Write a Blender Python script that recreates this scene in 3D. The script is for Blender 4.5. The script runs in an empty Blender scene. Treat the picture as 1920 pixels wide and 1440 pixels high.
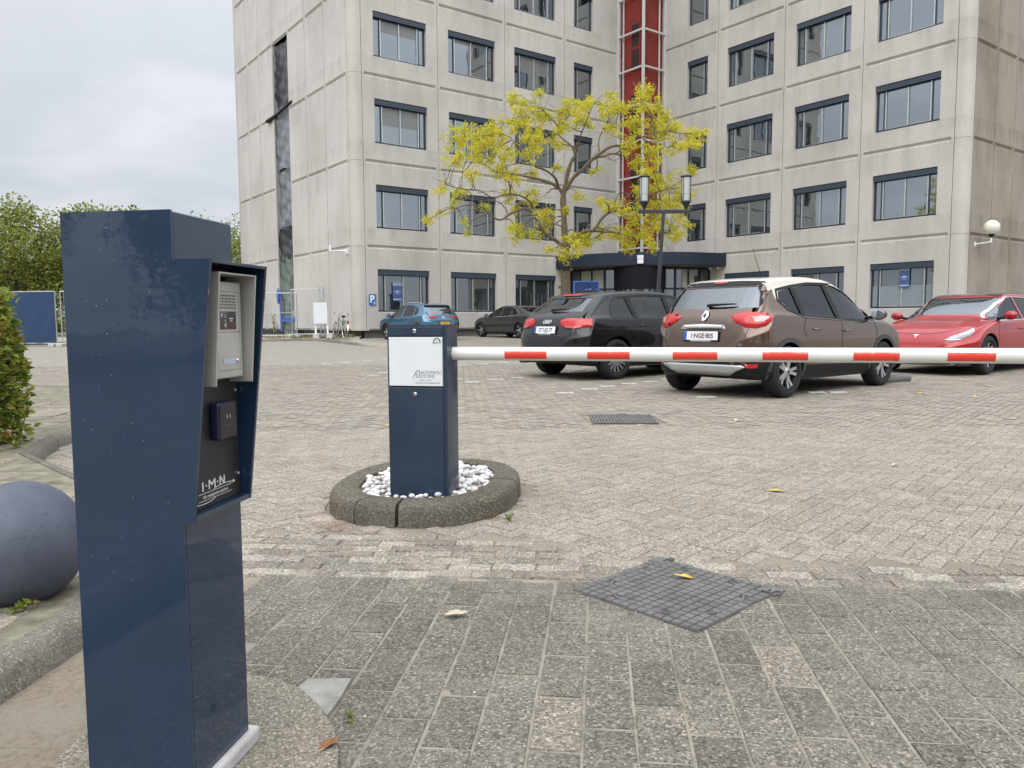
import bpy, bmesh, math, random
import numpy as np
from mathutils import Vector, Matrix
from mathutils.bvhtree import BVHTree
from math import sin, cos, pi, radians as R

# ------------------------------------------------------------------ camera, sky, sun, exposure
SC = bpy.context.scene
COL = SC.collection
cam = bpy.data.cameras.new('camera'); cam.sensor_width = 36; cam.lens = 27.0
cam.clip_start = 0.05; cam.clip_end = 2000
camo = bpy.data.objects.new('camera', cam); COL.objects.link(camo)
camo.matrix_world = Matrix.Translation((0, 0, 1.0)) @ Matrix.Rotation(R(90 - 4.737), 4, 'X') @ Matrix.Rotation(R(-0.339), 4, 'Z')
SC.camera = camo
SUN_EL, SUN_AZ = R(42), R(197)          # azimuth clockwise from +Y: behind the camera, to its left
world = bpy.data.worlds.new('World'); SC.world = world; world.use_nodes = True
wt = world.node_tree; wt.nodes.clear()
def wn(t, **k):
    n = wt.nodes.new(t)
    for a, b in k.items(): setattr(n, a, b)
    return n
sky = wn('ShaderNodeTexSky', sky_type='NISHITA', sun_disc=False, sun_elevation=SUN_EL, sun_rotation=SUN_AZ)
tc = wn('ShaderNodeTexCoord'); sep = wn('ShaderNodeSeparateXYZ'); wt.links.new(tc.outputs['Generated'], sep.inputs[0])
def mth(op, a, b=None):
    n = wn('ShaderNodeMath', operation=op)
    for i, v in enumerate((a, b)):
        if v is None: continue
        if isinstance(v, (int, float)): n.inputs[i].default_value = v
        else: wt.links.new(v, n.inputs[i])
    return n.outputs[0]
zc = mth('MAXIMUM', sep.outputs['Z'], 0.0); den = mth('ADD', zc, 0.22)
cx = mth('DIVIDE', sep.outputs['X'], den); cy = mth('DIVIDE', sep.outputs['Y'], den)
cmb = wn('ShaderNodeCombineXYZ'); wt.links.new(cx, cmb.inputs[0]); wt.links.new(cy, cmb.inputs[1])
nz = wn('ShaderNodeTexNoise'); nz.inputs['Scale'].default_value = 1.25; nz.inputs['Detail'].default_value = 6; nz.inputs['Roughness'].default_value = .5
nz.inputs['Distortion'].default_value = .35
wt.links.new(cmb.outputs[0], nz.inputs['Vector'])
cr = wn('ShaderNodeValToRGB'); e = cr.color_ramp.elements
e[0].position = .30; e[0].color = (5.3, 5.5, 5.85, 1); e[1].position = .72; e[1].color = (7.9, 8.05, 8.3, 1)
m_ = cr.color_ramp.elements.new(.50); m_.color = (5.9, 6.15, 6.6, 1)
wt.links.new(nz.outputs['Fac'], cr.inputs[0])
# an overcast vault: about two and a half times brighter overhead than near the horizon
grad = mth('ADD', mth('MULTIPLY', mth('POWER', zc, 2.4), 2.6), 0.72)
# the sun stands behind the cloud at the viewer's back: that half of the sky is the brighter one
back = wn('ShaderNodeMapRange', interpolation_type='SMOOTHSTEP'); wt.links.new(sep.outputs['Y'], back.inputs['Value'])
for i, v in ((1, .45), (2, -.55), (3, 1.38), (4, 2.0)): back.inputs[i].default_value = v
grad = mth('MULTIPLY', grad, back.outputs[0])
mul = wn('ShaderNodeMix', data_type='RGBA', blend_type='MULTIPLY'); mul.inputs[0].default_value = 1
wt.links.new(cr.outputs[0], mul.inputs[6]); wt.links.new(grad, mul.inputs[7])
mx = wn('ShaderNodeMix', data_type='RGBA'); mx.inputs[0].default_value = .9
wt.links.new(sky.outputs[0], mx.inputs[6]); wt.links.new(mul.outputs[2], mx.inputs[7])
bg = wn('ShaderNodeBackground'); bg.inputs[1].default_value = .1
out = wn('ShaderNodeOutputWorld'); wt.links.new(mx.outputs[2], bg.inputs[0]); wt.links.new(bg.outputs[0], out.inputs[0])
sl = bpy.data.lights.new('sun', 'SUN'); sl.energy = 1.2; sl.angle = R(45); sl.color = (1, .96, .9)
so = bpy.data.objects.new('sun', sl); COL.objects.link(so)
sdir = Vector((sin(SUN_AZ) * cos(SUN_EL), cos(SUN_AZ) * cos(SUN_EL), sin(SUN_EL)))
so.rotation_euler = sdir.to_track_quat('Z', 'Y').to_euler(); so.location = (0, 0, 40)
SC.view_settings.view_transform = 'Standard'; SC.view_settings.look = 'None'; SC.view_settings.gamma = 1
SC.view_settings.exposure = 0.15

# ------------------------------------------------------------------ helpers
def gz(y): return max(0.0, min(y - 13, 23.7)) * .0095        # the car park rises a little towards the building
def tag(o, label=None, cat=None, group=None, kind=None):
    for k, v in (('label', label), ('category', cat), ('group', group), ('kind', kind)):
        if v: o[k] = v
    return o
def thing(name, label, cat, loc=(0, 0, 0), rz=0, group=None):
    o = bpy.data.objects.new(name, None); COL.objects.link(o); o.empty_display_size = .2
    o.location = loc; o.rotation_euler = (0, 0, rz)
    return tag(o, label, cat, group)
class MB:
    def __init__(s): s.v = []; s.f = []; s.m = []; s.s = []
    def add(s, vs, fs, m=0, M=None, smooth=False):
        b = len(s.v)
        if M is not None and M.determinant() < 0: fs = [tuple(reversed(f)) for f in fs]
        s.v += [tuple(M @ Vector(p)) for p in vs] if M is not None else [tuple(p) for p in vs]
        s.f += [tuple(b + i for i in f) for f in fs]; s.m += [m] * len(fs); s.s += [smooth] * len(fs)
        return s
    def box(s, x0, x1, y0, y1, z0, z1, m=0, M=None):
        return s.add([(x0, y0, z0), (x1, y0, z0), (x1, y1, z0), (x0, y1, z0), (x0, y0, z1), (x1, y0, z1), (x1, y1, z1), (x0, y1, z1)],
                     [(0, 3, 2, 1), (4, 5, 6, 7), (0, 1, 5, 4), (1, 2, 6, 5), (2, 3, 7, 6), (3, 0, 4, 7)], m, M)
    def quad(s, a, b, c, d, m=0, M=None): return s.add([a, b, c, d], [(0, 1, 2, 3)], m, M)
    def prism(s, poly, z0, z1, m=0, M=None, smooth=False):      # polygon in local XY (ccw), extruded along Z
        n = len(poly)
        s.add([(x, y, z0) for x, y in poly] + [(x, y, z1) for x, y in poly],
              [tuple(range(n - 1, -1, -1)), tuple(range(n, 2 * n))], m, M)
        return s.add([(x, y, z0) for x, y in poly] + [(x, y, z1) for x, y in poly],
                     [(i, (i + 1) % n, n + (i + 1) % n, n + i) for i in range(n)], m, M, smooth)
    def lathe(s, prof, n=24, m=0, M=None, closed=False, smooth=True):   # profile (r, z) turned about Z
        k = len(prof); vs = []
        for i in range(n):
            a = 2 * pi * i / n
            vs += [(r * cos(a), r * sin(a), z) for r, z in prof]
        fs = []
        for i in range(n):
            j = (i + 1) % n
            for q in range(k if closed else k - 1):
                w = (q + 1) % k
                fs.append((i * k + q, j * k + q, j * k + w, i * k + w))
        return s.add(vs, fs, m, M, smooth)
    def tube(s, pts, rad, n=8, m=0, M=None, cap=True):
        pts = [Vector(p) for p in pts]; k = len(pts)
        if not hasattr(rad, '__len__'): rad = [rad] * k
        vs = []; up = None
        for i, p in enumerate(pts):
            t = (pts[min(i + 1, k - 1)] - pts[max(i - 1, 0)])
            if t.length < 1e-9: t = Vector((0, 0, 1))
            t.normalize()
            if up is None: up = t.orthogonal().normalized()
            else:
                up = up - t * up.dot(t)
                up = up.normalized() if up.length > 1e-6 else t.orthogonal().normalized()
            w = t.cross(up)
            for j in range(n):
                a = 2 * pi * j / n
                vs.append(p + (up * cos(a) + w * sin(a)) * rad[i])
        fs = [(i * n + j, i * n + (j + 1) % n, (i + 1) * n + (j + 1) % n, (i + 1) * n + j) for i in range(k - 1) for j in range(n)]
        s.add(vs, fs, m, M, True)
        if cap: s.add(vs[:n], [tuple(range(n - 1, -1, -1))], m, M); s.add(vs[-n:], [tuple(range(n))], m, M)
        return s
    def sphere(s, r, n=24, k=14, m=0, M=None, sz=1.0):
        return s.lathe([(max(1e-4, r * sin(pi * i / k)), -r * sz * cos(pi * i / k)) for i in range(k + 1)], n, m, M)
    def build(s, name, mats, parent=None, bevel=None, sharp=38, seg=2):
        me = bpy.data.meshes.new(name); me.from_pydata(s.v, [], s.f); me.validate()
        if not isinstance(mats, (list, tuple)): mats = [mats]
        for q in mats: me.materials.append(q)
        if len(me.polygons) == len(s.f):
            me.polygons.foreach_set('material_index', s.m); me.polygons.foreach_set('use_smooth', s.s)
            if any(s.s): me.set_sharp_from_angle(angle=R(sharp))
        o = bpy.data.objects.new(name, me); COL.objects.link(o)
        if parent: o.parent = parent
        if bevel:
            md = o.modifiers.new('bevel', 'BEVEL'); md.width = bevel; md.segments = seg; md.limit_method = 'ANGLE'; md.angle_limit = R(40)
        return o
def text_mesh(body, size, bold=0.0, shear=0.0, extrude=0.0, align='CENTER', spacing=1.0):
    c = bpy.data.curves.new('t', 'FONT'); c.body = body; c.size = size; c.offset = bold; c.shear = shear; c.extrude = extrude
    c.align_x = align; c.space_character = spacing; c.resolution_u = 3
    o = bpy.data.objects.new('t', c); COL.objects.link(o)
    me = bpy.data.meshes.new_from_object(o.evaluated_get(bpy.context.evaluated_depsgraph_get()))
    bpy.data.objects.remove(o); bpy.data.curves.remove(c)
    return me
def frame(o, ux, uy):
    ux = Vector(ux).normalized(); uy = Vector(uy).normalized(); w = ux.cross(uy)
    return Matrix(((ux.x, uy.x, w.x, o[0]), (ux.y, uy.y, w.y, o[1]), (ux.z, uy.z, w.z, o[2]), (0, 0, 0, 1)))
def lettering(body, size, M, mat, parent, name='lettering', sx=1.0, **k):
    me = text_mesh(body, size, **k); me.name = name
    if sx != 1.0: me.transform(Matrix.Diagonal((sx, 1, 1, 1)))
    me.transform(M); me.materials.clear(); me.materials.append(mat)
    o = bpy.data.objects.new(name, me); COL.objects.link(o); o.parent = parent
    return o
def copy_tree(o, parent=None):
    c = o.copy(); COL.objects.link(c); c.parent = parent
    for ch in o.children: copy_tree(ch, c)
    return c

# ------------------------------------------------------------------ materials
def newmat(name):
    m = bpy.data.materials.new(name); m.use_nodes = True
    nt = m.node_tree; return m, nt, nt.nodes['Principled BSDF']
def lk(nt, a, b): nt.links.new(a, b)
def noise(nt, vec, scale, detail=4, rough=.55, dist=0):
    n = nt.nodes.new('ShaderNodeTexNoise'); n.inputs['Scale'].default_value = scale; n.inputs['Detail'].default_value = detail
    n.inputs['Roughness'].default_value = rough; n.inputs['Distortion'].default_value = dist
    if vec is not None: lk(nt, vec, n.inputs['Vector'])
    return n.outputs['Fac']
def ramp(nt, fac, stops):
    n = nt.nodes.new('ShaderNodeValToRGB'); el = n.color_ramp.elements
    while len(el) < len(stops): el.new(.5)
    for q, (p, c) in zip(el, stops): q.position = p; q.color = (*c, 1) if len(c) == 3 else c
    lk(nt, fac, n.inputs[0]); return n.outputs[0]
def mixc(nt, fac, a, b, blend='MIX'):
    n = nt.nodes.new('ShaderNodeMix'); n.data_type = 'RGBA'; n.blend_type = blend
    for i, v in ((0, fac), (6, a), (7, b)):
        if isinstance(v, (int, float)): n.inputs[i].default_value = v
        elif isinstance(v, tuple): n.inputs[i].default_value = (*v, 1)[:4]
        else: lk(nt, v, n.inputs[i])
    return n.outputs[2]
def coords(nt, which='Object', sc=(1, 1, 1)):
    t = nt.nodes.new('ShaderNodeTexCoord'); mp = nt.nodes.new('ShaderNodeMapping'); mp.inputs['Scale'].default_value = sc
    lk(nt, t.outputs[which], mp.inputs[0]); return mp.outputs[0]
def wpos(nt, sc=(1, 1, 1)):
    t = nt.nodes.new('ShaderNodeNewGeometry'); mp = nt.nodes.new('ShaderNodeMapping'); mp.inputs['Scale'].default_value = sc
    lk(nt, t.outputs['Position'], mp.inputs[0]); return mp.outputs[0]
def bump(nt, b, h, strength=.4, dist=.01):
    n = nt.nodes.new('ShaderNodeBump'); n.inputs['Strength'].default_value = strength; n.inputs['Distance'].default_value = dist
    lk(nt, h, n.inputs['Height']); lk(nt, n.outputs[0], b.inputs['Normal'])
def pm(name, col, rough=.5, metal=0, coat=0, var=.12, vscale=6, bstr=0, bscale=40, spec=.5, alpha=None):
    m, nt, b = newmat(name); b.inputs['Roughness'].default_value = rough; b.inputs['Metallic'].default_value = metal
    b.inputs['Coat Weight'].default_value = coat; b.inputs['Coat Roughness'].default_value = .04; b.inputs['Specular IOR Level'].default_value = spec
    v = coords(nt)
    lo = tuple(c * (1 - var) for c in col); hi = tuple(min(1, c * (1 + var)) for c in col)
    lk(nt, ramp(nt, noise(nt, v, vscale, 5, .6), [(.3, lo), (.7, hi)]), b.inputs['Base Color'])
    if bstr: bump(nt, b, noise(nt, v, bscale, 3), bstr, .004)
    return m
def rand_island(nt):
    return nt.nodes.new('ShaderNodeNewGeometry').outputs['Random Per Island']

def mat_concrete(name, base, dirt, dirtamt=.5, streak=True):
    m, nt, b = newmat(name); b.inputs['Roughness'].default_value = .9; b.inputs['Specular IOR Level'].default_value = .25
    p = wpos(nt)
    fine = noise(nt, p, 26, 4, .75); agg = noise(nt, p, 9, 3, .6)
    big = noise(nt, wpos(nt, (.35, .35, .22)), 1.0, 5, .6, .4)
    st = noise(nt, wpos(nt, (2.2, 2.2, .25)), 1.0, 7, .72)
    c1 = ramp(nt, fine, [(.25, tuple(c * .80 for c in base)), (.55, base), (.8, tuple(min(1, c * 1.14) for c in base))])
    c1 = mixc(nt, .35, c1, ramp(nt, agg, [(.3, tuple(c * .86 for c in base)), (.7, tuple(c * 1.08 for c in base))]))
    c2 = mixc(nt, ramp(nt, big, [(.42, (0, 0, 0)), (.75, (dirtamt,) * 3)]), c1, dirt)
    # weathering runs down from each floor joint: heaviest under the sills and at the top of every panel
    sepz = nt.nodes.new('ShaderNodeSeparateXYZ'); lk(nt, wpos(nt), sepz.inputs[0])
    fr = nt.nodes.new('ShaderNodeMath'); fr.operation = 'SUBTRACT'; lk(nt, sepz.outputs['Z'], fr.inputs[0]); fr.inputs[1].default_value = .57
    fd = nt.nodes.new('ShaderNodeMath'); fd.operation = 'DIVIDE'; lk(nt, fr.outputs[0], fd.inputs[0]); fd.inputs[1].default_value = 3.8
    fl = nt.nodes.new('ShaderNodeMath'); fl.operation = 'FRACT'; lk(nt, fd.outputs[0], fl.inputs[0])
    band = ramp(nt, fl.outputs[0], [(0, (.35,) * 3), (.06, (.30,) * 3), (.13, (.75,) * 3), (.215, (1,) * 3), (.235, (.15,) * 3), (.70, (.12,) * 3), (.76, (.55,) * 3), (.90, (.75,) * 3), (1, (1,) * 3)])
    sm = ramp(nt, st, [(.42, (0, 0, 0)), (.80, (dirtamt * 1.5,) * 3)])
    fac = mixc(nt, 1, sm, band, 'MULTIPLY')
    c3 = mixc(nt, fac if streak else 0.0, c2, dirt)
    lk(nt, c3, b.inputs['Base Color']); bump(nt, b, fine, .35, .012)
    return m
def mat_paver(name, stops, speck_scale, sand=.25, stain=.4, bstr=.5, grit=1.0):
    m, nt, b = newmat(name); b.inputs['Roughness'].default_value = .88; b.inputs['Specular IOR Level'].default_value = .3
    p = wpos(nt)
    tone = ramp(nt, rand_island(nt), stops)
    vo = nt.nodes.new('ShaderNodeTexVoronoi'); vo.inputs['Scale'].default_value = speck_scale; lk(nt, p, vo.inputs['Vector'])
    sp = nt.nodes.new('ShaderNodeSeparateColor'); lk(nt, vo.outputs['Color'], sp.inputs[0])
    grain = ramp(nt, sp.outputs[0], [(p_, tuple(max(.05, 1 + (k_ - 1) * grit) for k_ in c_)) for p_, c_ in [(0, (.50, .49, .48)), (.35, (.80, .79, .77)), (.7, (1.04, 1.02, 1.0)), (.9, (1.35, 1.33, 1.27)), (1, (2.0, 1.95, 1.88))]])
    c = mixc(nt, 1, tone, grain, 'MULTIPLY')
    st = noise(nt, p, 1.1, 6, .65, .5)
    c = mixc(nt, ramp(nt, st, [(.40, (0, 0, 0)), (.72, (stain,) * 3)]), c, (.115, .107, .098))
    sd = noise(nt, p, 2.3, 5, .7)
    c = mixc(nt, ramp(nt, sd, [(.50, (0, 0, 0)), (.74, (sand,) * 3)]), c, (.47, .42, .34))
    lk(nt, c, b.inputs['Base Color']); bump(nt, b, vo.outputs['Distance'], bstr, .004)
    return m
def mat_leaf(name, stops, trans=.4, rough=.55):
    m, nt, b = newmat(name); b.inputs['Roughness'].default_value = rough; b.inputs['Specular IOR Level'].default_value = .3
    c = ramp(nt, rand_island(nt), stops); lk(nt, c, b.inputs['Base Color'])
    tr = nt.nodes.new('ShaderNodeBsdfTranslucent'); lk(nt, c, tr.inputs[0])
    ms = nt.nodes.new('ShaderNodeMixShader'); ms.inputs[0].default_value = trans
    lk(nt, b.outputs[0], ms.inputs[1]); lk(nt, tr.outputs[0], ms.inputs[2]); lk(nt, ms.outputs[0], nt.nodes['Material Output'].inputs[0])
    return m
def mat_pane(name, dark, ior=2.3, wobble=.012, tint=(.82, .9, .96)):
    # coated office glazing: a dark room behind, a mirror-like sky in front
    m, nt, b = newmat(name); nt.nodes.remove(b)
    d = nt.nodes.new('ShaderNodeBsdfDiffuse'); v = wpos(nt)
    lk(nt, ramp(nt, noise(nt, wpos(nt, (.5, .5, .9)), 1.2, 3), [(.35, tuple(c * .5 for c in dark)), (.7, dark)]), d.inputs[0])
    g = nt.nodes.new('ShaderNodeBsdfGlossy'); g.inputs['Roughness'].default_value = .012; g.inputs[0].default_value = (*tint, 1)
    f = nt.nodes.new('ShaderNodeFresnel'); f.inputs[0].default_value = ior
    bp = nt.nodes.new('ShaderNodeBump'); bp.inputs['Strength'].default_value = wobble; bp.inputs['Distance'].default_value = .3
    lk(nt, noise(nt, v, .9, 2), bp.inputs['Height']); lk(nt, bp.outputs[0], g.inputs['Normal'])
    ms = nt.nodes.new('ShaderNodeMixShader'); lk(nt, f.outputs[0], ms.inputs[0]); lk(nt, d.outputs[0], ms.inputs[1]); lk(nt, g.outputs[0], ms.inputs[2])
    lk(nt, ms.outputs[0], nt.nodes['Material Output'].inputs[0]); return m
def mat_carglass(name, tint=(.35, .4, .4), ior=1.55):
    m, nt, b = newmat(name); nt.nodes.remove(b)
    t = nt.nodes.new('ShaderNodeBsdfTransparent'); t.inputs[0].default_value = (*tint, 1)
    g = nt.nodes.new('ShaderNodeBsdfGlossy'); g.inputs['Roughness'].default_value = .015; g.inputs[0].default_value = (.9, .95, 1, 1)
    f = nt.nodes.new('ShaderNodeFresnel'); f.inputs[0].default_value = ior
    ms = nt.nodes.new('ShaderNodeMixShader'); lk(nt, f.outputs[0], ms.inputs[0]); lk(nt, t.outputs[0], ms.inputs[1]); lk(nt, g.outputs[0], ms.inputs[2])
    lk(nt, ms.outputs[0], nt.nodes['Material Output'].inputs[0]); return m
def mat_paint(name, col, metal=.3, rough=.35, flake=True, dust=.12, coat=1.0, spec=.5):
    m, nt, b = newmat(name); b.inputs['Specular IOR Level'].default_value = spec; b.inputs['Metallic'].default_value = metal; b.inputs['Roughness'].default_value = rough
    b.inputs['Coat Weight'].default_value = coat; b.inputs['Coat Roughness'].default_value = .03
    v = coords(nt)
    c = ramp(nt, noise(nt, v, 900, 2), [(.35, tuple(k * .9 for k in col)), (.65, tuple(min(1, k * 1.12) for k in col))]) if flake else mixc(nt, 0.0, col, col)
    dn = noise(nt, v, 3.0, 6, .7)
    c = mixc(nt, ramp(nt, dn, [(.5, (0, 0, 0)), (.8, (dust,) * 3)]), c, (.32, .29, .25))
    lk(nt, c, b.inputs['Base Color'])
    lk(nt, ramp(nt, dn, [(.3, (.01,) * 3), (.85, (.05,) * 3)]), b.inputs['Coat Roughness'])
    return m
def mat_lens(name, col, emit=0):
    m, nt, b = newmat(name); b.inputs['Roughness'].default_value = .25; b.inputs['Coat Weight'].default_value = .35; b.inputs['Coat Roughness'].default_value = .02
    v = coords(nt); w = nt.nodes.new('ShaderNodeTexWave'); w.inputs['Scale'].default_value = 22; w.bands_direction = 'Z'; lk(nt, v, w.inputs['Vector'])
    lk(nt, ramp(nt, w.outputs['Fac'], [(0, tuple(k * .55 for k in col)), (1, col)]), b.inputs['Base Color'])
    return m

M = {}
M['concrete'] = mat_concrete('facade_concrete', (.50, .476, .440), (.25, .234, .21), .46)
M['concrete_side'] = mat_concrete('side_concrete', (.53, .508, .475), (.285, .268, .243), .48)
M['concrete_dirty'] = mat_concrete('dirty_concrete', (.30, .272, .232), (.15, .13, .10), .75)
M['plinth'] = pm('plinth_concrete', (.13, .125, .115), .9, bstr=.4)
M['joint'] = pm('joint_mortar', (.30, .28, .25), .9)
M['navy_frame'] = pm('navy_frame', (.018, .030, .050), .38, coat=.2)
M['shutter'] = pm('shutter_box', (.030, .045, .065), .42)
M['alu'] = pm('aluminium', (.55, .56, .56), .35, .7)
M['white_frame'] = pm('white_steel', (.47, .48, .46), .5)
M['pane'] = mat_pane('window_glass', (.030, .034, .034), 3.7)
M['pane_low'] = mat_pane('ground_floor_glass', (.040, .044, .042), 2.5)
M['frost'] = pm('frosted_film', (.20, .235, .255), .35, var=.05)
M['red_panel'] = pm('red_panel', (.19, .020, .015), .35, var=.15, vscale=1.5)
M['red_dark'] = pm('dark_red_opening', (.035, .014, .014), .25)
M['canopy'] = pm('canopy_navy', (.014, .021, .038), .45, spec=.3)
M['canopy_soffit'] = pm('canopy_soffit', (.12, .075, .045), .6)
M['black'] = pm('black_plastic', (.008, .008, .009), .5, bstr=.1, bscale=300, spec=.25)
M['rubber'] = pm('tyre_rubber', (.010, .010, .011), .85, bstr=.3, bscale=120)
M['chrome'] = pm('chrome', (.75, .76, .78), .12, 1.0, var=.03)
M['alloy'] = pm('alloy_silver', (.50, .51, .53), .3, .85, var=.06)
M['alloy_dark'] = pm('alloy_dark', (.03, .03, .033), .35, .5)
M['steel'] = pm('galvanised_steel', (.42, .44, .46), .42, .7, var=.2, vscale=20)
M['white'] = pm('white_paint', (.74, .74, .72), .5, var=.05)
M['offwhite'] = pm('off_white', (.62, .64, .66), .5, var=.06)
M['plate_white'] = pm('plate_white', (.72, .74, .76), .35, var=.03)
M['plate_yellow'] = pm('plate_yellow', (.75, .42, .02), .35, var=.03)
M['plate_blue'] = pm('plate_blue', (.02, .09, .45), .35, var=.03)
M['ink'] = pm('plate_ink', (.02, .02, .025), .5)
M['ink_red'] = pm('plate_red_ink', (.16, .02, .03), .5)
M['inkgrey'] = pm('print_grey', (.10, .105, .12), .5)
M['tail_red'] = mat_lens('tail_lamp_red', (.55, .010, .012))
M['tail_orange'] = mat_lens('tail_lamp_orange', (.55, .06, .03))
M['tail_white'] = mat_lens('tail_lamp_clear', (.55, .45, .45))
M['headlamp'] = mat_lens('headlamp_clear', (.42, .46, .5))
M['glass'] = mat_carglass('car_glass', (.58, .66, .62), 1.55)
M['glass_rear'] = mat_carglass('rear_glass', (.16, .18, .18), 2.5)
M['glass_dark'] = mat_carglass('privacy_glass', (.07, .08, .08), 1.5)
M['cabin'] = pm('cabin_trim', (.035, .034, .034), .8)
M['cabin_light'] = pm('pale_upholstery', (.40, .38, .34), .8)
M['navy_gloss'] = None
M['bark'] = pm('tree_bark', (.125, .098, .062), .9, var=.45, vscale=14, bstr=.9, bscale=25)
M['bark_dark'] = pm('dark_bark', (.10, .085, .06), .9, var=.4, vscale=9, bstr=.8, bscale=20)
# ------------------------------------------------------------------ the ground
def struct(o): o['kind'] = 'structure'; return o
def in_poly(x, y, P):
    c = False; n = len(P)
    for i in range(n):
        x1, y1 = P[i]; x2, y2 = P[i - 1]
        if (y1 > y) != (y2 > y) and x < (x2 - x1) * (y - y1) / (y2 - y1) + x1: c = not c
    return c
# joint sand / subsoil: one sheet to the horizon
m, nt, b = newmat('joint_sand'); b.inputs['Roughness'].default_value = .95; b.inputs['Specular IOR Level'].default_value = .2
p = wpos(nt)
c = ramp(nt, noise(nt, p, 45, 4, .8), [(.25, (.18, .152, .115)), (.75, (.30, .258, .20))])
lk(nt, mixc(nt, ramp(nt, noise(nt, p, 1.6, 5), [(.4, (0,) * 3), (.7, (.6,) * 3)]), c, (.15, .135, .112)), b.inputs['Base Color'])
bump(nt, b, noise(nt, p, 160, 3), .6, .006); M['sand'] = m
mb = MB(); ys = [-60, -4, 2, 8, 13, 36.7, 60, 600]; xs = [-600, -60, -20, 0, 20, 60, 600]
mb.add([(x, y, gz(y)) for y in ys for x in xs], [(i * 7 + j, i * 7 + j + 1, i * 7 + j + 8, i * 7 + j + 7) for i in range(len(ys) - 1) for j in range(6)])
struct(mb.build('ground', M['sand']))

M['brick'] = mat_paver('brick_paver', [(0, (.238, .214, .177)), (.5, (.264, .240, .202)), (.95, (.290, .266, .226)), (1, (.27, .23, .195))], 150, .25, .22, .45, .95)
M['slab'] = mat_paver('slab_paver', [(0, (.124, .113, .095)), (.25, (.150, .137, .115)), (.88, (.171, .156, .131)), (.98, (.192, .175, .147)), (1, (.245, .222, .182))], 165, .20, .40, .7, 1.2)
M['border'] = mat_paver('border_brick', [(0, (.175, .157, .13)), (.6, (.245, .224, .188)), (1, (.33, .305, .262))], 150, .45, .25)
ISL_C = (-.472, 4.30)
def isl(x, y, rx, ry): 
    a = R(-8); dx = x - ISL_C[0]; dy = y - ISL_C[1]; u = dx * cos(a) + dy * sin(a); v = -dx * sin(a) + dy * cos(a)
    return abs(u / rx) ** 2.4 + abs(v / ry) ** 2.4
def isl_pt(t, rx, ry):
    a = R(-8); cu = cos(t); su = sin(t)
    u = rx * math.copysign(abs(cu) ** (2 / 2.4), cu); v = ry * math.copysign(abs(su) ** (2 / 2.4), su)
    return ISL_C[0] + u * cos(a) - v * sin(a), ISL_C[1] + u * sin(a) + v * cos(a)
MAN_C = Vector((.597, 2.745)); MAN_A = R(43.2); MAN_S = .268
def in_man(x, y, pad=.0):
    d = Vector((x, y)) - MAN_C; u = d.x * cos(MAN_A) + d.y * sin(MAN_A); v = -d.x * sin(MAN_A) + d.y * cos(MAN_A)
    return abs(u) < MAN_S + pad and abs(v) < MAN_S + pad
def in_grate(x, y, pad=0): return abs(x - 1.105) < .335 + pad and abs(y - 7.63) < .35 + pad
KERB = [(-1.62, .2), (-1.45, 1.2), (-1.33, 1.95), (-1.30, 2.3), (-1.42, 2.9), (-1.75, 3.55), (-2.25, 4.25), (-2.85, 4.85), (-3.35, 5.35), (-3.62, 6.1), (-3.75, 7.5), (-3.9, 9.5), (-4.6, 10.6), (-7, 11.2), (-14, 11.4)]
PAVE = KERB + [(-14, .2)]
FOUND = [(-.35, 1.2), (-.385, 1.60), (-.405, 1.69), (-.44, 1.79), (-.505, 1.90), (-.575, 1.985), (-.66, 2.045), (-.77, 2.075), (-.90, 2.06), (-.99, 1.98), (-1.03, 1.85), (-1.04, 1.2)]
BAYKERB = [(-16, 30.2), (-11.5, 31.6), (-8.65, 32.4), (-7.9, 31.6), (-7.1, 30.2), (-6.0, 28.2), (-5.2, 26.7), (-4.6, 26.2)]
BAYPAVE = BAYKERB + [(-4.15, 26.6), (-4.4, 28.4), (-6.0, 31.0), (-6.6, 33.2), (-6.9, 35.6), (-16, 48), (-22, 48), (-22, 29)]
def edge_y(x): return 2.955 - .083 * (x + .89)               # where the big slabs give way to small paving
def front_zone(x, y): return y < edge_y(x)
rng = random.Random(4)
def brick_quads(cells, z, jit, mat, name, z_step=.0035, bev=.004):
    vs = []; fs = []
    for (cx_, cy_, ax, lx, ly) in cells:
        ux, uy = cos(ax), sin(ax); hz = rng.uniform(-z_step, z_step); tx = rng.uniform(-1, 1) * jit; ty = rng.uniform(-1, 1) * jit
        b0 = len(vs); q = []
        near = cy_ < 7
        for sx, sy in ((-1, -1), (1, -1), (1, 1), (-1, 1)):
            a, c_ = sx * lx / 2, sy * ly / 2
            X, Y = cx_ + a * ux - c_ * uy, cy_ + a * uy + c_ * ux
            vs.append((X, Y, gz(Y) + z + hz + tx * sx + ty * sy))
        fs.append((b0, b0 + 1, b0 + 2, b0 + 3))
        if near:                                              # worn arris and sides down into the joint
            for sx, sy in ((-1, -1), (1, -1), (1, 1), (-1, 1)):
                a, c_ = sx * (lx / 2 + bev), sy * (ly / 2 + bev)
                X, Y = cx_ + a * ux - c_ * uy, cy_ + a * uy + c_ * ux
                vs.append((X, Y, gz(Y) + z + hz - .009))
            for i in range(4):
                j = (i + 1) % 4; fs.append((b0 + 4 + i, b0 + 4 + j, b0 + j, b0 + i))
    me = bpy.data.meshes.new(name); me.from_pydata(vs, [], fs); me.materials.append(mat)
    o = bpy.data.objects.new(name, me); COL.objects.link(o); return struct(o)
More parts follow.
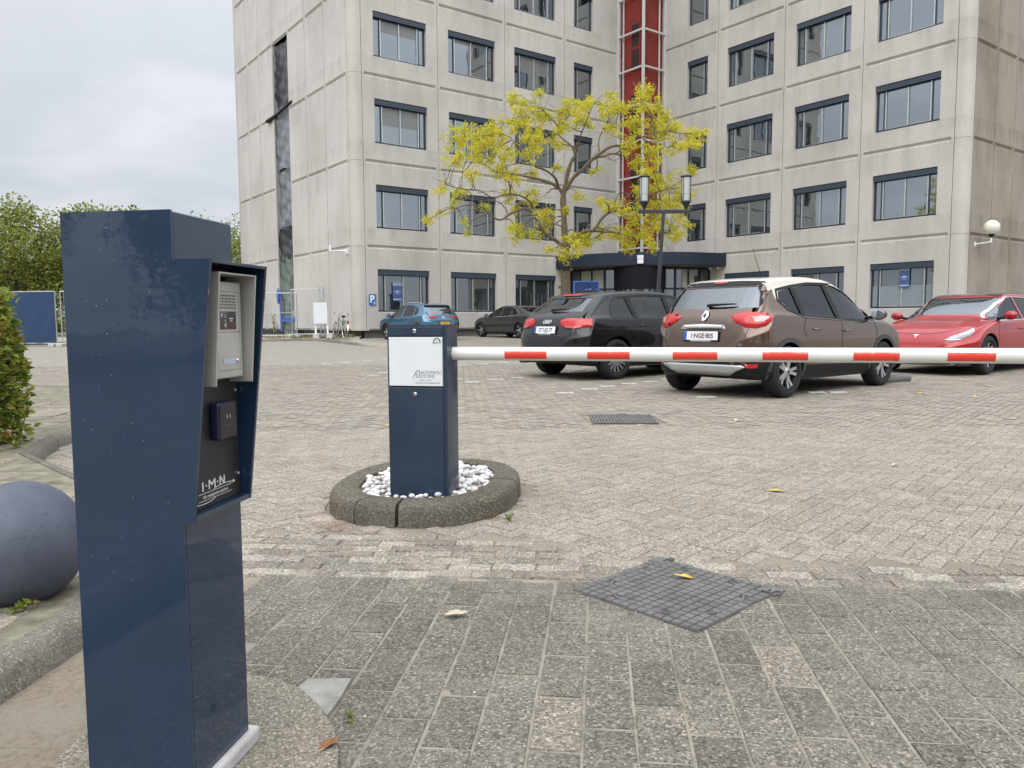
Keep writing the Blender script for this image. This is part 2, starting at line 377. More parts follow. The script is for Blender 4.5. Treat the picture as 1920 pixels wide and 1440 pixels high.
# herringbone clinkers over the whole car park
L_, W_ = .168, .084; cells = []
HA = R(49)                                                    # herringbone axis
def clear(x, y, pad=.04, man=False):
    return not (isl(x, y, .52 + pad, .65 + pad) < 1 or (man and in_man(x, y, .05)) or in_grate(x, y, .05) or in_poly(x, y, PAVE) or in_poly(x, y, BAYPAVE))
g = W_
def herring(x0, x1, y0, y1, keep):
    out_ = []
    ca, sa = cos(HA), sin(HA)
    r_ = max(abs(x0), abs(x1), abs(y0), abs(y1)) * 1.5; n = int(r_ / g)
    # grid of (i,j): horizontal bricks where (i-j)%4==0, vertical where (i-j)%4==3
    I, J = np.meshgrid(np.arange(-n, n), np.arange(-n, n), indexing='ij')
    for kind in (0, 1):
        msk = ((I - J) % 4) == (0 if kind == 0 else 3)
        i, j = I[msk], J[msk]
        if kind == 0: u, v = (i + 1.0) * g, (j + .5) * g
        else: u, v = (i + .5) * g, (j + 1.0) * g
        X = u * ca - v * sa; Y = u * sa + v * ca
        ok = (X > x0) & (X < x1) & (Y > y0) & (Y < y1) & (np.abs(X) < Y * .85 + 1.6)
        for a, b_ in zip(X[ok], Y[ok]):
            if keep(a, b_): out_.append((float(a), float(b_), HA + (0 if kind == 0 else pi / 2), L_ - .007, W_ - .007))
    return out_
cells = herring(-14, 16, 2.9, 17.0, lambda x, y: y > edge_y(x) + (.62 if x < .25 else .30) and clear(x, y))
brick_quads(cells, .0055, .0005, M['brick'], 'car_park_paving', .0016)
# beyond that the joints are finer than a pixel: the same clinkers as one closed sheet
m, nt, b = newmat('far_paving'); b.inputs['Roughness'].default_value = .92; b.inputs['Specular IOR Level'].default_value = .25
p = wpos(nt)
br = nt.nodes.new('ShaderNodeTexBrick'); br.inputs['Scale'].default_value = 1; br.inputs['Brick Width'].default_value = .168; br.inputs['Row Height'].default_value = .084
br.inputs['Mortar Size'].default_value = .006; br.inputs['Color1'].default_value = (.240, .217, .181, 1); br.inputs['Color2'].default_value = (.290, .265, .226, 1); br.inputs['Mortar'].default_value = (.20, .176, .138, 1)
mp = nt.nodes.new('ShaderNodeMapping'); mp.inputs['Rotation'].default_value = (0, 0, HA); lk(nt, p, mp.inputs[0]); lk(nt, mp.outputs[0], br.inputs['Vector'])
c = mixc(nt, 1, br.outputs[0], ramp(nt, noise(nt, p, 14, 5, .8), [(.3, (.72,) * 3), (.7, (1.22,) * 3)]), 'MULTIPLY')
c = mixc(nt, ramp(nt, noise(nt, p, .55, 6, .65, .5), [(.42, (0,) * 3), (.75, (.45,) * 3)]), c, (.20, .185, .16))
lk(nt, c, b.inputs['Base Color']); M['far_paving'] = m
mb = MB()
mb.add([(x, y, gz(y) + .006) for y in (16.95, 30, 36.7, 70) for x in (-50, 0, 50)], [(i * 3 + j, i * 3 + j + 1, i * 3 + j + 4, i * 3 + j + 3) for i in range(3) for j in range(2)])
struct(mb.build('far_car_park_paving', M['far_paving']))
# the rows of small bricks laid along the edge
cells = []
for r_ in range(8):
    x = -1.75 + (r_ % 2) * .09
    while x < 4.2:
        w = .176; cxm = x + w / 2 + rng.uniform(-.012, .012); off = .045 + r_ * .084
        y = edge_y(cxm) + off + .02 * sin(cxm * 3 + 1) * (1 if cxm < .3 else .2)
        lim = .62 if cxm < .25 else .30
        if off < lim - .02 and clear(cxm, y, .06, False) and not (cxm > -.3 and cxm < .45 and rng.random() < .35 and off > .3): cells.append((cxm, y, R(-4.7) + rng.uniform(-.03, .03), w - .010, .084 - .010))
        x += w
brick_quads(cells, .007, .0018, M['border'], 'border_paving')
# red and grey clinkers round the toe of the island
cells = []
for k in range(58):
    t = 2 * pi * k / 58; x, y = isl_pt(t, .60, .735); x2, y2 = isl_pt(t + .02, .60, .735)
    if x < -.66 and y < 4.2:
        cells.append((x, y, math.atan2(y2 - y, x2 - x) + pi / 2 * (x < -.8), .135, .062))
M['red_brick'] = mat_paver('toe_brick', [(0, (.20, .145, .115)), (.4, (.25, .205, .165)), (1, (.30, .27, .225))], 160, .5, .2)
brick_quads(cells, .009, .002, M['red_brick'], 'edging_bricks')
m, nt, b = newmat('joint_fill'); b.inputs['Roughness'].default_value = .95; b.inputs['Specular IOR Level'].default_value = .15
lk(nt, ramp(nt, noise(nt, wpos(nt), 7, 6, .75), [(.32, (.12, .107, .086)), (.5, (.225, .203, .165)), (.74, (.33, .298, .245))]), b.inputs['Base Color']); M['joint_fill'] = m
# big exposed-aggregate slabs of the drive
cells = []; A0 = R(-6.5); ux = Vector((cos(A0), sin(A0))); uy = Vector((-sin(A0), cos(A0))); O = Vector((-.85, 2.955)); LS, WS = .256, .127
for i in range(-8, 40):
    sh = (LS / 2 if i % 2 else 0) + rng.uniform(-.012, .012)
    for j in range(-1, 12):
        q = O + ux * ((i + .5) * WS) - uy * (j * LS + LS / 2 + sh - .128)
        x, y = q
        if in_poly(x, y, PAVE) or x < -1.0 or y < .3: continue
        ln = LS; s0 = y - ln / 2
        if s0 > edge_y(x) - .03: continue
        if s0 + ln > edge_y(x): ln = edge_y(x) - s0; y = s0 + ln / 2     # cut against the edge course
        if x < -.86 and y < 2.5: continue
        cells.append((x, y, A0 + rng.uniform(-.012, .012), WS - .009 + rng.uniform(-.004, .002), ln - .010 + rng.uniform(-.005, .002)))
brick_quads(cells, .0065, .0012, M['slab'], 'drive_paving', .0011, .004)
mb = MB(); mb.add([(-.98, .3, .0042), (4.3, .3, .0042), (4.3, 2.53, .0042), (-.98, 2.97, .0042)], [(0, 1, 2, 3)]); struct(mb.build('drive_joint_sand', M['joint_fill']))
# pale concrete infill beside the post's foundation
M['mortar'] = pm('pale_mortar', (.235, .225, .20), .85, var=.35, vscale=14, bstr=.6, bscale=50)
mb = MB(); mb.prism([(-.585, 1.99), (-.50, 1.895), (-.468, 1.845), (-.455, 1.93), (-.448, 2.045), (-.567, 2.047)], -.004, .0185); struct(mb.build('concrete_infill', M['mortar'], bevel=.004))
# foundation of the intercom post: rounded aggregate concrete
M['aggregate'] = mat_paver('washed_aggregate', [(0, (.205, .186, .15)), (1, (.235, .212, .172))], 210, .2, .15, .8)
mb = MB(); mb.prism(list(reversed(FOUND)), -.01, .022); struct(mb.build('foundation_slab', M['aggregate'], bevel=.012, seg=3))
# raised pavement on the left and its kerb
M['kerb'] = mat_paver('kerb_concrete', [(0, (.135, .124, .105)), (1, (.16, .147, .125))], 190, .25, .55, .45)
M['pavement'] = mat_paver('pavement_concrete', [(0, (.225, .20, .155)), (1, (.255, .228, .178))], 120, .5, .45, .8)
def offset_line(P, d):
    out_ = []
    for i, q in enumerate(P):
        a = Vector(P[max(i - 1, 0)]); c_ = Vector(P[min(i + 1, len(P) - 1)]); t = (c_ - a).normalized()
        out_.append((q[0] - t.y * d, q[1] + t.x * d))
    return out_
def kerb_run(P, h, width, name, mat, dz=lambda y: 0, seglen=1.0):
    # chamfered kerb stones laid end to end along P, the pavement to the left of the line
    mb = MB(); pts = []
    for a, b_ in zip(P[:-1], P[1:]):
        a, b_ = Vector(a), Vector(b_); n = max(1, int((b_ - a).length / .22))
        pts += [a.lerp(b_, i / n) for i in range(n)]
    pts.append(Vector(P[-1]))
    prof = [(0, -.03), (.018, h * .62), (.05, h - .006), (.075, h), (width, h), (width, -.03)]
    stones = max(1, int(len(pts) / max(1, round(seglen / .22))))
    per = max(2, len(pts) // stones); i = 0
    while i < len(pts) - 1:
        j = min(len(pts) - 1, i + per)
        if len(pts) - 1 - j < 2: j = len(pts) - 1
        vs = []; 
        for k in range(i, j + 1):
            t = (pts[min(k + 1, len(pts) - 1)] - pts[max(k - 1, 0)]).normalized(); nrm = Vector((-t.y, t.x)); q = pts[k].copy()
            if k == i: q += t * .005
            if k == j: q -= t * .005
            vs += [(q.x + nrm.x * w, q.y + nrm.y * w, dz(q.y) + z) for w, z in prof]
        n = j - i + 1; kf = len(prof)
        fs = [(a * kf + c_, a * kf + c_ + 1, (a + 1) * kf + c_ + 1, (a + 1) * kf + c_)[::-1] for a in range(n - 1) for c_ in range(kf - 1)]
        mb.add(vs, fs, 0, None, True); mb.add(vs[:kf], [tuple(range(kf))]); mb.add(vs[-kf:], [tuple(range(kf - 1, -1, -1))]); i = j
    return struct(mb.build(name, mat, sharp=50))
kerb_run(KERB, .10, .105, 'kerb', M['kerb'])
inner = offset_line(KERB, .104); BAND = KERB + list(reversed(offset_line(KERB, .115)))
mb = MB(); n_ = len(inner)
mb.add([(x, y, .094) for x, y in inner] + [(-14, y if y < 11 else 10.9, .094) for x, y in inner], [(i, i + 1, n_ + i + 1, n_ + i)[::-1] for i in range(n_ - 1)])
struct(mb.build('pavement', pm('mossy_joint', (.165, .150, .105), .95, var=.5, vscale=9, bstr=.6, bscale=40)))
cells = []
for i in range(-2, 26):
    for j in range(16):
        x, y = -1.52 - j * .305 - i * .03 + (i > 8) * 0, .75 + i * .31 + (j % 2) * .15
        if all(in_poly(x + a, y + b_, PAVE) and not in_poly(x + a, y + b_, BAND) for a in (-.15, .15) for b_ in (-.15, .15)): cells.append((x, y, R(4) + rng.uniform(-.015, .015), .292 + rng.uniform(-.006, .002), .292 + rng.uniform(-.006, .002)))
brick_quads(cells, .0975, .001, M['pavement'], 'pavement_slabs', .0015)
# raised pavement with worn grass before the building's left corner
mb = MB(); q = offset_line(BAYKERB, .119) + BAYPAVE[len(BAYKERB):]
M['far_pave'] = pm('far_pavement', (.27, .245, .195), .95, var=.3, vscale=2.0, bstr=.5, bscale=20)
mb.add([(x, y, gz(y) + (.008 if x > -6.05 and i > len(BAYKERB) - 1 else .095 - .087 * min(1, max(0, (27.6 - y) / 1.2)))) for i, (x, y) in enumerate(q)], [tuple(range(len(q)))]); struct(mb.build('bay_pavement', M['far_pave']))
kerb_run(BAYKERB, .10, .12, 'bay_kerb', M['kerb'], lambda y: gz(y) - .09 * min(1, max(0, (27.6 - y) / 1.2)))
# painted dashes of the parking bays: white clinkers set in the paving
M['line_white'] = pm('line_white', (.47, .455, .415), .8, var=.45, vscale=45)
DASH = [(-4.14, 17.17), (-3.80, 17.70), (-3.42, 18.26), (-3.05, 18.85), (-2.52, 13.92), (-2.41, 14.54), (-1.98, 15.1), (-1.06, 16.54), (-.64, 16.85),
        (.727, 10.43), (1.109, 10.97), (1.429, 11.39), (1.815, 11.84), (2.214, 12.22), (-.644, 12.32), (-.268, 12.85), (.093, 13.27), (.482, 13.82), (-1.35, 16.0),
        (2.482, 9.75), (4.093, 10.30), (4.373, 10.28), (2.60, 12.70), (3.0, 13.2), (.9, 14.3), (1.3, 14.8), (-.2, 17.4), (.25, 18.0)]
mb = MB()
for x, y in DASH:
    a = R(52) if y < 25 else 0
    Mx = Matrix.Translation((x, y, gz(y) + .0135)) @ Matrix.Rotation(R(8) + rng.uniform(-.1, .1), 4, 'Z')
    mb.box(-.115, .115, -.045, .045, -.008, .004, 0, Mx)
struct(mb.build('bay_markings', M['line_white']))
# loose brown sand and grit in the corner between kerb and post
m, nt, b = newmat('brown_dirt'); b.inputs['Roughness'].default_value = .95; b.inputs['Specular IOR Level'].default_value = .15
p = wpos(nt); dn = noise(nt, p, 60, 6, .8)
c = ramp(nt, dn, [(.28, (.16, .125, .085)), (.5, (.29, .243, .18)), (.70, (.37, .325, .26)), (.80, (.50, .47, .41))])
lk(nt, mixc(nt, ramp(nt, noise(nt, p, 3.5, 4), [(.45, (0,) * 3), (.65, (.8,) * 3)]), c, (.30, .275, .228)), b.inputs['Base Color']); bump(nt, b, dn, 1.0, .012); M['dirt'] = m
mb = MB(); rd_ = random.Random(9); nx, ny = 34, 60; vs = []
for j in range(ny + 1):
    for i in range(nx + 1):
        u, v_ = i / nx, j / ny; y = .9 + 1.9 * v_; x0 = -1.40 + .10 * max(0, y - 2.2) ** 2 - .06 * max(0, 1.9 - y); x = x0 + (.62 - .12 * v_) * u
        edge = min(u, 1 - u, .9 if v_ < .5 else 1 - v_) * 6
        z = min(1, edge) * (.006 + .010 * max(0, sin(x * 9 + y * 4)) * max(0, 1.95 - y) + rd_.uniform(0, .004)); vs.append((x, y, z + .002))
mb.add(vs, [(j * (nx + 1) + i, j * (nx + 1) + i + 1, (j + 1) * (nx + 1) + i + 1, (j + 1) * (nx + 1) + i) for j in range(ny) for i in range(nx)], 0, None, True)
struct(mb.build('gutter_sand', M['dirt'], sharp=180))

# fine grit and white chips lying loose on the paving
mb = MB(); rg = random.Random(17)
for k in range(1500):
    y = .9 + 6.5 * rg.random() ** 1.6; x = rg.uniform(-1.0, 2.6) * max(.7, y * .42)
    if not clear(x, y, .03): continue
    r_ = rg.uniform(.0012, .0035) * (1.7 if rg.random() < .06 else 1); q = [(x + r_ * cos(a + k) * rg.uniform(.7, 1.2), y + r_ * sin(a + k) * rg.uniform(.7, 1.2), gz(y) + .0075) for a in (0, 1.6, 3.1, 4.7)]
    mb.add(q + [(x, y, gz(y) + .0085 + r_ * .9)], [(0, 1, 4), (1, 2, 4), (2, 3, 4), (3, 0, 4)])
o = mb.build('paving_grit', pm('stone_chip', (.42, .40, .36), .8, var=.5, vscale=30)); tag(o, 'fine loose grit and pale stone chips scattered over the paving', 'grit', None, 'stuff')
# ------------------------------------------------------------------ the office building
TH = R(36.58); dA = Vector((cos(TH), sin(TH), 0)); dB = Vector((-sin(TH), cos(TH), 0)); UP = Vector((0, 0, 1))
MOD, STO, Z1 = 3.93, 3.80, 4.37; Z0 = Z1 - STO; NR = 6; ZTOP = Z0 + NR * STO
C1 = Vector((-6.58, 35.0, 0)); I0 = C1 + dA * 17.46; C2 = I0 - dB * 17.35; CR = .50
K1 = C1 - dA * CR; K2 = C2 - dB * CR                         # the two outer corners
bld = thing('office_building', 'concrete panel office block with rows of navy framed windows around an inner corner', 'building', (I0.x, I0.y, 0))
OB = Vector((I0.x, I0.y, 0))
def face_frame(o, d, n):  # local x along facade, y outward, z up -> matrix, in the building's own space
    o = o - OB
    return Matrix(((d.x, n.x, 0, o.x), (d.y, n.y, 0, o.y), (0, 0, 1, o.z), (0, 0, 0, 1)))
def panel(mb, s0, s1, z0, z1, hole=None, m=0, F=None, gap=.013, gh=.09, gd=.085, inset=.10):
    a, b_ = s0 + gap, s1 - gap; zb, zt = z0 + gh, z1 - gh
    def Q(*p): mb.add(list(p), [tuple(range(len(p)))], m, F)
    # front
    if hole:
        h0, h1, y0, y1 = hole
        X = [a, h0, h1, b_]; Y = [zb, y0, y1, zt]
        for i in range(3):
            for j in range(3):
                if i == 1 and j == 1: continue
                Q((X[i + 1], 0, Y[j]), (X[i], 0, Y[j]), (X[i], 0, Y[j + 1]), (X[i + 1], 0, Y[j + 1]))
        dp = -.26                                              # reveals, splayed a little at the sill
        Q((h0, 0, y0), (h0, dp, y0), (h0, dp, y1), (h0, 0, y1)); Q((h1, dp, y0), (h1, 0, y0), (h1, 0, y1), (h1, dp, y1))
        Q((h1, 0, y0), (h1, dp, y0 + .05), (h0, dp, y0 + .05), (h0, 0, y0)); Q((h1, dp, y1), (h1, 0, y1), (h0, 0, y1), (h0, dp, y1))
    else: Q((b_, 0, zb), (a, 0, zb), (a, 0, zt), (b_, 0, zt))
    # half-round groove towards the neighbours above and below, stopping short of the joints
    i0, i1 = a + inset, b_ - inset; e = .05
    for zf, ze in ((zt, z1), (zb, z0)):
        sgn = 1 if ze > zf else -1; zm = zf + (ze - zf) * .62
        L = [(i0, 0, zf), (i1, 0, zf), (i1 - e * .6, -gd * .72, zm), (i0 + e * .6, -gd * .72, zm), (i0 + e, -gd, ze), (i1 - e, -gd, ze)]
        fs = [(1, 0, 3, 2), (2, 3, 4, 5)] if sgn > 0 else [(0, 1, 2, 3), (3, 2, 5, 4)]
        mb.add(L, fs, m, F)
        for (x0, x1, k0, k1, k2) in ((a, i0, i0, i0 + e * .6, i0 + e), (b_, i1, i1, i1 - e * .6, i1 - e)):
            vs = [(x0, 0, zf), (x1, 0, zf), (x1, 0, ze), (x0, 0, ze)]
            f = (1, 0, 3, 2) if (sgn > 0) == (x1 > x0) else (0, 1, 2, 3)
            mb.add(vs, [f], m, F)
            vs = [(k0, 0, zf), (k1, -gd * .72, zm), (k2, -gd, ze), (k0, 0, ze)]
            mb.add(vs, [(0, 1, 2, 3)], m, F)
    # sides of the panel down into the joint
    Q((a, 0, z0), (a, -.11, z0), (a, -.11, z1), (a, 0, z1)); Q((b_, -.11, z0), (b_, 0, z0), (b_, 0, z1), (b_, -.11, z1))
wrng = random.Random(7)
M['blind_glass'] = pm('blind_behind_glass', (.14, .145, .145), .5, coat=1, var=.12)  # pale colour standing in for white reflections on the upper panes
def window(F, h0, h1, y0, y1, half=None, frosted=False, lit=False):
    """frame > pane, mullion, shutter; set back in the reveal"""
    dp = -.17; bx = .225
    mb = MB(); t = .055
    mb.box(h0 + .01, h1 - .01, dp - .05, dp + .02, y0 + .055, y0 + .055 + t, 0, F); mb.box(h0 + .01, h1 - .01, dp - .05, dp + .02, y1 - bx - .06, y1 - bx, 0, F)
    w = h1 - h0
    if half is None: bars = [h0 + .01, h0 + w * .135, h1 - w * .135, h1 - .01 - t]; lights = [h0 + w * .135 + t, h0 + w * .5, h1 - w * .135 - .045]
    elif half == 'L': bars = [h0 + .01, h1 - .30, h1 - .01 - t]; lights = [h1 - .30 - .04]
    else: bars = [h0 + .01, h0 + .30, h1 - .01 - t]; lights = [h0 + .30 + t]
    for x in bars: mb.box(x, x + t, dp - .05, dp + .02, y0 + .055 + t, y1 - bx - .06, 0, F)
    fr = mb.build('window', M['navy_frame'], bld)
    mb = MB(); mb.quad((h1 - .02, dp - .03, y0 + .06), (h0 + .02, dp - .03, y0 + .06), (h0 + .02, dp - .03, y1 - bx), (h1 - .02, dp - .03, y1 - bx), 0, F)
    mb.build('pane', M['pane_low'] if y0 < 4 else M['pane'], fr)
    mb = MB()
    mb.box(lights[0] - .02, lights[-1] + .022, dp - .02, dp + .03, y0 + .098, y0 + .111, 0, F)
    for x in lights: mb.box(x - .02, x + .022, dp - .02, dp + .035, y0 + .11, y1 - bx - .06, 0, F)
    mb.build('mullion', M['alu'], fr)
    mb = MB(); mb.box(h0 + .012, h1 - .012, dp - .04, -.035, y1 - bx + .015, y1 - .012, 0, F)
    mb.box(h0 + .03, h1 - .03, -.06, -.028, y1 - bx - .035, y1 - bx + .02, 0, F)
    mb.build('shutter_box', M['shutter'], fr, bevel=.02)
    if y0 > 4 and half is None and wrng.random() < .10:  # a few panes get a reflection band, painted as pale panels on the glass
        mb = MB(); zt_ = y1 - bx - .06; zb_ = zt_ - wrng.choice((.16, .22, .35, .5, .8)); k = wrng.choice(((0, 1), (1, 2), (0, 2), (0, 1, 2)))
        xs_ = [bars[1] + t, (h0 + h1) / 2, bars[2]]
        for i in (0, 1):
            if i in k: mb.quad((xs_[i + 1] - .025, dp - .026, zb_), (xs_[i] + .025, dp - .026, zb_), (xs_[i] + .025, dp - .026, zt_), (xs_[i + 1] - .025, dp - .026, zt_), 0, F)
        if mb.f: mb.build('blind', M['blind_glass'], fr)
    if frosted:
        mb = MB(); ym = y0 + (y1 - y0) * .50
        for x0, x1 in ((bars[0] + t, bars[1]), (lights[0] + .022, lights[1] - .02), (lights[1] + .022, lights[2] - .02), (bars[2] + t, bars[3])):
            mb.quad((x1, dp - .022, y0 + .11), (x0, dp - .022, y0 + .11), (x0, dp - .022, ym), (x1, dp - .022, ym), 0, F)
        mb.build('frosted_film', M['frost'], fr)
    return fr
WB, WH = .83, 1.97
def facade(o, d, n, frosted0, name):
    """five bays of windows, bay 0 at the outer corner"""
    F = face_frame(o, d, n); mb = MB(); L = 17.4
    def X(s): return s
    for k in range(NR):
        z0, z1 = Z0 + k * STO, Z0 + (k + 1) * STO; y0, y1 = z0 + WB, z0 + WB + WH
        for j in range(5):
            s0, s1 = j * MOD, min((j + 1) * MOD, L)
            if j < 3: h = (s0 + .60, s0 + 3.33)
            elif j == 3: h = (s0 + .66, s0 + 2.04)
            else: h = None
            if j == 4: s1 = L
            e0, e1 = sorted((X(s0), X(s1)))
            hole = None
            if h:
                a, b_ = sorted((X(h[0]), X(h[1]))); hole = (a, b_, y0, y1)
            if k == 0 and j == 3: hole = None
            panel(mb, e0, e1, z0, z1, hole, 0, F)
            if hole and not (k == 5 and j > 2):
                window(F, hole[0], hole[1], y0, y1, None if j < 3 else 'R', frosted=(frosted0 and k == 0 and j == 0))
    e0, e1 = sorted((0, X(L)))
    # backing wall behind the joints, with the same openings
    for k in range(NR):
        z0, z1 = Z0 + k * STO, Z0 + (k + 1) * STO; y0, y1 = z0 + WB, z0 + WB + WH
        edges = [0]
        for j in range(4):
            if k == 0 and j == 3: continue
            a, b_ = (j * MOD + .60, j * MOD + 3.33) if j < 3 else (j * MOD + .66, j * MOD + 2.04)
            edges += [a, b_]
        edges.append(L)
        for i in range(0, len(edges), 2):
            a, b_ = sorted((X(edges[i]), X(edges[i + 1]))); mb.quad((b_, -.088, z0), (a, -.088, z0), (a, -.088, z1), (b_, -.088, z1), 1, F)
        for i in range(1, len(edges) - 1, 2):
            a, b_ = sorted((X(edges[i]), X(edges[i + 1])))
            mb.quad((b_, -.088, z0), (a, -.088, z0), (a, -.088, y0), (b_, -.088, y0), 1, F); mb.quad((b_, -.088, y1), (a, -.088, y1), (a, -.088, z1), (b_, -.088, z1), 1, F)
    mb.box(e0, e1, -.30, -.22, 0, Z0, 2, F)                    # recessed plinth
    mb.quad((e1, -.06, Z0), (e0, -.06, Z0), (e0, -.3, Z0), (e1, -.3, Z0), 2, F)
    mb.build(name, [M['concrete'], M['joint'], M['plinth']], bld)
    return F
nA = -dB; nB = -dA
FA = facade(C1, dA, nA, False, 'front_wall')
FB = facade(C2, dB, nB, True, 'front_wall')
def side(o, d, n, pitches, name, mat, skip=None, mirror=False):
    F = face_frame(o, d, n); mb = MB(); sg = -1 if mirror else 1
    for k in range(NR):
        z0, z1 = Z0 + k * STO, Z0 + (k + 1) * STO
        for i, (a, b_) in enumerate(zip(pitches[:-1], pitches[1:])):
            if skip == i and k < 4: continue
            e0, e1 = sorted((sg * a, sg * b_)); panel(mb, e0, e1, z0, z1, None, 0, F, gap=.02, inset=.06)
    for i, (a, b_) in enumerate(zip(pitches[:-1], pitches[1:])):
        e0, e1 = sorted((sg * a, sg * b_)); zb = Z0 + 4 * STO if skip == i else Z0
        mb.quad((e1, -.088, zb), (e0, -.088, zb), (e0, -.088, ZTOP), (e1, -.088, ZTOP), 1, F)
        if skip == i: mb.quad((e1, -.45, 0), (e0, -.45, 0), (e0, -.45, zb), (e1, -.45, zb), 2, F); mb.quad((e0, 0, Z0), (e0, -.45, Z0), (e0, -.45, zb), (e0, 0, zb), 0, F); mb.quad((e1, -.45, Z0), (e1, 0, Z0), (e1, 0, zb), (e1, -.45, zb), 0, F)
    e0, e1 = sorted((sg * pitches[0], sg * pitches[-1]))
    mb.box(e0, e1, -.55, -.46, 0, Z0, 2, F); mb.quad((e1, -.06, Z0), (e0, -.06, Z0), (e0, -.5, Z0), (e1, -.5, Z0), 2, F)
    mb.build(name, [mat, M['joint'], M['plinth']], bld); return F
PD = [.5, 2.9, 5.2, 7.5, 9.7, 11.9, 13.9, 15.9]
FD = side(K1, dB, -dA, PD, 'left_side_wall', M['concrete_side'], skip=3)
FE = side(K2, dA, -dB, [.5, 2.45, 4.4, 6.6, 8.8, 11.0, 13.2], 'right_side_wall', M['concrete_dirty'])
# rounded corner columns
def corner(c, d1, d2, name, r=.34):
    # c: outer corner; d1, d2: unit directions along the two faces away from it
    mb = MB(); c0 = c - OB; g_ = CR - .012
    pts = [c0 + d1 * g_]
    cc = c0 + (d1 + d2) * r
    for i in range(13):
        a = pi / 2 * i / 12; pts.append(cc - d2 * r * cos(a) - d1 * r * sin(a))
    pts.append(c0 + d2 * g_)
    pts += [c0 + d2 * g_ + d1 * .1, c0 + d1 * g_ + d2 * .1]
    poly = [(p.x, p.y) for p in pts]
    ar = sum(poly[i - 1][0] * poly[i][1] - poly[i][0] * poly[i - 1][1] for i in range(len(poly)))
    if ar < 0: poly.reverse()
    for k in range(NR): mb.prism(poly, Z0 + k * STO + .006, Z0 + (k + 1) * STO - .006, 0, None, True)
    mb.build(name, M['concrete'], bld, sharp=30)
corner(K1, dA, dB, 'corner_column'); corner(K2, dB, dA, 'corner_column')
K3 = K1 + dB * 16.4; corner(K3, -dB, dA, 'corner_column')
# roof and the bulk behind the walls
mb = MB(); far = 14
P = [K1, I0 + dA * 0, K2, K2 + dA * 13, I0 + dA * 13 + dB * 12, K1 + dB * 16.4]
pts = [K1 + dB * .05 + dA * .05, I0 + dA * .05 + dB * .05, K2 + dB * .05 + dA * .05, K2 + dA * 13.3, K2 + dA * 13.3 + dB * 34, K1 + dB * 16.4]
poly = [((p - OB).x, (p - OB).y) for p in pts]
ar = sum(poly[i - 1][0] * poly[i][1] - poly[i][0] * poly[i - 1][1] for i in range(len(poly)))
if ar < 0: poly.reverse()
mb.prism(poly, ZTOP - .15, ZTOP + .25); mb.build('roof', M['concrete_side'], bld)
mb = MB()
q0, q1 = K1 + dB * 16.1 + dA * .4, K2 + dA * 13.2 + dB * 1
for a, b_ in ((K3 + dA * .5, K2 + dA * 13.2 + dB * 33.5), (K2 + dA * 13.2, K2 + dA * 13.2 + dB * 33.5)):
    a, b_ = a - OB, b_ - OB; mb.quad((a.x, a.y, 0), (b_.x, b_.y, 0), (b_.x, b_.y, ZTOP), (a.x, a.y, ZTOP))
mb.build('rear_wall', M['concrete_side'], bld)
# ---- red stair shaft in the inner corner
QA = I0 - dA * 1.75; QB = I0 - dB * 1.95; QC = I0 - dA * 1.75 - dB * 1.95; ZS = 4.0
def wallF(a, b_):   # frame on a vertical face from a to b, outward on the right-hand side seen from above
    d = (b_ - a).normalized(); n = Vector((d.y, -d.x, 0)); return face_frame(a, d, n), (b_ - a).length
Fl, Ll = wallF(QA, QC); Fr, Lr = wallF(QC, QB)
mb = MB(); mb.box(0, Ll - .02, -.32, -.26, ZS, ZTOP, 0, Fl); mb.box(.02, Lr, -.32, -.26, ZS, ZTOP, 0, Fr); mb.build('shaft_panel', M['red_panel'], bld)
for k in range(6):
    z = Z1 + k * STO - 1.1
    for dz in (0.0, 1.35):
        if z + dz + 1.15 < ZTOP:
            mb = MB(); mb.box(Ll * .42, Ll * .80, -.262, -.245, z + dz, z + dz + 1.15, 0, Fl); mb.build('shaft_opening', M['red_dark'], bld)
mb = MB()
mb.box(-.02, .10, -.1, .03, ZS, ZTOP, 0, Fl); mb.box(.22, .30, -.22, -.14, ZS, ZTOP, 0, Fl); mb.box(Ll - .085, Ll + .045, -.085, .045, ZS, ZTOP, 0, Fl); mb.box(Lr - .10, Lr + .02, -.1, .03, ZS, ZTOP, 0, Fr); mb.box(Lr - .36, Lr - .28, -.22, -.14, ZS, ZTOP, 0, Fr)
z = 4.9
while z < ZTOP:
    mb.box(.1, Ll - .09, -.05, .04, z, z + .10, 0, Fl); mb.box(.05, Lr - .1, -.05, .04, z, z + .10, 0, Fr); z += 1.95
mb.build('shaft_frame', M['white_frame'], bld, bevel=.01)
# ---- entrance canopy: a quarter disc of dark blue over the doors
RC = 6.3; ang0 = math.atan2(-dA.y, -dA.x); ang1 = math.atan2(-dB.y, -dB.x)
if ang1 < ang0: ang1 += 2 * pi
def arc(r, n=36, a0=None, a1=None): 
    a0 = ang0 if a0 is None else a0; a1 = ang1 if a1 is None else a1
    return [(r * cos(a0 + (a1 - a0) * i / n), r * sin(a0 + (a1 - a0) * i / n)) for i in range(n + 1)]
ZC0, ZC1 = 3.76, 4.40
mb = MB(); A = arc(RC); mb.prism([(0, 0)] + A, ZC0, ZC1, 0, None, False); mb.build('entrance_canopy', [M['canopy']], bld, bevel=.03)
mb = MB(); mb.prism([(0, 0)] + arc(RC - .15), ZC0 - .04, ZC0 - .004); mb.build('canopy_soffit', M['canopy_soffit'], bld)
RG = 5.2
mb = MB(); A = arc(RG, 22)
for (x0, y0), (x1, y1) in zip(A[:-1], A[1:]): mb.quad((x0, y0, .25), (x1, y1, .25), (x1, y1, ZC0 - .05), (x0, y0, ZC0 - .05))
mb.build('entrance_glazing', M['pane_low'], bld)
mb = MB()
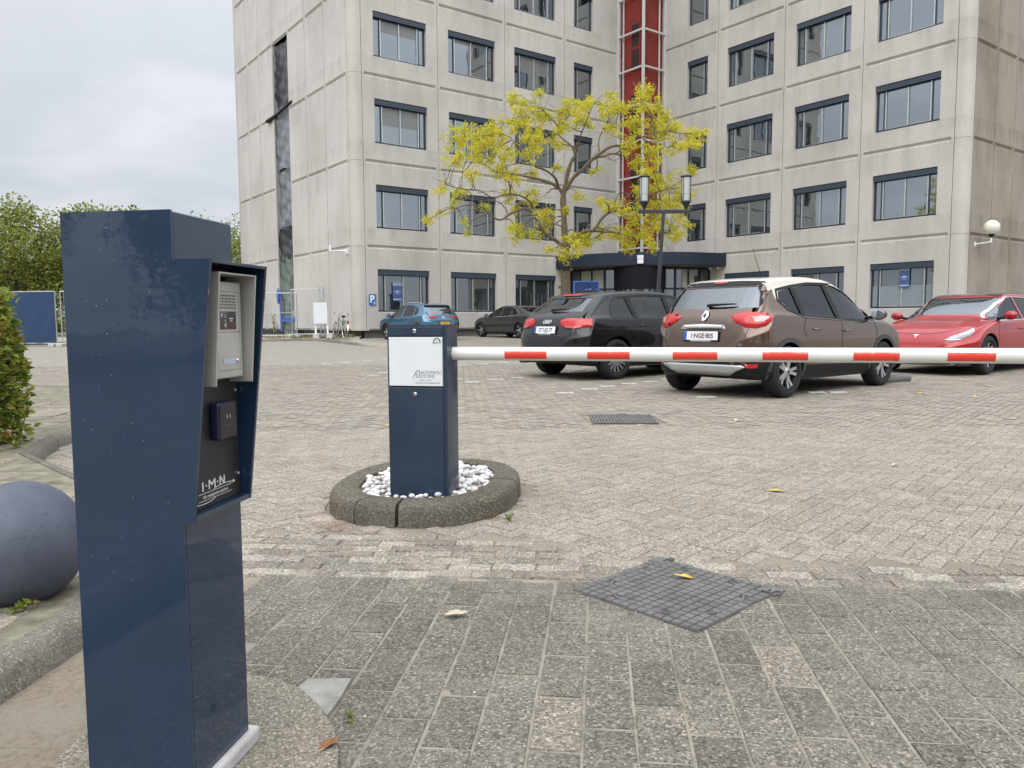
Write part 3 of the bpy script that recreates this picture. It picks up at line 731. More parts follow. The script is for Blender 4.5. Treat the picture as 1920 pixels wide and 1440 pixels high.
for i in range(0, 23, 2):
    x, y = A[i]; a = math.atan2(y, x); Mx = Matrix.Translation((x, y, 0)) @ Matrix.Rotation(a, 4, 'Z'); mb.box(-.04, .06, -.05, .05, .25, ZC0 - .05, 0, Mx)
for z in (.3, 2.55, 3.6):
    o_, i_ = arc(RG + .05, 22), arc(RG - .05, 22)
    for k in range(22): mb.add([(*o_[k], z), (*o_[k + 1], z), (*i_[k + 1], z), (*i_[k], z), (*o_[k], z + .1), (*o_[k + 1], z + .1), (*i_[k + 1], z + .1), (*i_[k], z + .1)], [(0, 1, 5, 4), (4, 5, 6, 7), (3, 2, 1, 0)])
mb.build('entrance_frame', M['canopy'], bld)
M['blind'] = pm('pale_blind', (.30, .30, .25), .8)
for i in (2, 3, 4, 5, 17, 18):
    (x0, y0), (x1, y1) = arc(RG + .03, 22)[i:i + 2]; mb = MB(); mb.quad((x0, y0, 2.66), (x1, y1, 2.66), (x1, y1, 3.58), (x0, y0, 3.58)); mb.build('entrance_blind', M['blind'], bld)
am = (ang0 + ang1) / 2; rx, ry = (RG - .25) * cos(am), (RG - .25) * sin(am)
Mx = Matrix.Translation((rx, ry, 0))
mb = MB(); mb.lathe([(1.35, 2.55), (1.35, ZC0 - .06)], 40, 0, Mx); mb.lathe([(1.35, 2.55), (.01, 2.55)], 40, 0, Mx); drum = mb.build('revolving_door', pm('drum_dark', (.008, .009, .012), .6, spec=.15), bld)
mb = MB(); mb.lathe([(1.28, .3), (1.28, 2.55)], 40, 0, Mx); mb.build('door_glass', M['pane_low'], drum)
mb = MB()
for i in range(8):
    a = am + pi / 8 + i * pi / 4; Mb = Mx @ Matrix.Rotation(a, 4, 'Z'); mb.box(1.27, 1.34, -.05, .05, .25, 2.56, 0, Mb)
mb.build('door_frame', M['canopy'], drum)
M['curtain'] = pm('lobby_curtain', (.33, .31, .26), .8, var=.4, vscale=20)
a = am + .16
for da in (-.22, .16):
    mb = MB(); Mb = Mx @ Matrix.Rotation(am + da * 1.3, 4, 'Z'); mb.box(1.285, 1.295, -.16, .16, .4, 2.45, 0, Mb)
    mb.build('door_leaf_trim', M['curtain'], drum)
# small white box lamps and cameras on the fascia
def mount(name, label, cat, loc, build, rz=0):
    t = thing(name, label, cat, loc, rz); build(t); return t
ap = OB + Vector(((RC + .06) * cos(am), (RC + .06) * sin(am), 0))
def b_(t):
    mb = MB(); mb.box(-.16, .16, -.06, .06, 0, .20, 0); mb.build('housing', M['offwhite'], t, bevel=.015)
    mb = MB(); mb.box(-.15, .15, -.075, .05, -.22, -.02, 0); mb.build('diffuser', M['white'], t, bevel=.01)
mount('entrance_light', 'small white box light on the front edge of the curved navy canopy', 'light', (ap.x, ap.y, 4.04), b_, am + pi / 2)
# ------------------------------------------------------------------ intercom post (nearest thing on the left)
def mat_navy(name):
    m, nt, b = newmat(name); b.inputs['Roughness'].default_value = .4; b.inputs['Specular IOR Level'].default_value = .25; b.inputs['Coat Weight'].default_value = .85; b.inputs['Coat Roughness'].default_value = .06
    v = coords(nt)
    lk(nt, ramp(nt, noise(nt, v, 4, 5, .6), [(.3, (.0085, .024, .056)), (.75, (.013, .033, .071))]), b.inputs['Base Color'])
    st = noise(nt, coords(nt, 'Object', (9, 9, 1.1)), 1.0, 5, .7)
    lk(nt, ramp(nt, st, [(.35, (.01,) * 3), (.8, (.07,) * 3)]), b.inputs['Coat Roughness'])
    bump(nt, b, noise(nt, v, 9, 3), .05, .01)
    nb = [n for n in nt.nodes if n.type == 'BUMP'][0]; lk(nt, nb.outputs[0], b.inputs['Coat Normal'])
    return m
M['navy'] = mat_navy('navy_powder_coat')
M['navy_box'] = pm('navy_cabinet_paint', (.012, .027, .055), .42, coat=.35, var=.15, vscale=5)
M['panel_black'] = pm('matt_black_plate', (.017, .017, .019), .45, bstr=.15, bscale=500)
M['beige_metal'] = pm('beige_grey_metal', (.44, .43, .40), .42, .3, bstr=.1, bscale=700)
M['print_white'] = pm('print_white', (.62, .62, .60), .6, var=.05)
M['screen'] = pm('dark_display', (.010, .011, .012), .08, coat=1)
M['screen_red'] = pm('dull_red_corner', (.10, .012, .014), .2)
M['paper'] = pm('name_card', (.40, .46, .52), .25)
TH_P = R(-9.484); PW, PD_, PH = .2256, .2347, 1.2145
post = thing('intercom_post', 'tall glossy navy blue steel intercom post with hooded front beside the drive', 'intercom', (-.652, 1.491, 0), TH_P)
# local frame: +x = out of the front face, +y = across the front face, column occupies x[-PD_,0], y[0,PW]
mb = MB(); mb.box(-PD_, 0, .0045, PW, .03, PH); mb.build('column', M['navy'], post, bevel=.006, seg=3)
# hood: folded sheet frame that is deepest at its top
zt, zb, et, eb, th = 1.121, .604, .080, .0245, .007
side_poly = [(-PD_ - .001, .03), (.001, .03), (.001, zb), (eb, zb), (et, zt), (.001, zt), (.001, PH + .001), (-PD_ - .001, PH + .001)]
mb = MB(); mb.prism(side_poly, -.0045, .0016, 0, Matrix(((1, 0, 0, 0), (0, 0, -1, 0), (0, 1, 0, 0), (0, 0, 0, 1)))); mb.build('side_sheet', M['navy'], post, bevel=.0022)
mb = MB()
for y0, y1 in ((.0046, th), (PW - th, PW + .0012)):
    pr = [(-.002, zb), (eb, zb), (et, zt), (-.002, zt)]
    vs = [(x, y0, z) for x, z in pr] + [(x, y1, z) for x, z in pr]
    mb.add(vs, [(0, 1, 2, 3), (7, 6, 5, 4), (0, 4, 5, 1), (1, 5, 6, 2), (2, 6, 7, 3), (3, 7, 4, 0)])
mb.box(-.002, et - .0005, th, PW - th, zt - th, zt - .0005); mb.box(-.002, eb - .0005, th, PW - th, zb + .0005, zb + .012)
hood = mb.build('hood', M['navy'], post, bevel=.0025)
mb = MB(); mb.box(.001, .004, th + .002, PW - th - .002, zb + .014, zt - th - .002); plate = mb.build('back_plate', M['panel_black'], post)
for y, z in ((PW - .018, .664), (.018, .664), (PW - .018, .85)):
    mb = MB(); mb.lathe([(.0045, 0), (.0045, .003), (.002, .0042), (.0001, .0042)], 10, 0, Matrix.Translation((.004, y, z)) @ Matrix.Rotation(pi / 2, 4, 'Y'))
    mb.build('screw', M['chrome'], plate)
# I M N wordmark
def FP(y, z, x=.0046): return frame((x, y, z), (0, 1, 0), (0, 0, 1))
mb = MB()
def flat(mb, pts, x=.0046, m=0): mb.add([(x, a, c_) for a, c_ in pts], [tuple(range(len(pts)))], m)
def stroke(mb, pts, w, x=.0046, m=0):
    for i in range(len(pts) - 1):
        a, c_ = Vector(pts[i]), Vector(pts[i + 1]); t = (c_ - a).normalized(); n = Vector((-t.y, t.x)) * w / 2
        flat(mb, [a - n, c_ - n, c_ + n, a + n], x, m)
Zl, Hh = .6525, .019
flat(mb, [(.064, Zl), (.069, Zl), (.069, Zl + Hh), (.064, Zl + Hh)])
for y in (.079, .122): flat(mb, [(y - .002, Zl + .008), (y + .002, Zl + .008), (y + .002, Zl + .012), (y - .002, Zl + .012)])
stroke(mb, [(.090, Zl), (.090, Zl + Hh), (.101, Zl + .008), (.112, Zl + Hh), (.112, Zl)], .0045)
stroke(mb, [(.132, Zl), (.132, Zl + Hh), (.149, Zl + .001), (.149, Zl + Hh)], .0045)
logo = mb.build('wordmark', M['print_white'], plate)
mb = MB(); stroke(mb, [(.05, .6475), (.178, .6475)], .0011); stroke(mb, [(.05, .6325), (.178, .6325)], .0011)
a1 = [(.105 + .041 * (1 - cos(pi * t / 10)) , .6475 + .0065 * sin(pi * t / 10)) for t in range(11)]
a2 = [(.112 - .041 * (1 - cos(pi * t / 10)) , .6325 - .0065 * sin(pi * t / 10)) for t in range(11)]
stroke(mb, a1[:10], .0016, .0048); stroke(mb, a2[:10], .0016, .0048)
flat(mb, [(.181, .6475), (.194, .650), (.184, .6555)], .0049); flat(mb, [(.036, .6325), (.024, .630), (.034, .6245)], .0049)
mb.build('arrow_emblem', M['print_white'], plate)
lettering('infra management nederland', .0098, FP(.114, .6368), M['print_white'], plate, sx=.86, bold=.00012)
# card reader
mb = MB(); mb.box(.004, .026, .100, .172, .752, .832); rd = mb.build('card_reader', pm('reader_shell', (.016, .020, .055), .35), post, bevel=.007, seg=4)
mb = MB(); mb.box(.0255, .0272, .1035, .1685, .7555, .8285); mb.build('reader_face', M['panel_black'], rd, bevel=.003)
mb = MB()
for r_, sgn in ((.0032, 1), (.0055, 1), (.0032, -1), (.0055, -1)):
    pts = [(.136 + sgn * (.0015 + r_ * cos(t)), .801 + r_ * 1.2 * sin(t)) for t in np.linspace(-.75, .75, 7)]
    stroke(mb, pts, .0011, .0276)
for y in (.127, .136, .145): flat(mb, [(y - .0012, .782), (y + .0012, .782), (y + .0012, .7828), (y - .0012, .7828)], .0276)
mb.build('reader_symbol', M['print_white'], rd)
# door station with its own rain hood
y0, y1, z0, z1 = .038, .185, .871, 1.099
mb = MB()
for a, c_ in ((y0, y0 + .0035), (y1 - .0035, y1)):
    pr = [(.004, z0), (.060, z0), (.076, z1), (.004, z1)]
    vs = [(x, a, z) for x, z in pr] + [(x, c_, z) for x, z in pr]
    mb.add(vs, [(0, 1, 2, 3), (7, 6, 5, 4), (0, 4, 5, 1), (1, 5, 6, 2), (2, 6, 7, 3), (3, 7, 4, 0)])
mb.box(.004, .0755, y0 + .0035, y1 - .0035, z1 - .0035, z1 - .0002)
st = mb.build('door_station', M['beige_metal'], post, bevel=.0018)
yc0, yc1, zc0, zc1 = .062, .170, .884, 1.083
mb = MB(); mb.box(.004, .046, yc0, yc1, zc0, zc1); mb.build('station_body', M['beige_metal'], st, bevel=.003)
XF = .0464
mb = MB()
for a, c_, z, w in ((.072, .160, 1.062, .0), (.072, .160, .979, 0), (.072, .160, .900, 0)): flat(mb, [(a, z), (c_, z), (c_, z + .0007), (a, z + .0007)], XF)
for y in (.072, .160): flat(mb, [(y, .900), (y + .0006, .900), (y + .0006, 1.062), (y, 1.062)], XF)
for i in range(5):
    for j in range(12):
        y = .0835 + j * .0055; z = 1.0275 + i * .0062
        flat(mb, [(y, z), (y + .0022, z), (y + .0022, z + .0038), (y, z + .0038)], XF + .0002)
mb.build('speaker_slots', M['ink'], st)
mb = MB(); flat(mb, [(.084, .985), (.146, .985), (.146, 1.022), (.084, 1.022)], XF + .0004); scr = mb.build('display', M['screen'], st)
mb = MB(); stroke(mb, [(.1065, .985), (.1065, 1.022)], .0006, XF + .0007)
stroke(mb, [(.099, 1.010), (.102, 1.0155), (.105, 1.010), (.099, 1.010)], .0007, XF + .0007); stroke(mb, [(.099, 1.005), (.101, 1.002), (.1035, 1.005), (.105, 1.0)], .0007, XF + .0007)
flat(mb, [(.100, .990), (.104, .990), (.104, .997), (.100, .997)], XF + .0007); flat(mb, [(.0875, 1.011), (.0915, 1.011), (.0915, 1.017), (.0875, 1.017)], XF + .0007)
flat(mb, [(.118, 1.006), (.133, 1.006), (.133, 1.0085), (.118, 1.0085)], XF + .0007); flat(mb, [(.120, 1.0015), (.131, 1.0015), (.131, 1.003), (.120, 1.003)], XF + .0007)
mb.build('display_symbols', M['print_white'], scr)
mb = MB(); flat(mb, [(.135, .9865), (.1455, .9865), (.1455, .992), (.139, .990)], XF + .0007); mb.build('display_corner', M['screen_red'], scr)
mb = MB(); flat(mb, [(.092, .9125), (.138, .9125), (.138, .9245), (.092, .9245)], XF + .0004); mb.build('name_plate', M['paper'], st)
mb = MB(); mb.lathe([(.0001, .003), (.0042, .003), (.0055, .001), (.0055, 0)], 16, 0, Matrix.Translation((XF, .147, .919)) @ Matrix.Rotation(pi / 2, 4, 'Y')); mb.build('call_button', M['chrome'], st)
# beads of rain on the side sheet
mb = MB(); rr = random.Random(12)
for k in range(70):
    x = -PD_ + .02 + (PD_ - .03) * rr.random(); z = 1.19 - .75 * rr.random() ** 1.4; r_ = rr.uniform(.0003, .0008) * (1.3 if rr.random() < .1 else 1)
    mb.lathe([(.0001, r_ * .6), (r_ * .7, r_ * .45), (r_, 0)], 6, 0, Matrix.Translation((x, -.0015, z)) @ Matrix.Rotation(pi / 2, 4, 'X') @ Matrix.Diagonal((1.3, .8, 1, 1)))
wd = mb.build('water_drops', pm('rain_bead', (.62, .68, .75), .1, var=.02), post); wd['kind'] = 'stuff'
# pale concrete foot under the post
mb = MB(); mb.box(-PD_ - .03, .016, -.03, PW + .022, .02, .058)
M['pale_conc'] = pm('pale_concrete', (.44, .43, .41), .85, var=.2, vscale=15, bstr=.5, bscale=60)
mb.build('concrete_foot', M['pale_conc'], post, bevel=.008)

# ------------------------------------------------------------------ barrier, its island and pebbles
isl_t = MB()
mbk = MB(); N = 96
cuts = [0, 20, 44, 66, 72, 96]
prof = [(1.0, -.02), (.992, .072), (.975, .100), (.94, .113), (.88, .116), (.74, .117), (.71, .110), (.70, .06)]
for a, b_ in zip(cuts[:-1], cuts[1:]):
    vs = []; n = b_ - a + 1
    for k in range(a, b_ + 1):
        e = .12 if k == a else (-.12 if k == b_ else 0)
        for s_, z in prof:
            rx, ry = .51 - (1 - s_) * .53, .66 - (1 - s_) * .57
            x, y = isl_pt(2 * pi * (k + e) / N, rx, ry); vs.append((x, y, z))
    kf = len(prof)
    mbk.add(vs, [(i * kf + j, (i + 1) * kf + j, (i + 1) * kf + j + 1, i * kf + j + 1) for i in range(n - 1) for j in range(kf - 1)], 0, None, True)
    mbk.add(vs[:kf], [tuple(range(kf))]); mbk.add(vs[-kf:], [tuple(range(kf - 1, -1, -1))])
M['kerb_dark'] = mat_paver('island_kerb_concrete', [(0, (.100, .089, .068)), (1, (.128, .114, .088))], 170, .12, .55, .9, 1.4)
tag(mbk.build('traffic_island', M['kerb_dark'], sharp=55), 'oval dark aggregate concrete kerb ring with white pebbles inside, around the barrier cabinet', 'kerb')
mb = MB(); mb.prism([isl_pt(2 * pi * k / 40, .37, .50) for k in range(40)], .02, .088); struct(mb.build('island_soil', M['sand']))
BX = R(-13); bd = Vector((cos(BX), sin(BX), 0)); bs = Vector((-sin(BX), cos(BX), 0))
bar = thing('barrier_cabinet', 'navy blue barrier cabinet with a white upper panel standing in the pebbles of the island', 'barrier', (-.639, 3.945, .06), BX)
BW, BD, BH = .318, .246, .915
mb = MB()     # carcass with rounded right side
pl = [(0, 0), (BW - .012, 0)] + [(BW - .012 + .012 * sin(t), .012 - .012 * cos(t)) for t in np.linspace(.2, pi / 2, 4)] + [(BW, BD - .07)] + [(BW - .07 + .07 * cos(t), BD - .07 + .07 * sin(t)) for t in np.linspace(.15, pi / 2, 8)] + [(0, BD)]
mb.prism(pl, 0, BH, 0, None, True); body = mb.build('cabinet', M['navy_box'], bar, bevel=.003, sharp=30)
mb = MB(); pl2 = [(x * 1.006 - .001, y * 1.01 - .001) for x, y in pl]; mb.prism(pl2, BH + .0005, BH + .006); mb.build('lid', M['navy_box'], bar, bevel=.002)
dx0, dx1 = .016, .300
mb = MB(); mb.box(dx0, dx1, -.010, .001, .022, .600); dr = mb.build('door', M['navy_box'], bar, bevel=.002)
mb = MB(); mb.box(dx0 - .003, dx1 - .002, -.013, .001, .610, .858); wp = mb.build('white_panel', pm('white_panel', (.66, .68, .70), .4, var=.03), bar, bevel=.0015)
mb = MB(); mb.box(dx0, dx1, -.008, .001, .866, BH - .004); tp = mb.build('top_strip', M['navy_box'], bar, bevel=.0015)
for par, z, y in ((dr, .568, -.010), (tp, .889, -.008)):
    mb = MB(); mb.lathe([(.0001, .006), (.007, .006), (.0105, .003), (.0115, 0)], 18, 0, Matrix.Translation((.150, y, z)) @ Matrix.Rotation(pi / 2, 4, 'X')); mb.box(.1492, .1508, y - .0068, y - .005, z - .005, z + .005, 1)
    mb.build('lock', [M['chrome'], M['ink']], par)
def FB2(x, z, y=-.0135): return frame((x, y, z), (1, 0, 0), (0, 0, 1))
lettering('AUTOMATIC', .0245, FB2(.1815, .6705), M['inkgrey'], wp, shear=.25, align='LEFT', sx=.80)
lettering('SYSTEMS', .0245, FB2(.1795, .651), M['inkgrey'], wp, shear=.25, align='LEFT', sx=.80)
lettering('www.automatic-systems.com', .0125, FB2(.220, .6215), M['inkgrey'], wp, sx=.9)
mb = MB()
def stk(mb, pts, w, y=-.0135, m=0):
    for i in range(len(pts) - 1):
        a, c_ = Vector(pts[i]), Vector(pts[i + 1]); t = (c_ - a).normalized(); n = Vector((-t.y, t.x)) * w / 2
        mb.add([(q.x, y, q.y) for q in (a - n, c_ - n, c_ + n, a + n)], [(0, 1, 2, 3)], m)
stk(mb, [(.140, .650), (.163, .687), (.1775, .688), (.1745, .650)], .0038)
stk(mb, [(.168, .672), (.160, .671), (.158, .6635), (.166, .6605), (.165, .653), (.156, .652)], .0028)
stk(mb, [(.140, .631), (.286, .631)], .0008)
for x0, x1 in ((.178, .190), (.192, .205), (.212, .225), (.227, .240)): stk(mb, [(x0, .640), (x1, .640)], .003)
mb.build('maker_emblem', M['inkgrey'], wp)
mb = MB(); cxs, czs = .2715, .834
stk(mb, [(cxs + .017 * cos(t), czs + .017 * sin(t)) for t in np.linspace(-.45, pi + .75, 26)], .0065)
stk(mb, [(cxs - .008, czs - .005), (cxs + .008, czs - .005)], .0045); stk(mb, [(cxs - .006, czs + .004), (cxs + .006, czs + .004)], .0018)
mb.build('round_sticker', M['inkgrey'], wp)
# the boom
b0 = Vector((-.639, 3.945, 0)) + bd * (BW - .01) + bs * .115; b0.z = .830
boom = thing('barrier_boom', 'long round white barrier boom with red reflective patches across the drive', 'barrier boom', b0, BX)
M['boom_white'] = pm('boom_white', (.66, .66, .63), .38, coat=.3, var=.06, vscale=3)
m, nt, b = newmat('worn_red_film'); b.inputs['Roughness'].default_value = .45
v = coords(nt); sp_ = nt.nodes.new('ShaderNodeSeparateXYZ'); lk(nt, coords(nt), sp_.inputs[0])
w_ = nt.nodes.new('ShaderNodeMath'); w_.operation = 'MULTIPLY_ADD'; lk(nt, sp_.outputs['Z'], w_.inputs[0]); w_.inputs[1].default_value = 22; lk(nt, noise(nt, v, 28, 6, .75), w_.inputs[2])
lk(nt, ramp(nt, w_.outputs[0], [(.66, (.68, .050, .030)), (.94, (.46, .27, .25))]), b.inputs['Base Color']); M['film'] = m
mb = MB(); mb.tube([(0, 0, 0), (3.75, 0, 0)], .0345, 32); mb.lathe([(.001, .004), (.034, .004), (.0355, 0)], 32, 0, Matrix.Translation((3.75, 0, 0)) @ Matrix.Rotation(pi / 2, 4, 'Y')); mb.build('pole', M['boom_white'], boom, sharp=60)
def solve_len(r_):   # distance along the boom of a patch edge
    return (r_ * b0.y - b0.x) / (bd.x - r_ * bd.y)
for a, c_ in ((949, 1027), (1103, 1182), (1262, 1345), (1429, 1514), (1598, 1684), (1773, 1863)):
    x0, x1 = solve_len((a - 960) / 1440), solve_len((c_ - 960) / 1440); mb = MB(); r_ = .0350; vs = []
    for i in range(9):
        t = R(205 - 68 * i / 8)
        vs += [(x0, r_ * cos(t), r_ * sin(t) * -1), (x1, r_ * cos(t), r_ * sin(t) * -1)]
    mb.add(vs, [(2 * i, 2 * i + 1, 2 * i + 3, 2 * i + 2) for i in range(8)], 0, None, True); mb.build('red_patch', M['film'], boom)
for k in range(2):
    x0 = solve_len((1863 - 960) / 1440) + .205 + k * .41; mb = MB(); vs = []
    for i in range(9):
        t = R(205 - 68 * i / 8); vs += [(x0, .035 * cos(t), -.035 * sin(t)), (x0 + .205, .035 * cos(t), -.035 * sin(t))]
    mb.add(vs, [(2 * i, 2 * i + 1, 2 * i + 3, 2 * i + 2) for i in range(8)], 0, None, True); mb.build('red_patch', M['film'], boom)
# white pebbles
m, nt, b = newmat('white_pebble'); b.inputs['Roughness'].default_value = .6
oi = nt.nodes.new('ShaderNodeObjectInfo')
c = ramp(nt, oi.outputs['Random'], [(0, (.56, .56, .55)), (.6, (.70, .71, .71)), (.88, (.62, .60, .56)), (1, (.36, .30, .24))])
lk(nt, mixc(nt, ramp(nt, noise(nt, coords(nt), 40, 4), [(.4, (0,) * 3), (.8, (.35,) * 3)]), c, (.40, .37, .33)), b.inputs['Base Color']); M['pebble'] = m
pr = random.Random(3); protos = []
for k in range(5):
    mb = MB(); mb.sphere(.02, 14, 9, 0, None, .72)
    mb.v = [(x * pr.uniform(.97, 1.03) * (1 + .25 * sin(2.1 * k + x * 60)), y * (1 + .12 * cos(k + y * 55)), z) for x, y, z in mb.v]
    me = bpy.data.meshes.new('pebble'); me.from_pydata(mb.v, [], mb.f); me.materials.append(M['pebble'])
    for q in me.polygons: q.use_smooth = True
    protos.append(me)
cnt = 0; placed = []
def in_box(x, y, pad=.012):
    d = Vector((x + .639, y - 3.945, 0)); u, v_ = d.dot(bd), d.dot(bs); return -pad < u < BW + pad and -pad < v_ < BD + pad
for tries in range(6000):
    t = pr.uniform(0, 2 * pi); s_ = math.sqrt(pr.uniform(0, 1)); x, y = isl_pt(t, .350 * s_, .475 * s_)
    if in_box(x, y): continue
    lvl = .088
    if any((x - a) ** 2 + (y - b_) ** 2 < .027 ** 2 for a, b_, q in placed if q == 0): 
        if pr.random() < .80 or any((x - a) ** 2 + (y - b_) ** 2 < .030 ** 2 for a, b_, q in placed if q == 1): continue
        layer = 1
    else: layer = 0
    placed.append((x, y, layer))
    o = bpy.data.objects.new('pebble', protos[len(placed) % 5]); COL.objects.link(o)
    s2 = pr.uniform(.62, 1.2); o.scale = (s2 * pr.uniform(.85, 1.2), s2, s2 * pr.uniform(.8, 1.05)); o.location = (x, y, .098 + layer * .017); o.rotation_euler = (pr.uniform(-.3, .3), pr.uniform(-.3, .3), pr.uniform(0, 6.3))
    tag(o, 'smooth whitish pebble lying in the oval island round the barrier cabinet', 'pebble', 'white pebbles in the barrier island')
    if len(placed) >= 285: break

# ------------------------------------------------------------------ iron covers
M['iron'] = pm('cast_iron', (.135, .129, .125), .6, .25, var=.3, vscale=14, bstr=.3, bscale=90)
M['iron_dark'] = pm('iron_gap', (.07, .066, .06), .85, var=.6, vscale=9)
man = thing('manhole_cover', 'square cast iron manhole cover set diagonally among the slabs, small raised squares', 'manhole cover', (MAN_C.x, MAN_C.y, .0025), MAN_A)
mb = MB(); mb.box(-MAN_S, MAN_S, -MAN_S, MAN_S, -.02, .006, 0); mb.build('cover_plate', M['iron_dark'], man)
mb = MB(); n = 15; st_ = 2 * MAN_S / n
for i in range(n):
    for j in range(n):
        x, y = -MAN_S + (i + .5) * st_, -MAN_S + (j + .5) * st_; r_ = math.hypot(x, y)
        if abs(r_ - .238) < .008: continue
        if r_ > .24 and ((x > .20 and y < -.2) or (x > .2 and y > .2)): continue
        w0, w1 = st_ * .455, st_ * .40; h = .0125
        mb.add([(x - w0, y - w0, .005), (x + w0, y - w0, .005), (x + w0, y + w0, .005), (x - w0, y + w0, .005), (x - w1, y - w1, h), (x + w1, y - w1, h), (x + w1, y + w1, h), (x - w1, y + w1, h)],
               [(4, 5, 6, 7), (0, 1, 5, 4), (1, 2, 6, 5), (2, 3, 7, 6), (3, 0, 4, 7)])
mb.box(.205, .28, .205, .28, .004, .011); mb.box(.205, .28, -.28, -.205, .004, .011)
mb.build('tread_pads', M['iron'], man)
mb = MB(); mb.lathe([(.2345, .004), (.2345, .0115), (.2415, .0115), (.2415, .004)], 64); mb.build('lid_ring', M['iron'], man)
lettering('P', .07, frame((.243, .218, .0145), (0, -1, 0), (1, 0, 0)) @ Matrix.Identity(4), M['iron'], man, extrude=.002, name='cast_letter')
lettering('UT', .055, frame((.243, -.262, .0145), (-.0, 1, 0), (-1, 0, 0)), M['iron'], man, extrude=.002, name='cast_letter')
gr = thing('drain_grate', 'dark rectangular slotted drain grate sunk in the herringbone paving behind the boom', 'drain', (1.105, 7.63, .006), R(-3))
mb = MB(); mb.box(-.315, .315, -.33, .33, -.02, .004); mb.build('grate_bed', M['iron_dark'], gr)
mb = MB()
for i in range(21):
    x = -.305 + i * .0305; mb.box(x - .0085, x + .0085, -.30, .30, .003, .011)
mb.box(-.315, .315, -.33, -.30, .003, .0115); mb.box(-.315, .315, .30, .33, .003, .0115); mb.box(-.315, .315, -.02, .02, .002, .0105)
mb.build('grate_bars', M['iron'], gr)

# ------------------------------------------------------------------ concrete ball
m, nt, b = newmat('painted_concrete'); b.inputs['Roughness'].default_value = .62
v = coords(nt); c = ramp(nt, noise(nt, v, 7, 6, .65), [(.3, (.052, .062, .088)), (.7, (.085, .097, .130))])
vo = nt.nodes.new('ShaderNodeTexVoronoi'); vo.inputs['Scale'].default_value = 26; lk(nt, v, vo.inputs['Vector'])
pit = ramp(nt, vo.outputs['Distance'], [(.05, (1,) * 3), (.13, (0,) * 3)]); pit = mixc(nt, 1, pit, ramp(nt, noise(nt, v, 9, 2), [(.5, (0,) * 3), (.6, (1,) * 3)]), 'MULTIPLY')
c = mixc(nt, pit, c, (.02, .02, .025))
ck = nt.nodes.new('ShaderNodeTexVoronoi'); ck.feature = 'DISTANCE_TO_EDGE'; ck.inputs['Scale'].default_value = 3.4; lk(nt, mixc(nt, .22, v, nt.nodes.new('ShaderNodeTexNoise').outputs['Color']), ck.inputs['Vector'])
c = mixc(nt, ramp(nt, ck.outputs['Distance'], [(.001, (.6,) * 3), (.005, (0,) * 3)]), c, (.035, .037, .045))
lk(nt, c, b.inputs['Base Color']); bump(nt, b, noise(nt, v, 60, 4), .25, .006)
mb = MB(); mb.lathe([(.0001, -.165), (.085, -.165), (.105, -.16), (.125, -.14)] + [(.2 * cos(t), .185 * sin(t)) for t in np.linspace(-.80, pi / 2 - .001, 22)], 44)
o = mb.build('concrete_ball', m); o.location = (-1.640, 2.50, .287 - .02); o.rotation_euler = (R(6), R(8), 1.0); o.scale = (1.0, 1.0, 1.14)
tag(o, 'big blue grey painted concrete ball with hairline cracks on the raised pavement at left', 'bollard')
# ------------------------------------------------------------------ vegetation
def leaf_mesh(name, pts, mat, l, w, rnd, parent=None, up=.3, droop=0, cupped=True):
    """many small leaves: pts = list of (position, outward direction)"""
    vs = []; fs = []
    for p, d in pts:
        a = Vector((rnd.gauss(0, 1), rnd.gauss(0, 1), rnd.gauss(0, .7) - droop)) * .8 + Vector(d)
        if a.length < 1e-3: a = Vector((1, 0, 0))
        a.normalize(); n = Vector((rnd.gauss(0, .7), rnd.gauss(0, .7), up + rnd.gauss(0, .6)))
        s_ = a.cross(n)
        if s_.length < 1e-3: s_ = a.orthogonal()
        s_.normalize(); k = rnd.uniform(.65, 1.25); L, W = l * k, w * k * rnd.uniform(.8, 1.15); p = Vector(p); nn = s_.cross(a)
        b0 = len(vs); f = nn * (W * .25 if cupped else 0)
        vs += [p, p + a * L * .45 + s_ * W * .5 + f, p + a * L - nn * L * .12, p + a * L * .45 - s_ * W * .5 + f]
        fs.append((b0, b0 + 1, b0 + 2, b0 + 3))
    me = bpy.data.meshes.new(name); me.from_pydata(vs, [], fs); me.materials.append(mat)
    o = bpy.data.objects.new(name, me); COL.objects.link(o); o.parent = parent; return o
def curve_pts(a, b_, sag, n, rnd, wob=.12):
    a, b_ = Vector(a), Vector(b_); L = (b_ - a).length; out_ = []
    w1 = Vector((rnd.gauss(0, 1), rnd.gauss(0, 1), rnd.gauss(0, .6))) * L * wob
    w2 = Vector((rnd.gauss(0, 1), rnd.gauss(0, 1), rnd.gauss(0, .6))) * L * wob * .5
    for i in range(n + 1):
        t = i / n; out_.append(a.lerp(b_, t) + w1 * sin(pi * t) + w2 * sin(2 * pi * t) + Vector((0, 0, sag * L * sin(pi * t))))
    return out_
M['leaf_yellow'] = mat_leaf('autumn_leaf', [(0, (.34, .42, .045)), (.32, (.54, .58, .055)), (.6, (.74, .67, .07)), (.88, (.84, .69, .08)), (1, (.72, .48, .05))], .55)
M['leaf_green'] = mat_leaf('summer_leaf', [(0, (.09, .13, .025)), (.4, (.19, .24, .045)), (.75, (.30, .32, .07)), (1, (.40, .36, .10))], .5)
M['leaf_hedge'] = mat_leaf('hedge_leaf', [(0, (.07, .12, .02)), (.25, (.15, .22, .035)), (.6, (.29, .34, .06)), (.88, (.38, .36, .08)), (.975, (.42, .30, .09)), (1, (.40, .17, .07))], .4, .42)
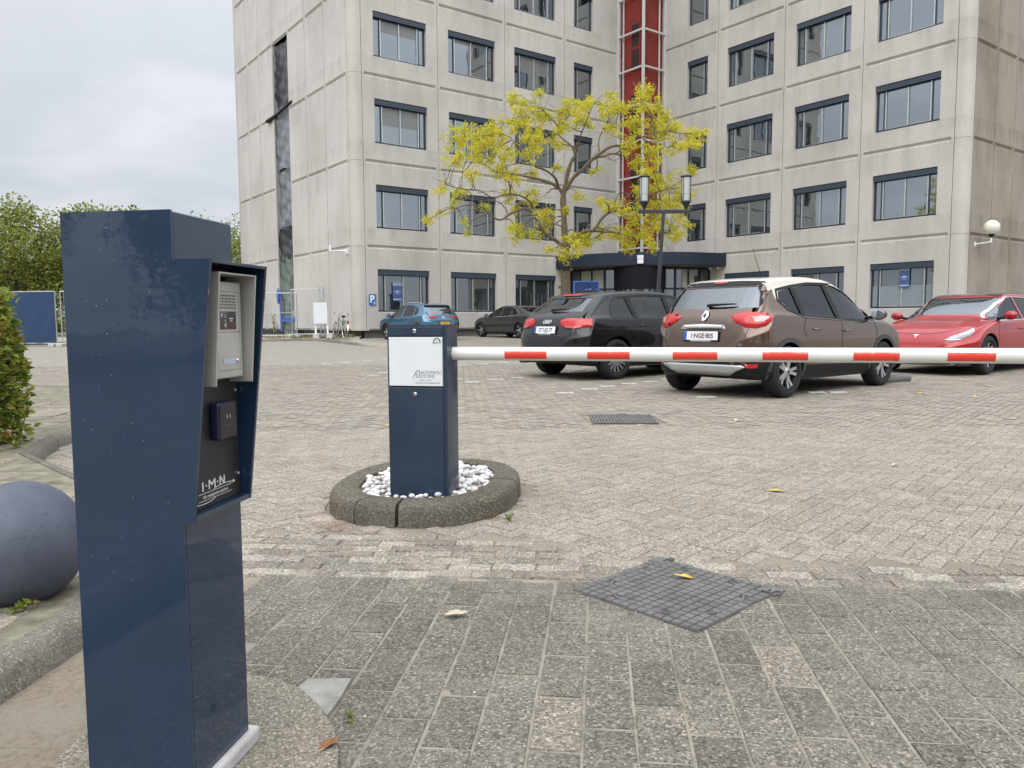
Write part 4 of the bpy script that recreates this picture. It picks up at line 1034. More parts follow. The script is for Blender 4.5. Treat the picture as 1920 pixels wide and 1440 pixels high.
# --- the yellow tree: limb outline read off the photograph, given real depth round its trunk
DT = 27.0
def TP(u, v, dy=0):
    f = (DT + dy) / DT; return Vector(((u - 960) * .01880 * f - 1.882 + .02, dy, 1.0 + (601.2 - v) * .01875 * f - gz(DT)))
tr = random.Random(11)
tree = thing('yellow_tree', 'spreading tree with sparse yellow autumn leaves standing before the inner corner of the office block', 'tree', (1.882, DT, gz(DT)))
mb = MB(); nodes = []
def limb(pts, r0, r1, dy0=0, dy1=0):
    P = [TP(u, v, dy0 + (dy1 - dy0) * (i / (len(pts) - 1)) ** .8) for i, (u, v) in enumerate(pts)]
    Q = []
    for i in range(len(P) - 1):
        p0, p1, p2, p3 = P[max(i - 1, 0)], P[i], P[i + 1], P[min(i + 2, len(P) - 1)]
        for k in range(4):
            t = k / 4; Q.append(.5 * ((2 * p1) + (p2 - p0) * t + (2 * p0 - 5 * p1 + 4 * p2 - p3) * t * t + (3 * p1 - p0 - 3 * p2 + p3) * t ** 3))
    Q.append(P[-1]); n = len(Q)
    rr = [r0 + (r1 - r0) * (i / (n - 1)) for i in range(n)]
    mb.tube(Q, [r_ * .80 * (1 + .09 * tr.gauss(0, 1)) for r_ in rr], 10)
    for q, r_ in zip(Q, rr): nodes.append((q, r_))
mb.tube([(0, 0, -.1), (-.005, 0, .15), (0, 0, .6), (-.02, 0, 1.4), (0, .0, 2.1), (.0, 0, 2.55)], [.25, .19, .165, .165, .155, .165], 16)
for u, v in ((1048, 540), (1070, 508)): mb.sphere(.05, 8, 6, 0, Matrix.Translation(TP(u, v, -.13)))
limb([(1060, 488), (1058, 455), (1057, 420), (1055, 385), (1056, 365)], .15, .11)
limb([(1056, 470), (1043, 455), (1028, 446), (1015, 432), (1003, 408), (985, 396), (960, 404), (940, 416), (922, 408), (905, 392), (880, 388), (855, 395)], .085, .018, 0, -1.6)
limb([(1003, 408), (995, 385), (975, 372), (950, 370), (925, 375), (900, 362), (872, 360), (840, 352)], .045, .012, -.6, -1.9)
limb([(1056, 372), (1044, 356), (1022, 346), (990, 338), (960, 332), (930, 328), (905, 312), (880, 305)], .085, .02, 0, 1.2)
limb([(1046, 358), (1040, 340), (1020, 325), (1000, 318), (985, 300), (972, 285), (960, 268)], .06, .015, 0, -1.5)
limb([(1056, 370), (1060, 350), (1064, 330), (1070, 312), (1078, 300)], .10, .07)
limb([(1078, 302), (1072, 285), (1058, 273), (1048, 264), (1047, 252), (1056, 240), (1064, 225)], .055, .014, 0, .8)
limb([(1047, 262), (1035, 260), (1018, 262), (1000, 256), (978, 245), (955, 240), (930, 245)], .035, .01, .4, 1.9)
limb([(1048, 252), (1035, 235), (1020, 220), (1000, 205)], .022, .008, .4, -.6)
limb([(1060, 362), (1074, 340), (1092, 324), (1108, 308), (1122, 298), (1136, 288), (1150, 283), (1168, 281), (1190, 272), (1215, 262), (1240, 258), (1275, 262)], .095, .015, 0, -1.2)
limb([(1112, 304), (1130, 302), (1145, 297), (1160, 300), (1180, 304), (1205, 296), (1235, 290), (1262, 285)], .05, .012, -.2, 1.8)
limb([(1122, 298), (1120, 275), (1130, 250), (1148, 230), (1170, 215), (1190, 200)], .035, .01, -.2, 1.0)
limb([(1078, 300), (1085, 270), (1095, 245), (1105, 220), (1112, 205)], .035, .01, 0, -1.2)
limb([(1062, 470), (1078, 448), (1095, 438), (1112, 434), (1126, 415), (1140, 404), (1160, 398), (1178, 388), (1200, 378), (1225, 368), (1250, 360)], .085, .016, 0, -1.3)
limb([(1110, 436), (1130, 439), (1150, 440), (1172, 447), (1200, 450), (1225, 445), (1250, 440)], .045, .012, -.3, 1.5)
limb([(1140, 404), (1160, 385), (1185, 365), (1210, 345), (1235, 335)], .035, .01, -.5, .9)
limb([(1250, 440), (1262, 445), (1275, 455)], .012, .006, 1.5, 1.6)
CL = [(870,255,30),(905,265,32),(940,250,30),(975,235,28),(1000,255,25),(985,205,18),(965,192,14),(860,290,20),(895,300,22),(930,295,22),(1020,225,25),(1060,210,25),(1100,205,25),(1130,215,22),(1090,240,22),(1050,245,22),
(1040,280,16),(1000,290,18),(960,285,18),(850,315,12),(890,330,14),(935,325,18),(965,330,16),(995,270,20),(1160,215,20),(1195,195,20),(1215,215,22),(1185,240,22),(1225,245,25),(1250,255,25),(1280,265,20),(1303,262,15),(1260,290,20),(1220,285,22),
(1180,280,18),(1195,310,16),(1150,250,18),(1290,280,14),(1215,330,24),(1240,350,28),(1200,365,25),(1260,375,25),(1230,395,28),(1275,400,20),(1190,405,22),(1160,395,18),(1140,390,16),(1285,360,18),(1270,440,15),(1280,420,12),(1250,430,20),(1215,435,25),
(1180,440,22),(1220,465,16),(1170,465,16),(1150,440,16),(1100,455,22),(1070,450,20),(1085,470,15),(1055,475,15),(1120,435,14),(1030,470,9),(1015,430,11),(1000,440,13),(975,430,17),(965,445,11),(1020,400,16),(1000,385,16),(955,375,16),(965,395,12),(1030,415,11),
(830,360,13),(860,370,14),(850,390,11),(805,412,9),(870,420,7),(910,390,11),(825,400,7),(880,440,6),(1000,330,12),(1045,320,9),(1115,330,10),(990,365,11),(1085,370,10),(1120,380,12),(1060,395,10),(1238,222,16),(1205,180,11),(1010,190,9),(1145,190,9),(1290,330,12)]
leaves = []; tips = []
for (u, v, rp) in CL:
    for rep in range(2 if rp > 12 else 1):
        dy = tr.uniform(-2.3, 2.3) * (1 if rep else .8); c_ = TP(u + tr.uniform(-6, 6) * rep, v + tr.uniform(-5, 5) * rep, dy)
        best = min(nodes, key=lambda q: (q[0] - c_).length * (1 + .5 * (q[0].z > c_.z + .3)) - .8 * q[1])
        P = curve_pts(best[0], c_, .06, 7, tr, .10); r0 = min(.028, best[1] * .7 + .004)
        mb.tube(P, [r0 + (.006 - r0) * i / 7 for i in range(8)], 5, 0, None, False); rad = rp * .0188
        n = int(92 * (rp / 16) ** 1.75) // (2 if rp > 12 else 1) + 8; tw = max(4, n // 24)
        for k in range(tw):
            d = Vector((tr.gauss(0, 1), tr.gauss(0, 1), tr.gauss(.0, .75))); d.normalize(); e = c_ + d * rad * tr.uniform(.5, 1.35)
            s0 = P[tr.choice((4, 5, 6, 7))]; Q = curve_pts(s0, e, -.02, 4, tr, .08); mb.tube(Q, [.006, .0055, .005, .004, .003], 4, 0, None, False)
            for q in range(n // tw + 1):
                f = tr.uniform(.3, 1.05); i = min(3, int(f * 4)); p_ = Q[i].lerp(Q[i + 1], min(1, f * 4 - i)) + Vector((tr.gauss(0, .045), tr.gauss(0, .045), tr.gauss(-.02, .04)))
                for w_ in range(4): leaves.append((p_ + Vector((tr.gauss(0, .05), tr.gauss(0, .05), tr.gauss(-.015, .045))), d * .5))
for k in range(130):                                          # bare twigs through the crown
    q, r_ = tr.choice(nodes)
    if r_ > .08 or q.z < 2.6: continue
    e = q + Vector((tr.gauss(0, .7), tr.gauss(0, .7), tr.gauss(.25, .4))); mb.tube(curve_pts(q, e, 0, 5, tr, .12), [.011, .009, .008, .006, .005, .004], 4, 0, None, False)
mb.build('trunk', M['bark'], tree)
leaf_mesh('crown', leaves, M['leaf_yellow'], .088, .034, tr, tree, .35, .25)
# --- green trees beyond the fence on the left, a hedge end, shrubs
def green_tree(name, label, x, y, h, cr_, cz, seed, nl, group=None, lsz=.22, col='leaf_green', zb=None):
    rn = random.Random(seed); t = thing(name, label, 'tree', (x, y, gz(y)), 0, group); mb = MB(); lv = []
    mb.tube([(0, 0, -.1), (.02, 0, h * .2), (-.05, .03, h * .4), (0, 0, h * .75)], [h * .03, h * .022, h * .018, h * .006], 10)
    clumps = []
    while len(clumps) < 62:
        d = Vector((rn.gauss(0, 1), rn.gauss(0, 1), rn.gauss(0, 1))).normalized(); s_ = rn.uniform(.35, 1.0) ** .6
        p_ = Vector((d.x * cr_ * s_, d.y * cr_ * s_, cz + d.z * (h - cz) * s_ * .93))
        if p_.z > h * .14: clumps.append(p_)
    for p_ in clumps:
        b0 = Vector((0, 0, max(h * .15, min(p_.z - .4, h * rn.uniform(.18, .6))))); mb.tube(curve_pts(b0, p_, .08, 6, rn, .1), [h * .009, h * .008, h * .006, h * .005, h * .004, h * .003, .01], 5, 0, None, False)
        rd = cr_ * rn.uniform(.19, .34)
        for k in range(nl // 62):
            d = Vector((rn.gauss(0, 1), rn.gauss(0, 1), rn.gauss(0, .75))); d = d.normalized() * rd * rn.uniform(.2, 1.0) ** .5
            lv.append((p_ + d, d.normalized() * .6))
    mb.build('trunk', M['bark_dark'], t); leaf_mesh('crown', lv, M[col], lsz, lsz * .6, rn, t, .5, .15); return t
GT = 'green trees beyond the site fence'
green_tree('green_tree', 'broad green tree filling the left edge of the photo beyond the blue fence', -29.5, 46, 7.7, 4.2, 4.3, 21, 15000, GT)
green_tree('green_tree', 'green tree rising just behind the top left of the tall intercom post', -24.8, 47.0, 8.3, 4.2, 4.5, 22, 15000, GT)
green_tree('green_tree', 'green tree of which only the topmost twigs show over the intercom post', -20.4, 50, 7.6, 3.5, 4.1, 23, 5500, GT)
green_tree('green_tree', 'green tree showing between the intercom post and the left end of the office block', -18.2, 56, 8.3, 3.8, 4.4, 24, 6500, GT)
green_tree('green_tree', 'lower green tree far back behind the blue sheeted fence', -33.5, 55, 6.6, 4.4, 3.6, 25, 6500, GT)
# trees across the street behind the camera: they show only as reflections in the paint and the windows
src = [o for o in COL.objects if o.get('group') == GT]
for i, (x, y, k, rz) in enumerate(((-13, -15, 0, 1.0), (-4.5, -18, 1, 2.2), (4, -16, 0, 3.9), (13, -19, 1, .3), (-22, -12, 1, 5.0))):
    c_ = copy_tree(src[k]); c_.location = (x, y, 0); c_.rotation_euler = (0, 0, rz); c_['group'] = 'trees behind the viewer'; c_['label'] = 'green tree behind the viewer, visible only as a reflection in glass and paint'
hr = random.Random(5)
hx0, hx1, hy0, hy1, hz0, hz1 = -6.2, -3.76, 5.05, 5.90, .09, 1.235
hed = thing('clipped_hedge', 'clipped green and yellowing beech hedge end behind the blue grey ball at left', 'hedge', (hx1, hy0, .09))
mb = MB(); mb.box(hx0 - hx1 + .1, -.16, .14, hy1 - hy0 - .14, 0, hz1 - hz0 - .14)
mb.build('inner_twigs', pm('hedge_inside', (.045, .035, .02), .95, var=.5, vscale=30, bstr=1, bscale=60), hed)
mb = MB()
for k in range(260):
    x = hr.uniform(-2.4, -.02); y = hr.uniform(.03, .87); z0_ = hr.uniform(0, .7); mb.tube([(x, y, z0_), (x + hr.gauss(0, .04), y + hr.gauss(0, .04), z0_ + .25), (x + hr.gauss(0, .07), y + hr.gauss(0, .06), z0_ + hr.uniform(.35, .52))], [.004, .003, .002], 4, 0, None, False)
mb.build('twigs', M['bark_dark'], hed)
lv = []
def hp(x, y, z, d): lv.append(((x - hx1 + 0, y - hy0, z - hz0), d))
for k in range(3600):
    y, z = hr.uniform(hy0, hy1), hr.uniform(hz0, hz1); hp(hx1 - abs(hr.gauss(0, .075)) + .045 * sin(5 * z + 3 * y) + .05 * (hz1 - z < .12) * -1, y, z, (.9, 0, .25))
for k in range(4200):
    x, z = hr.uniform(hx0, hx1), hr.uniform(hz0, hz1); hp(x, hy0 + abs(hr.gauss(0, .075)), z, (0, -.9, .25))
for k in range(2600):
    x, y = hr.uniform(hx0, hx1), hr.uniform(hy0, hy1); hp(x, y, hz1 - abs(hr.gauss(0, .06)) + .03 * sin(9 * x), (0, 0, .9))
for k in range(40):
    y = hr.uniform(hy0, hy1); hp(hx1 + hr.uniform(0, .14), y, hz0 + abs(hr.gauss(0, .07)), (.8, 0, .1))
leaf_mesh('foliage', lv, M['leaf_hedge'], .068, .042, hr, hed, .2, .1)
# weeds
def weed(label, x, y, z, n, l, spread, seed, stems=False, mat='leaf_hedge', h=.05):
    rn = random.Random(seed); t = thing('weed', label, 'plant', (x, y, z)); lv = []
    mb = MB()
    for k in range(max(3, n // 8)):
        e = Vector((rn.gauss(0, spread), rn.gauss(0, spread), h * rn.uniform(.6, 1.3))); mb.tube([(0, 0, 0), e * .5 + Vector((0, 0, h * .1)), e], [.0018 * (1 + h * 5), .0014 * (1 + h * 5), .001 * (1 + h * 5)], 4, 0, None, False)
        for q in range(8): lv.append((e * rn.uniform(.25, 1), (rn.gauss(0, .5), rn.gauss(0, .5), .4)))
    mb.build('stem', M['bark_dark'], t); leaf_mesh('leaves', lv, M[mat], l, l * .45, rn, t, .6); return t
weed('small weed sprouting at the foot of the blue grey concrete ball', -1.545, 2.335, .094, 10, .030, .025, 1, h=.03)
weed('small reddish green weed in the sand beside the foot of the intercom post', -.965, 1.72, .0, 16, .03, .018, 2)
weed('tiny weed in the paving joint by the curved foundation edge', -.405, 1.83, .008, 10, .014, .008, 3, h=.02)
weed('tiny green weed growing at the toe of the barrier island', -.015, 3.74, .0, 12, .022, .02, 4)
weed('low green weed spreading from the bottom of the hedge end', -3.62, 5.55, .094, 14, .05, .04, 6)
weed('dry reddish shrub against the left side wall of the office block', -11.6, 37.6, .3, 60, .12, .22, 7, h=.95)
# grass on the raised pavement near the building
gm = mat_leaf('dry_grass', [(0, (.10, .105, .03)), (.5, (.19, .165, .06)), (1, (.30, .26, .13))], .3)
lv = []; gr_ = random.Random(8)
for k in range(5200):
    y = gr_.uniform(32.6, 37.5); x = gr_.uniform(-14.5, -6.9)
    if in_poly(x, y, BAYPAVE) and (sin(x * 1.3) + sin(y * 2.1 + x) + gr_.gauss(0, .6) > .25) and (x - C1.x) * dA.x + (y - C1.y) * dA.y < -.7: lv.append(((x, y, gz(y) + .09), (0, 0, 1)))
o = leaf_mesh('verge_grass', lv, gm, .16, .05, gr_, None, .1); tag(o, 'patchy dry grass on the raised pavement beside the office block', 'grass', None, 'stuff')
# fallen leaves and bits of litter on the paving
m_y = pm('fallen_leaf_yellow', (.62, .44, .045), .55, var=.2, vscale=40); m_p = pm('fallen_leaf_pale', (.50, .42, .31), .7, var=.2, vscale=40); m_b = pm('fallen_leaf_brown', (.22, .11, .045), .7, var=.4, vscale=40)
def fallen(label, x, y, s_, rz, mat, z=.014, curl=.25, lobed=False, cat='leaf', name='fallen_leaf'):
    n = 14; vs = []
    for i in range(n):
        a = 2 * pi * i / n; r_ = 1 - .35 * abs(sin(a)) ** .8
        if lobed and i in (2, 12): r_ *= .45
        vs.append((cos(a) * r_ * s_, sin(a) * r_ * s_ * .68, curl * s_ * (abs(sin(a)) ** 1.5 * .6 + (.35 if i in (0, 1, 13) else 0))))
    vs.append((0, 0, .05 * s_)); mb = MB(); mb.add(vs, [(i, (i + 1) % n, n) for i in range(n)], 0, None, True)
    mb.tube([(-s_ * .95, 0, 0), (-s_ * 1.3, s_ * .1, s_ * .08)], s_ * .025, 4)
    o = mb.build(name, mat, sharp=180); md = o.modifiers.new('thickness', 'SOLIDIFY'); md.thickness = .0008
    o.location = (x, y, z); o.rotation_euler = (0, 0, rz); tag(o, label, cat)
fallen('yellow notched fallen leaf lying on the square manhole cover', .650, 2.86, .036, 2.8, m_y, .022, .3, True)
fallen('pale beige fallen leaf on the big slabs in front of the barrier island', -.193, 2.512, .042, .1, m_p, .016, .35)
fallen('yellow fallen leaf alone on the herringbone paving right of the island', 1.519, 4.361, .045, 2.9, m_y, .012)
fallen('pale curled leaf far right on the herringbone paving', 2.574, 5.103, .030, .4, m_p, .012, .9)
fallen('pale curled leaf on the paving right of the drain grate', 2.189, 7.437, .042, 1.0, m_p, .012, .9)
fallen('yellow fallen leaf just left of the barrier cabinet', -1.168, 7.241, .05, .5, m_y, .012)
fallen('yellow fallen leaf on the ground before the front wheel of the brown car', 3.352 * 1.6, 10.118 * .99, .07, .3, m_y, .012)
fallen('yellow fallen leaf on the paving in front of the red car', 5.82, 9.618, .06, .9, m_y, .012)
fallen('pale leaf on the ground near the red car\'s front wheel', 6.9, 11.1, .06, 1.9, m_p, .012)
fallen('brown crumpled leaf by the curved edge of the post foundation', -.428, 1.70, .030, .8, m_b, .02, .8)
fallen('brownish leaf lying in the gutter sand behind the intercom post', -1.12, 1.60, .028, 2.0, m_b, .006, .6)
fallen('yellowish leaf on the paving beyond the boom near the parking dashes', .60, 11.2, .06, 2.0, m_y, .012)
# ------------------------------------------------------------------ lamps, signs, fences and other things by the building
M['lamp_black'] = pm('lamp_black', (.016, .019, .026), .4, coat=.3)
m, nt, b = newmat('lamp_glass'); nt.nodes.remove(b)
t_ = nt.nodes.new('ShaderNodeBsdfTransparent'); t_.inputs[0].default_value = (.98, .99, .99, 1); g_ = nt.nodes.new('ShaderNodeBsdfGlossy'); g_.inputs['Roughness'].default_value = .03
f_ = nt.nodes.new('ShaderNodeFresnel'); f_.inputs[0].default_value = 1.5; ms = nt.nodes.new('ShaderNodeMixShader')
lk(nt, f_.outputs[0], ms.inputs[0]); lk(nt, t_.outputs[0], ms.inputs[1]); lk(nt, g_.outputs[0], ms.inputs[2]); lk(nt, ms.outputs[0], nt.nodes['Material Output'].inputs[0]); M['lamp_glass'] = m
M['opal'] = pm('opal_white', (.90, .91, .90), .35, var=.02)
lp = thing('street_lamp', 'black post lamp with two glass cylinder lanterns on a cross arm', 'street lamp', (3.80, 20.5, gz(20.5)))
zb = gz(20.5)
mb = MB(); mb.tube([(0, 0, 0), (.06, 0, 1.2), (.215, 0, 3.80 - zb)], [.065, .055, .045], 14); mb.lathe([(.11, 0), (.11, .05), (.07, .10)], 16); mb.build('pole', M['lamp_black'], lp)
mb = MB(); za = 3.80 - zb; mb.box(-.45, .90, -.04, .04, za - .02, za + .075, 0, Matrix.Translation((0, 0, 0))); mb.build('cross_arm', M['lamp_black'], lp, bevel=.008)
for x in (-.30, .80):
    L = MB(); T = Matrix.Translation((x, 0, za + .07))
    L.lathe([(.03, -.16), (.035, 0), (.04, .05), (.11, .17), (.135, .19), (.135, .225), (.01, .225)], 24, 0, T)
    ln = L.build('lantern', M['lamp_black'], lp)
    L = MB(); L.lathe([(.01, .84), (.15, .84), (.155, .865), (.12, .885), (.01, .89)], 24, 0, T); L.build('lantern_cap', M['lamp_black'], ln)
    for k in range(4): 
        L = MB(); a = pi / 4 + k * pi / 2; L.tube([(x + .132 * cos(a), .132 * sin(a), za + .29), (x + .132 * cos(a), .132 * sin(a), za + .92)], .007, 6)
        L.build('lantern_rod', M['lamp_black'], ln)
    L = MB(); L.lathe([(.125, .225), (.125, .84)], 28, 0, T); L.build('lantern_glass', M['lamp_glass'], ln)
    L = MB(); L.lathe([(.01, .23), (.095, .23), (.095, .40), (.114, .41), (.112, .83), (.01, .83)], 20, 0, T); L.build('lamp_tube', M['opal'], ln)
# globe on the right side wall
gp = K2 + dA * 1.05
gl = thing('globe_lamp', 'cream white globe wall lamp on a short bracket at the right side wall', 'wall lamp', (gp.x, gp.y, 0)); nrm = -dB; q = Vector((0, 0, 0))
gpos = nrm * .62 + dA * -.02
mb = MB(); mb.tube([nrm * .02 + UP * 3.98, nrm * .60 + UP * 4.03], .032, 10); mb.tube([nrm * .60 + UP * 4.01, nrm * .60 + UP * 4.22], .035, 10); mb.box(-.06, .06, -.02, .02, 3.9, 4.08, 0, Matrix.Rotation(TH, 4, 'Z')); mb.build('bracket', M['white'], gl)
mb = MB(); mb.lathe([(.05, 4.2), (.06, 4.24), (.14, 4.33), (.14, 4.37)], 20, 0, Matrix.Translation(nrm * .6)); mb.build('collar', M['black'], gl)
mb = MB(); mb.sphere(.30, 32, 18, 0, Matrix.Translation(nrm * .6 + UP * 4.60)); mb.build('globe', pm('cream_globe', (.66, .63, .53), .3, coat=.5, var=.05), gl)
# bare bracket and camera at the left corner
bp_ = K1 + dB * .75
t = thing('wall_bracket', 'bare white lamp bracket on the left corner of the office block above the ground floor', 'bracket', (bp_.x, bp_.y, 0))
n2 = -dA
mb = MB(); mb.tube([n2 * .0 + UP * 4.17, n2 * .85 + UP * 4.17], .035, 8); mb.tube([n2 * .85 + UP * 4.14, n2 * .85 + UP * 4.42], .045, 8); mb.build('arm', M['white'], t)
mb = MB(); mb.box(-.12, .0, -.07, .07, 4.06, 4.26, 0, Matrix.Rotation(TH, 4, 'Z')); mb.build('wall_plate', M['white'], t)
cp = C2 + dB * 11.9
for k, (s_, lab) in enumerate(((0, 'left of the two pale dome cameras on the wall right of the entrance canopy'), (.5, 'right of the two pale dome cameras on the wall right of the entrance canopy'))):
    p0 = C2 + dB * (12.0 - s_ ) + -dA * .12
    t = thing('security_camera', lab, 'camera', (p0.x, p0.y, 3.75)); mb = MB(); mb.box(-.06, .12, -.06, .06, .02, .12, 0, Matrix.Rotation(TH, 4, 'Z')); mb.build('mount', M['offwhite'], t, bevel=.01)
    mb = MB(); mb.sphere(.10, 14, 10, 0, Matrix.Translation((0, 0, -.06))); mb.build('dome', M['offwhite'], t)
# P sign left of the first window
def wall_at(s_, off=.03): return C1 + dA * s_ - dB * off
M['sign_blue'] = pm('sign_blue', (.025, .11, .42), .35, var=.03); M['sign_white'] = pm('sign_white', (.80, .82, .84), .4, var=.02)
ps = wall_at(.30, .03); SF = Matrix(((dA.x, -dB.x, 0, 0), (dA.y, -dB.y, 0, 0), (0, 0, 1, 0), (0, 0, 0, 1)))
t = thing('parking_sign', 'blue parking sign with white P and wheelchair symbol left of the corner window', 'sign', (ps.x, ps.y, 1.98))
mb = MB(); mb.box(-.17, .17, -.02, .02, -.25, .25, 0, SF); pl_ = mb.build('sign_plate', M['sign_blue'], t, bevel=.006)
WF = frame((0, 0, 0), dA, (0, 0, 1))
lettering('P', .46, Matrix.Translation(-dB * .023 - dA * .03 + UP * -.13) @ WF, M['sign_white'], pl_, bold=.010)
mb = MB(); Wm = Matrix.Translation(-dB * .024) @ SF
def wst(pts, w):
    for i in range(len(pts) - 1):
        a, c_ = Vector(pts[i]), Vector(pts[i + 1]); t_2 = (c_ - a).normalized(); n = Vector((-t_2.y, t_2.x)) * w / 2
        mb.add([(q.x, .0, q.y) for q in (a - n, c_ - n, c_ + n, a + n)], [(0, 1, 2, 3)], 0, Wm)
wst([(.075, -.085), (.075, -.15), (.115, -.15), (.135, -.20)], .022); wst([(.07 + .038 * cos(a), -.175 + .038 * sin(a)) for a in np.linspace(2.0, 6.0, 12)], .013); wst([(.062, -.07), (.088, -.07)], .026)
mb.build('wheelchair_symbol', M['sign_white'], pl_)
# posters behind the ground floor glass
M['poster_blue'] = pm('poster_blue', (.045, .085, .21), .4, var=.15, vscale=3); M['poster_grey'] = pm('poster_grey', (.20, .26, .33), .4, var=.1); M['poster_ink'] = pm('poster_ink', (.36, .42, .52), .45)
def poster(label, base, d, n, z0_, w, h):
    SFp = Matrix(((d.x, n.x, 0, 0), (d.y, n.y, 0, 0), (0, 0, 1, 0), (0, 0, 0, 1))); t = thing('window_poster', label, 'poster', (base.x, base.y, z0_))
    mb = MB(); mb.box(0, w, -.003, .003, 0, h, 0, SFp); mb.box(0, w, .0032, .0042, h * .84, h, 1, SFp); sheet = mb.build('sheet', [M['poster_blue'], M['poster_grey']], t)
    mb = MB()
    for x0, x1, a, b_2 in ((.05, .12, .89, .97), (.14, .24, .88, .95), (.04, .95, .845, .86), (.04, .32, .50, .525), (.34, .66, .48, .575), (.68, .94, .50, .525), (.2, .8, .395, .415), (.05, .78, .075, .135), (.84, .95, .06, .15)):
        mb.box(x0 * w, x1 * w, .0045, .0055, a * h, b_2 * h, 0, SFp)
    mb.build('print', M['poster_ink'], sheet)
poster('blue and grey printed poster in the ground floor window beside the parking sign', C1 + dA * 1.42 - -dB * .0 + dB * .135, dA, -dB, 1.92, .48, .86)
poster('blue and grey printed poster in the half frosted ground floor window at right', C2 + dB * 2.08 + dA * .135, -dB, -dA, 2.30, .44, .86)
# plastic sheets over the open strip in the left side wall
M['sheet_black'] = pm('black_sheeting', (.045, .047, .052), .3, var=.2, vscale=2); M['sheet_grey'] = pm('grey_sheeting', (.17, .18, .20), .32, var=.25, vscale=2); M['sheet_green'] = pm('greenish_sheeting', (.16, .20, .175), .25, var=.35, vscale=1.2)
M['blue_tape'] = pm('blue_tape', (.03, .11, .42), .4)
FDm = Matrix.Translation(OB) @ FD
def plastic(label, z0_, z1_, mat, seed, tape=False, off=-.16):
    rn = random.Random(seed); nx, nz_ = 16, max(8, int((z1_ - z0_) * 9)); vs = []
    ph = [rn.uniform(0, 6) for _ in range(8)]
    for i in range(nz_ + 1):
        for j in range(nx + 1):
            u = j / nx; v_ = i / nz_; z = z0_ + (z1_ - z0_) * v_; x = 7.53 + 2.14 * u
            y = off + .03 * sin(7 * u + 3 * sin(1.7 * z + ph[0]) + ph[1]) + .03 * sin(19 * u + 1.1 * z + ph[2]) + .03 * sin(5 * z + 6 * u + ph[3]) + .02 * sin(11 * z - 9 * u + ph[4]) + rn.gauss(0, .006) - .09 * sin(pi * v_) * sin(pi * u)
            vs.append((x, y, z + .05 * sin(3 * u * pi + ph[5]) * (1 - v_)))
    mb = MB(); mb.add(vs, [(i * (nx + 1) + j + 1, i * (nx + 1) + j, (i + 1) * (nx + 1) + j, (i + 1) * (nx + 1) + j + 1) for i in range(nz_) for j in range(nx)], 0, FDm, True)
    o = mb.build('plastic_sheet', mat, sharp=180); tag(o, label, 'plastic sheet', 'plastic sheets over the wall strip')
    return o
ZT = Z0 + 4 * STO
plastic('greenish translucent plastic sheet at the foot of the open wall strip, blue tape round it', .30, Z0 + STO + .1, M['sheet_green'], 1)
plastic('torn black plastic sheet directly above the greenish one', Z0 + STO - .02, Z0 + STO + 1.7, M['sheet_black'], 2, off=-.10)
plastic('grey black plastic sheet about the middle of the wall strip', Z0 + STO + 1.62, Z0 + 2 * STO + 1.0, M['sheet_grey'], 3, off=-.17)
plastic('second grey black plastic sheet from the top of the wall strip', Z0 + 2 * STO + .95, Z0 + 3 * STO + .05, M['sheet_grey'], 4, off=-.10)
plastic('topmost black plastic sheet of the wall strip, crumpled under the ledge', Z0 + 3 * STO - .02, ZT - .15, M['sheet_black'], 5, off=-.17)
def on_d(name, label, cat, fn, mat):
    mb = MB(); fn(mb); tag(mb.build(name, mat), label, cat)
on_d('hanging_beam', 'dark plank sticking out sideways across the sheeted wall strip', 'plank', lambda mb: (mb.tube([(7.0, .02, Z0 + 3 * STO + .25), (10.3, .10, Z0 + 3 * STO - .12)], .07, 6, 0, FDm), mb.tube([(9.2, .05, Z0 + 3 * STO + .0), (10.5, .10, Z0 + 3 * STO - .05)], .10, 6, 0, FDm)), M['black'])
on_d('batten', 'thin upright batten along the left edge of the sheeted wall strip', 'batten', lambda mb: mb.box(9.56, 9.68, .0, .06, .6, ZT - .4, 0, FDm), M['pale_conc'])
on_d('tape_band', 'blue tape band round the foot of the greenish plastic sheet', 'tape', lambda mb: (mb.box(7.45, 9.7, .005, .03, 1.02, 1.22, 0, FDm), mb.box(9.45, 9.72, .0, .04, .5, 2.6, 0, FDm), mb.sphere(.2, 8, 6, 0, FDm @ Matrix.Translation((9.6, .1, 2.4)) @ Matrix.Diagonal((.6, .5, 2.2, 1)))), M['blue_tape'])
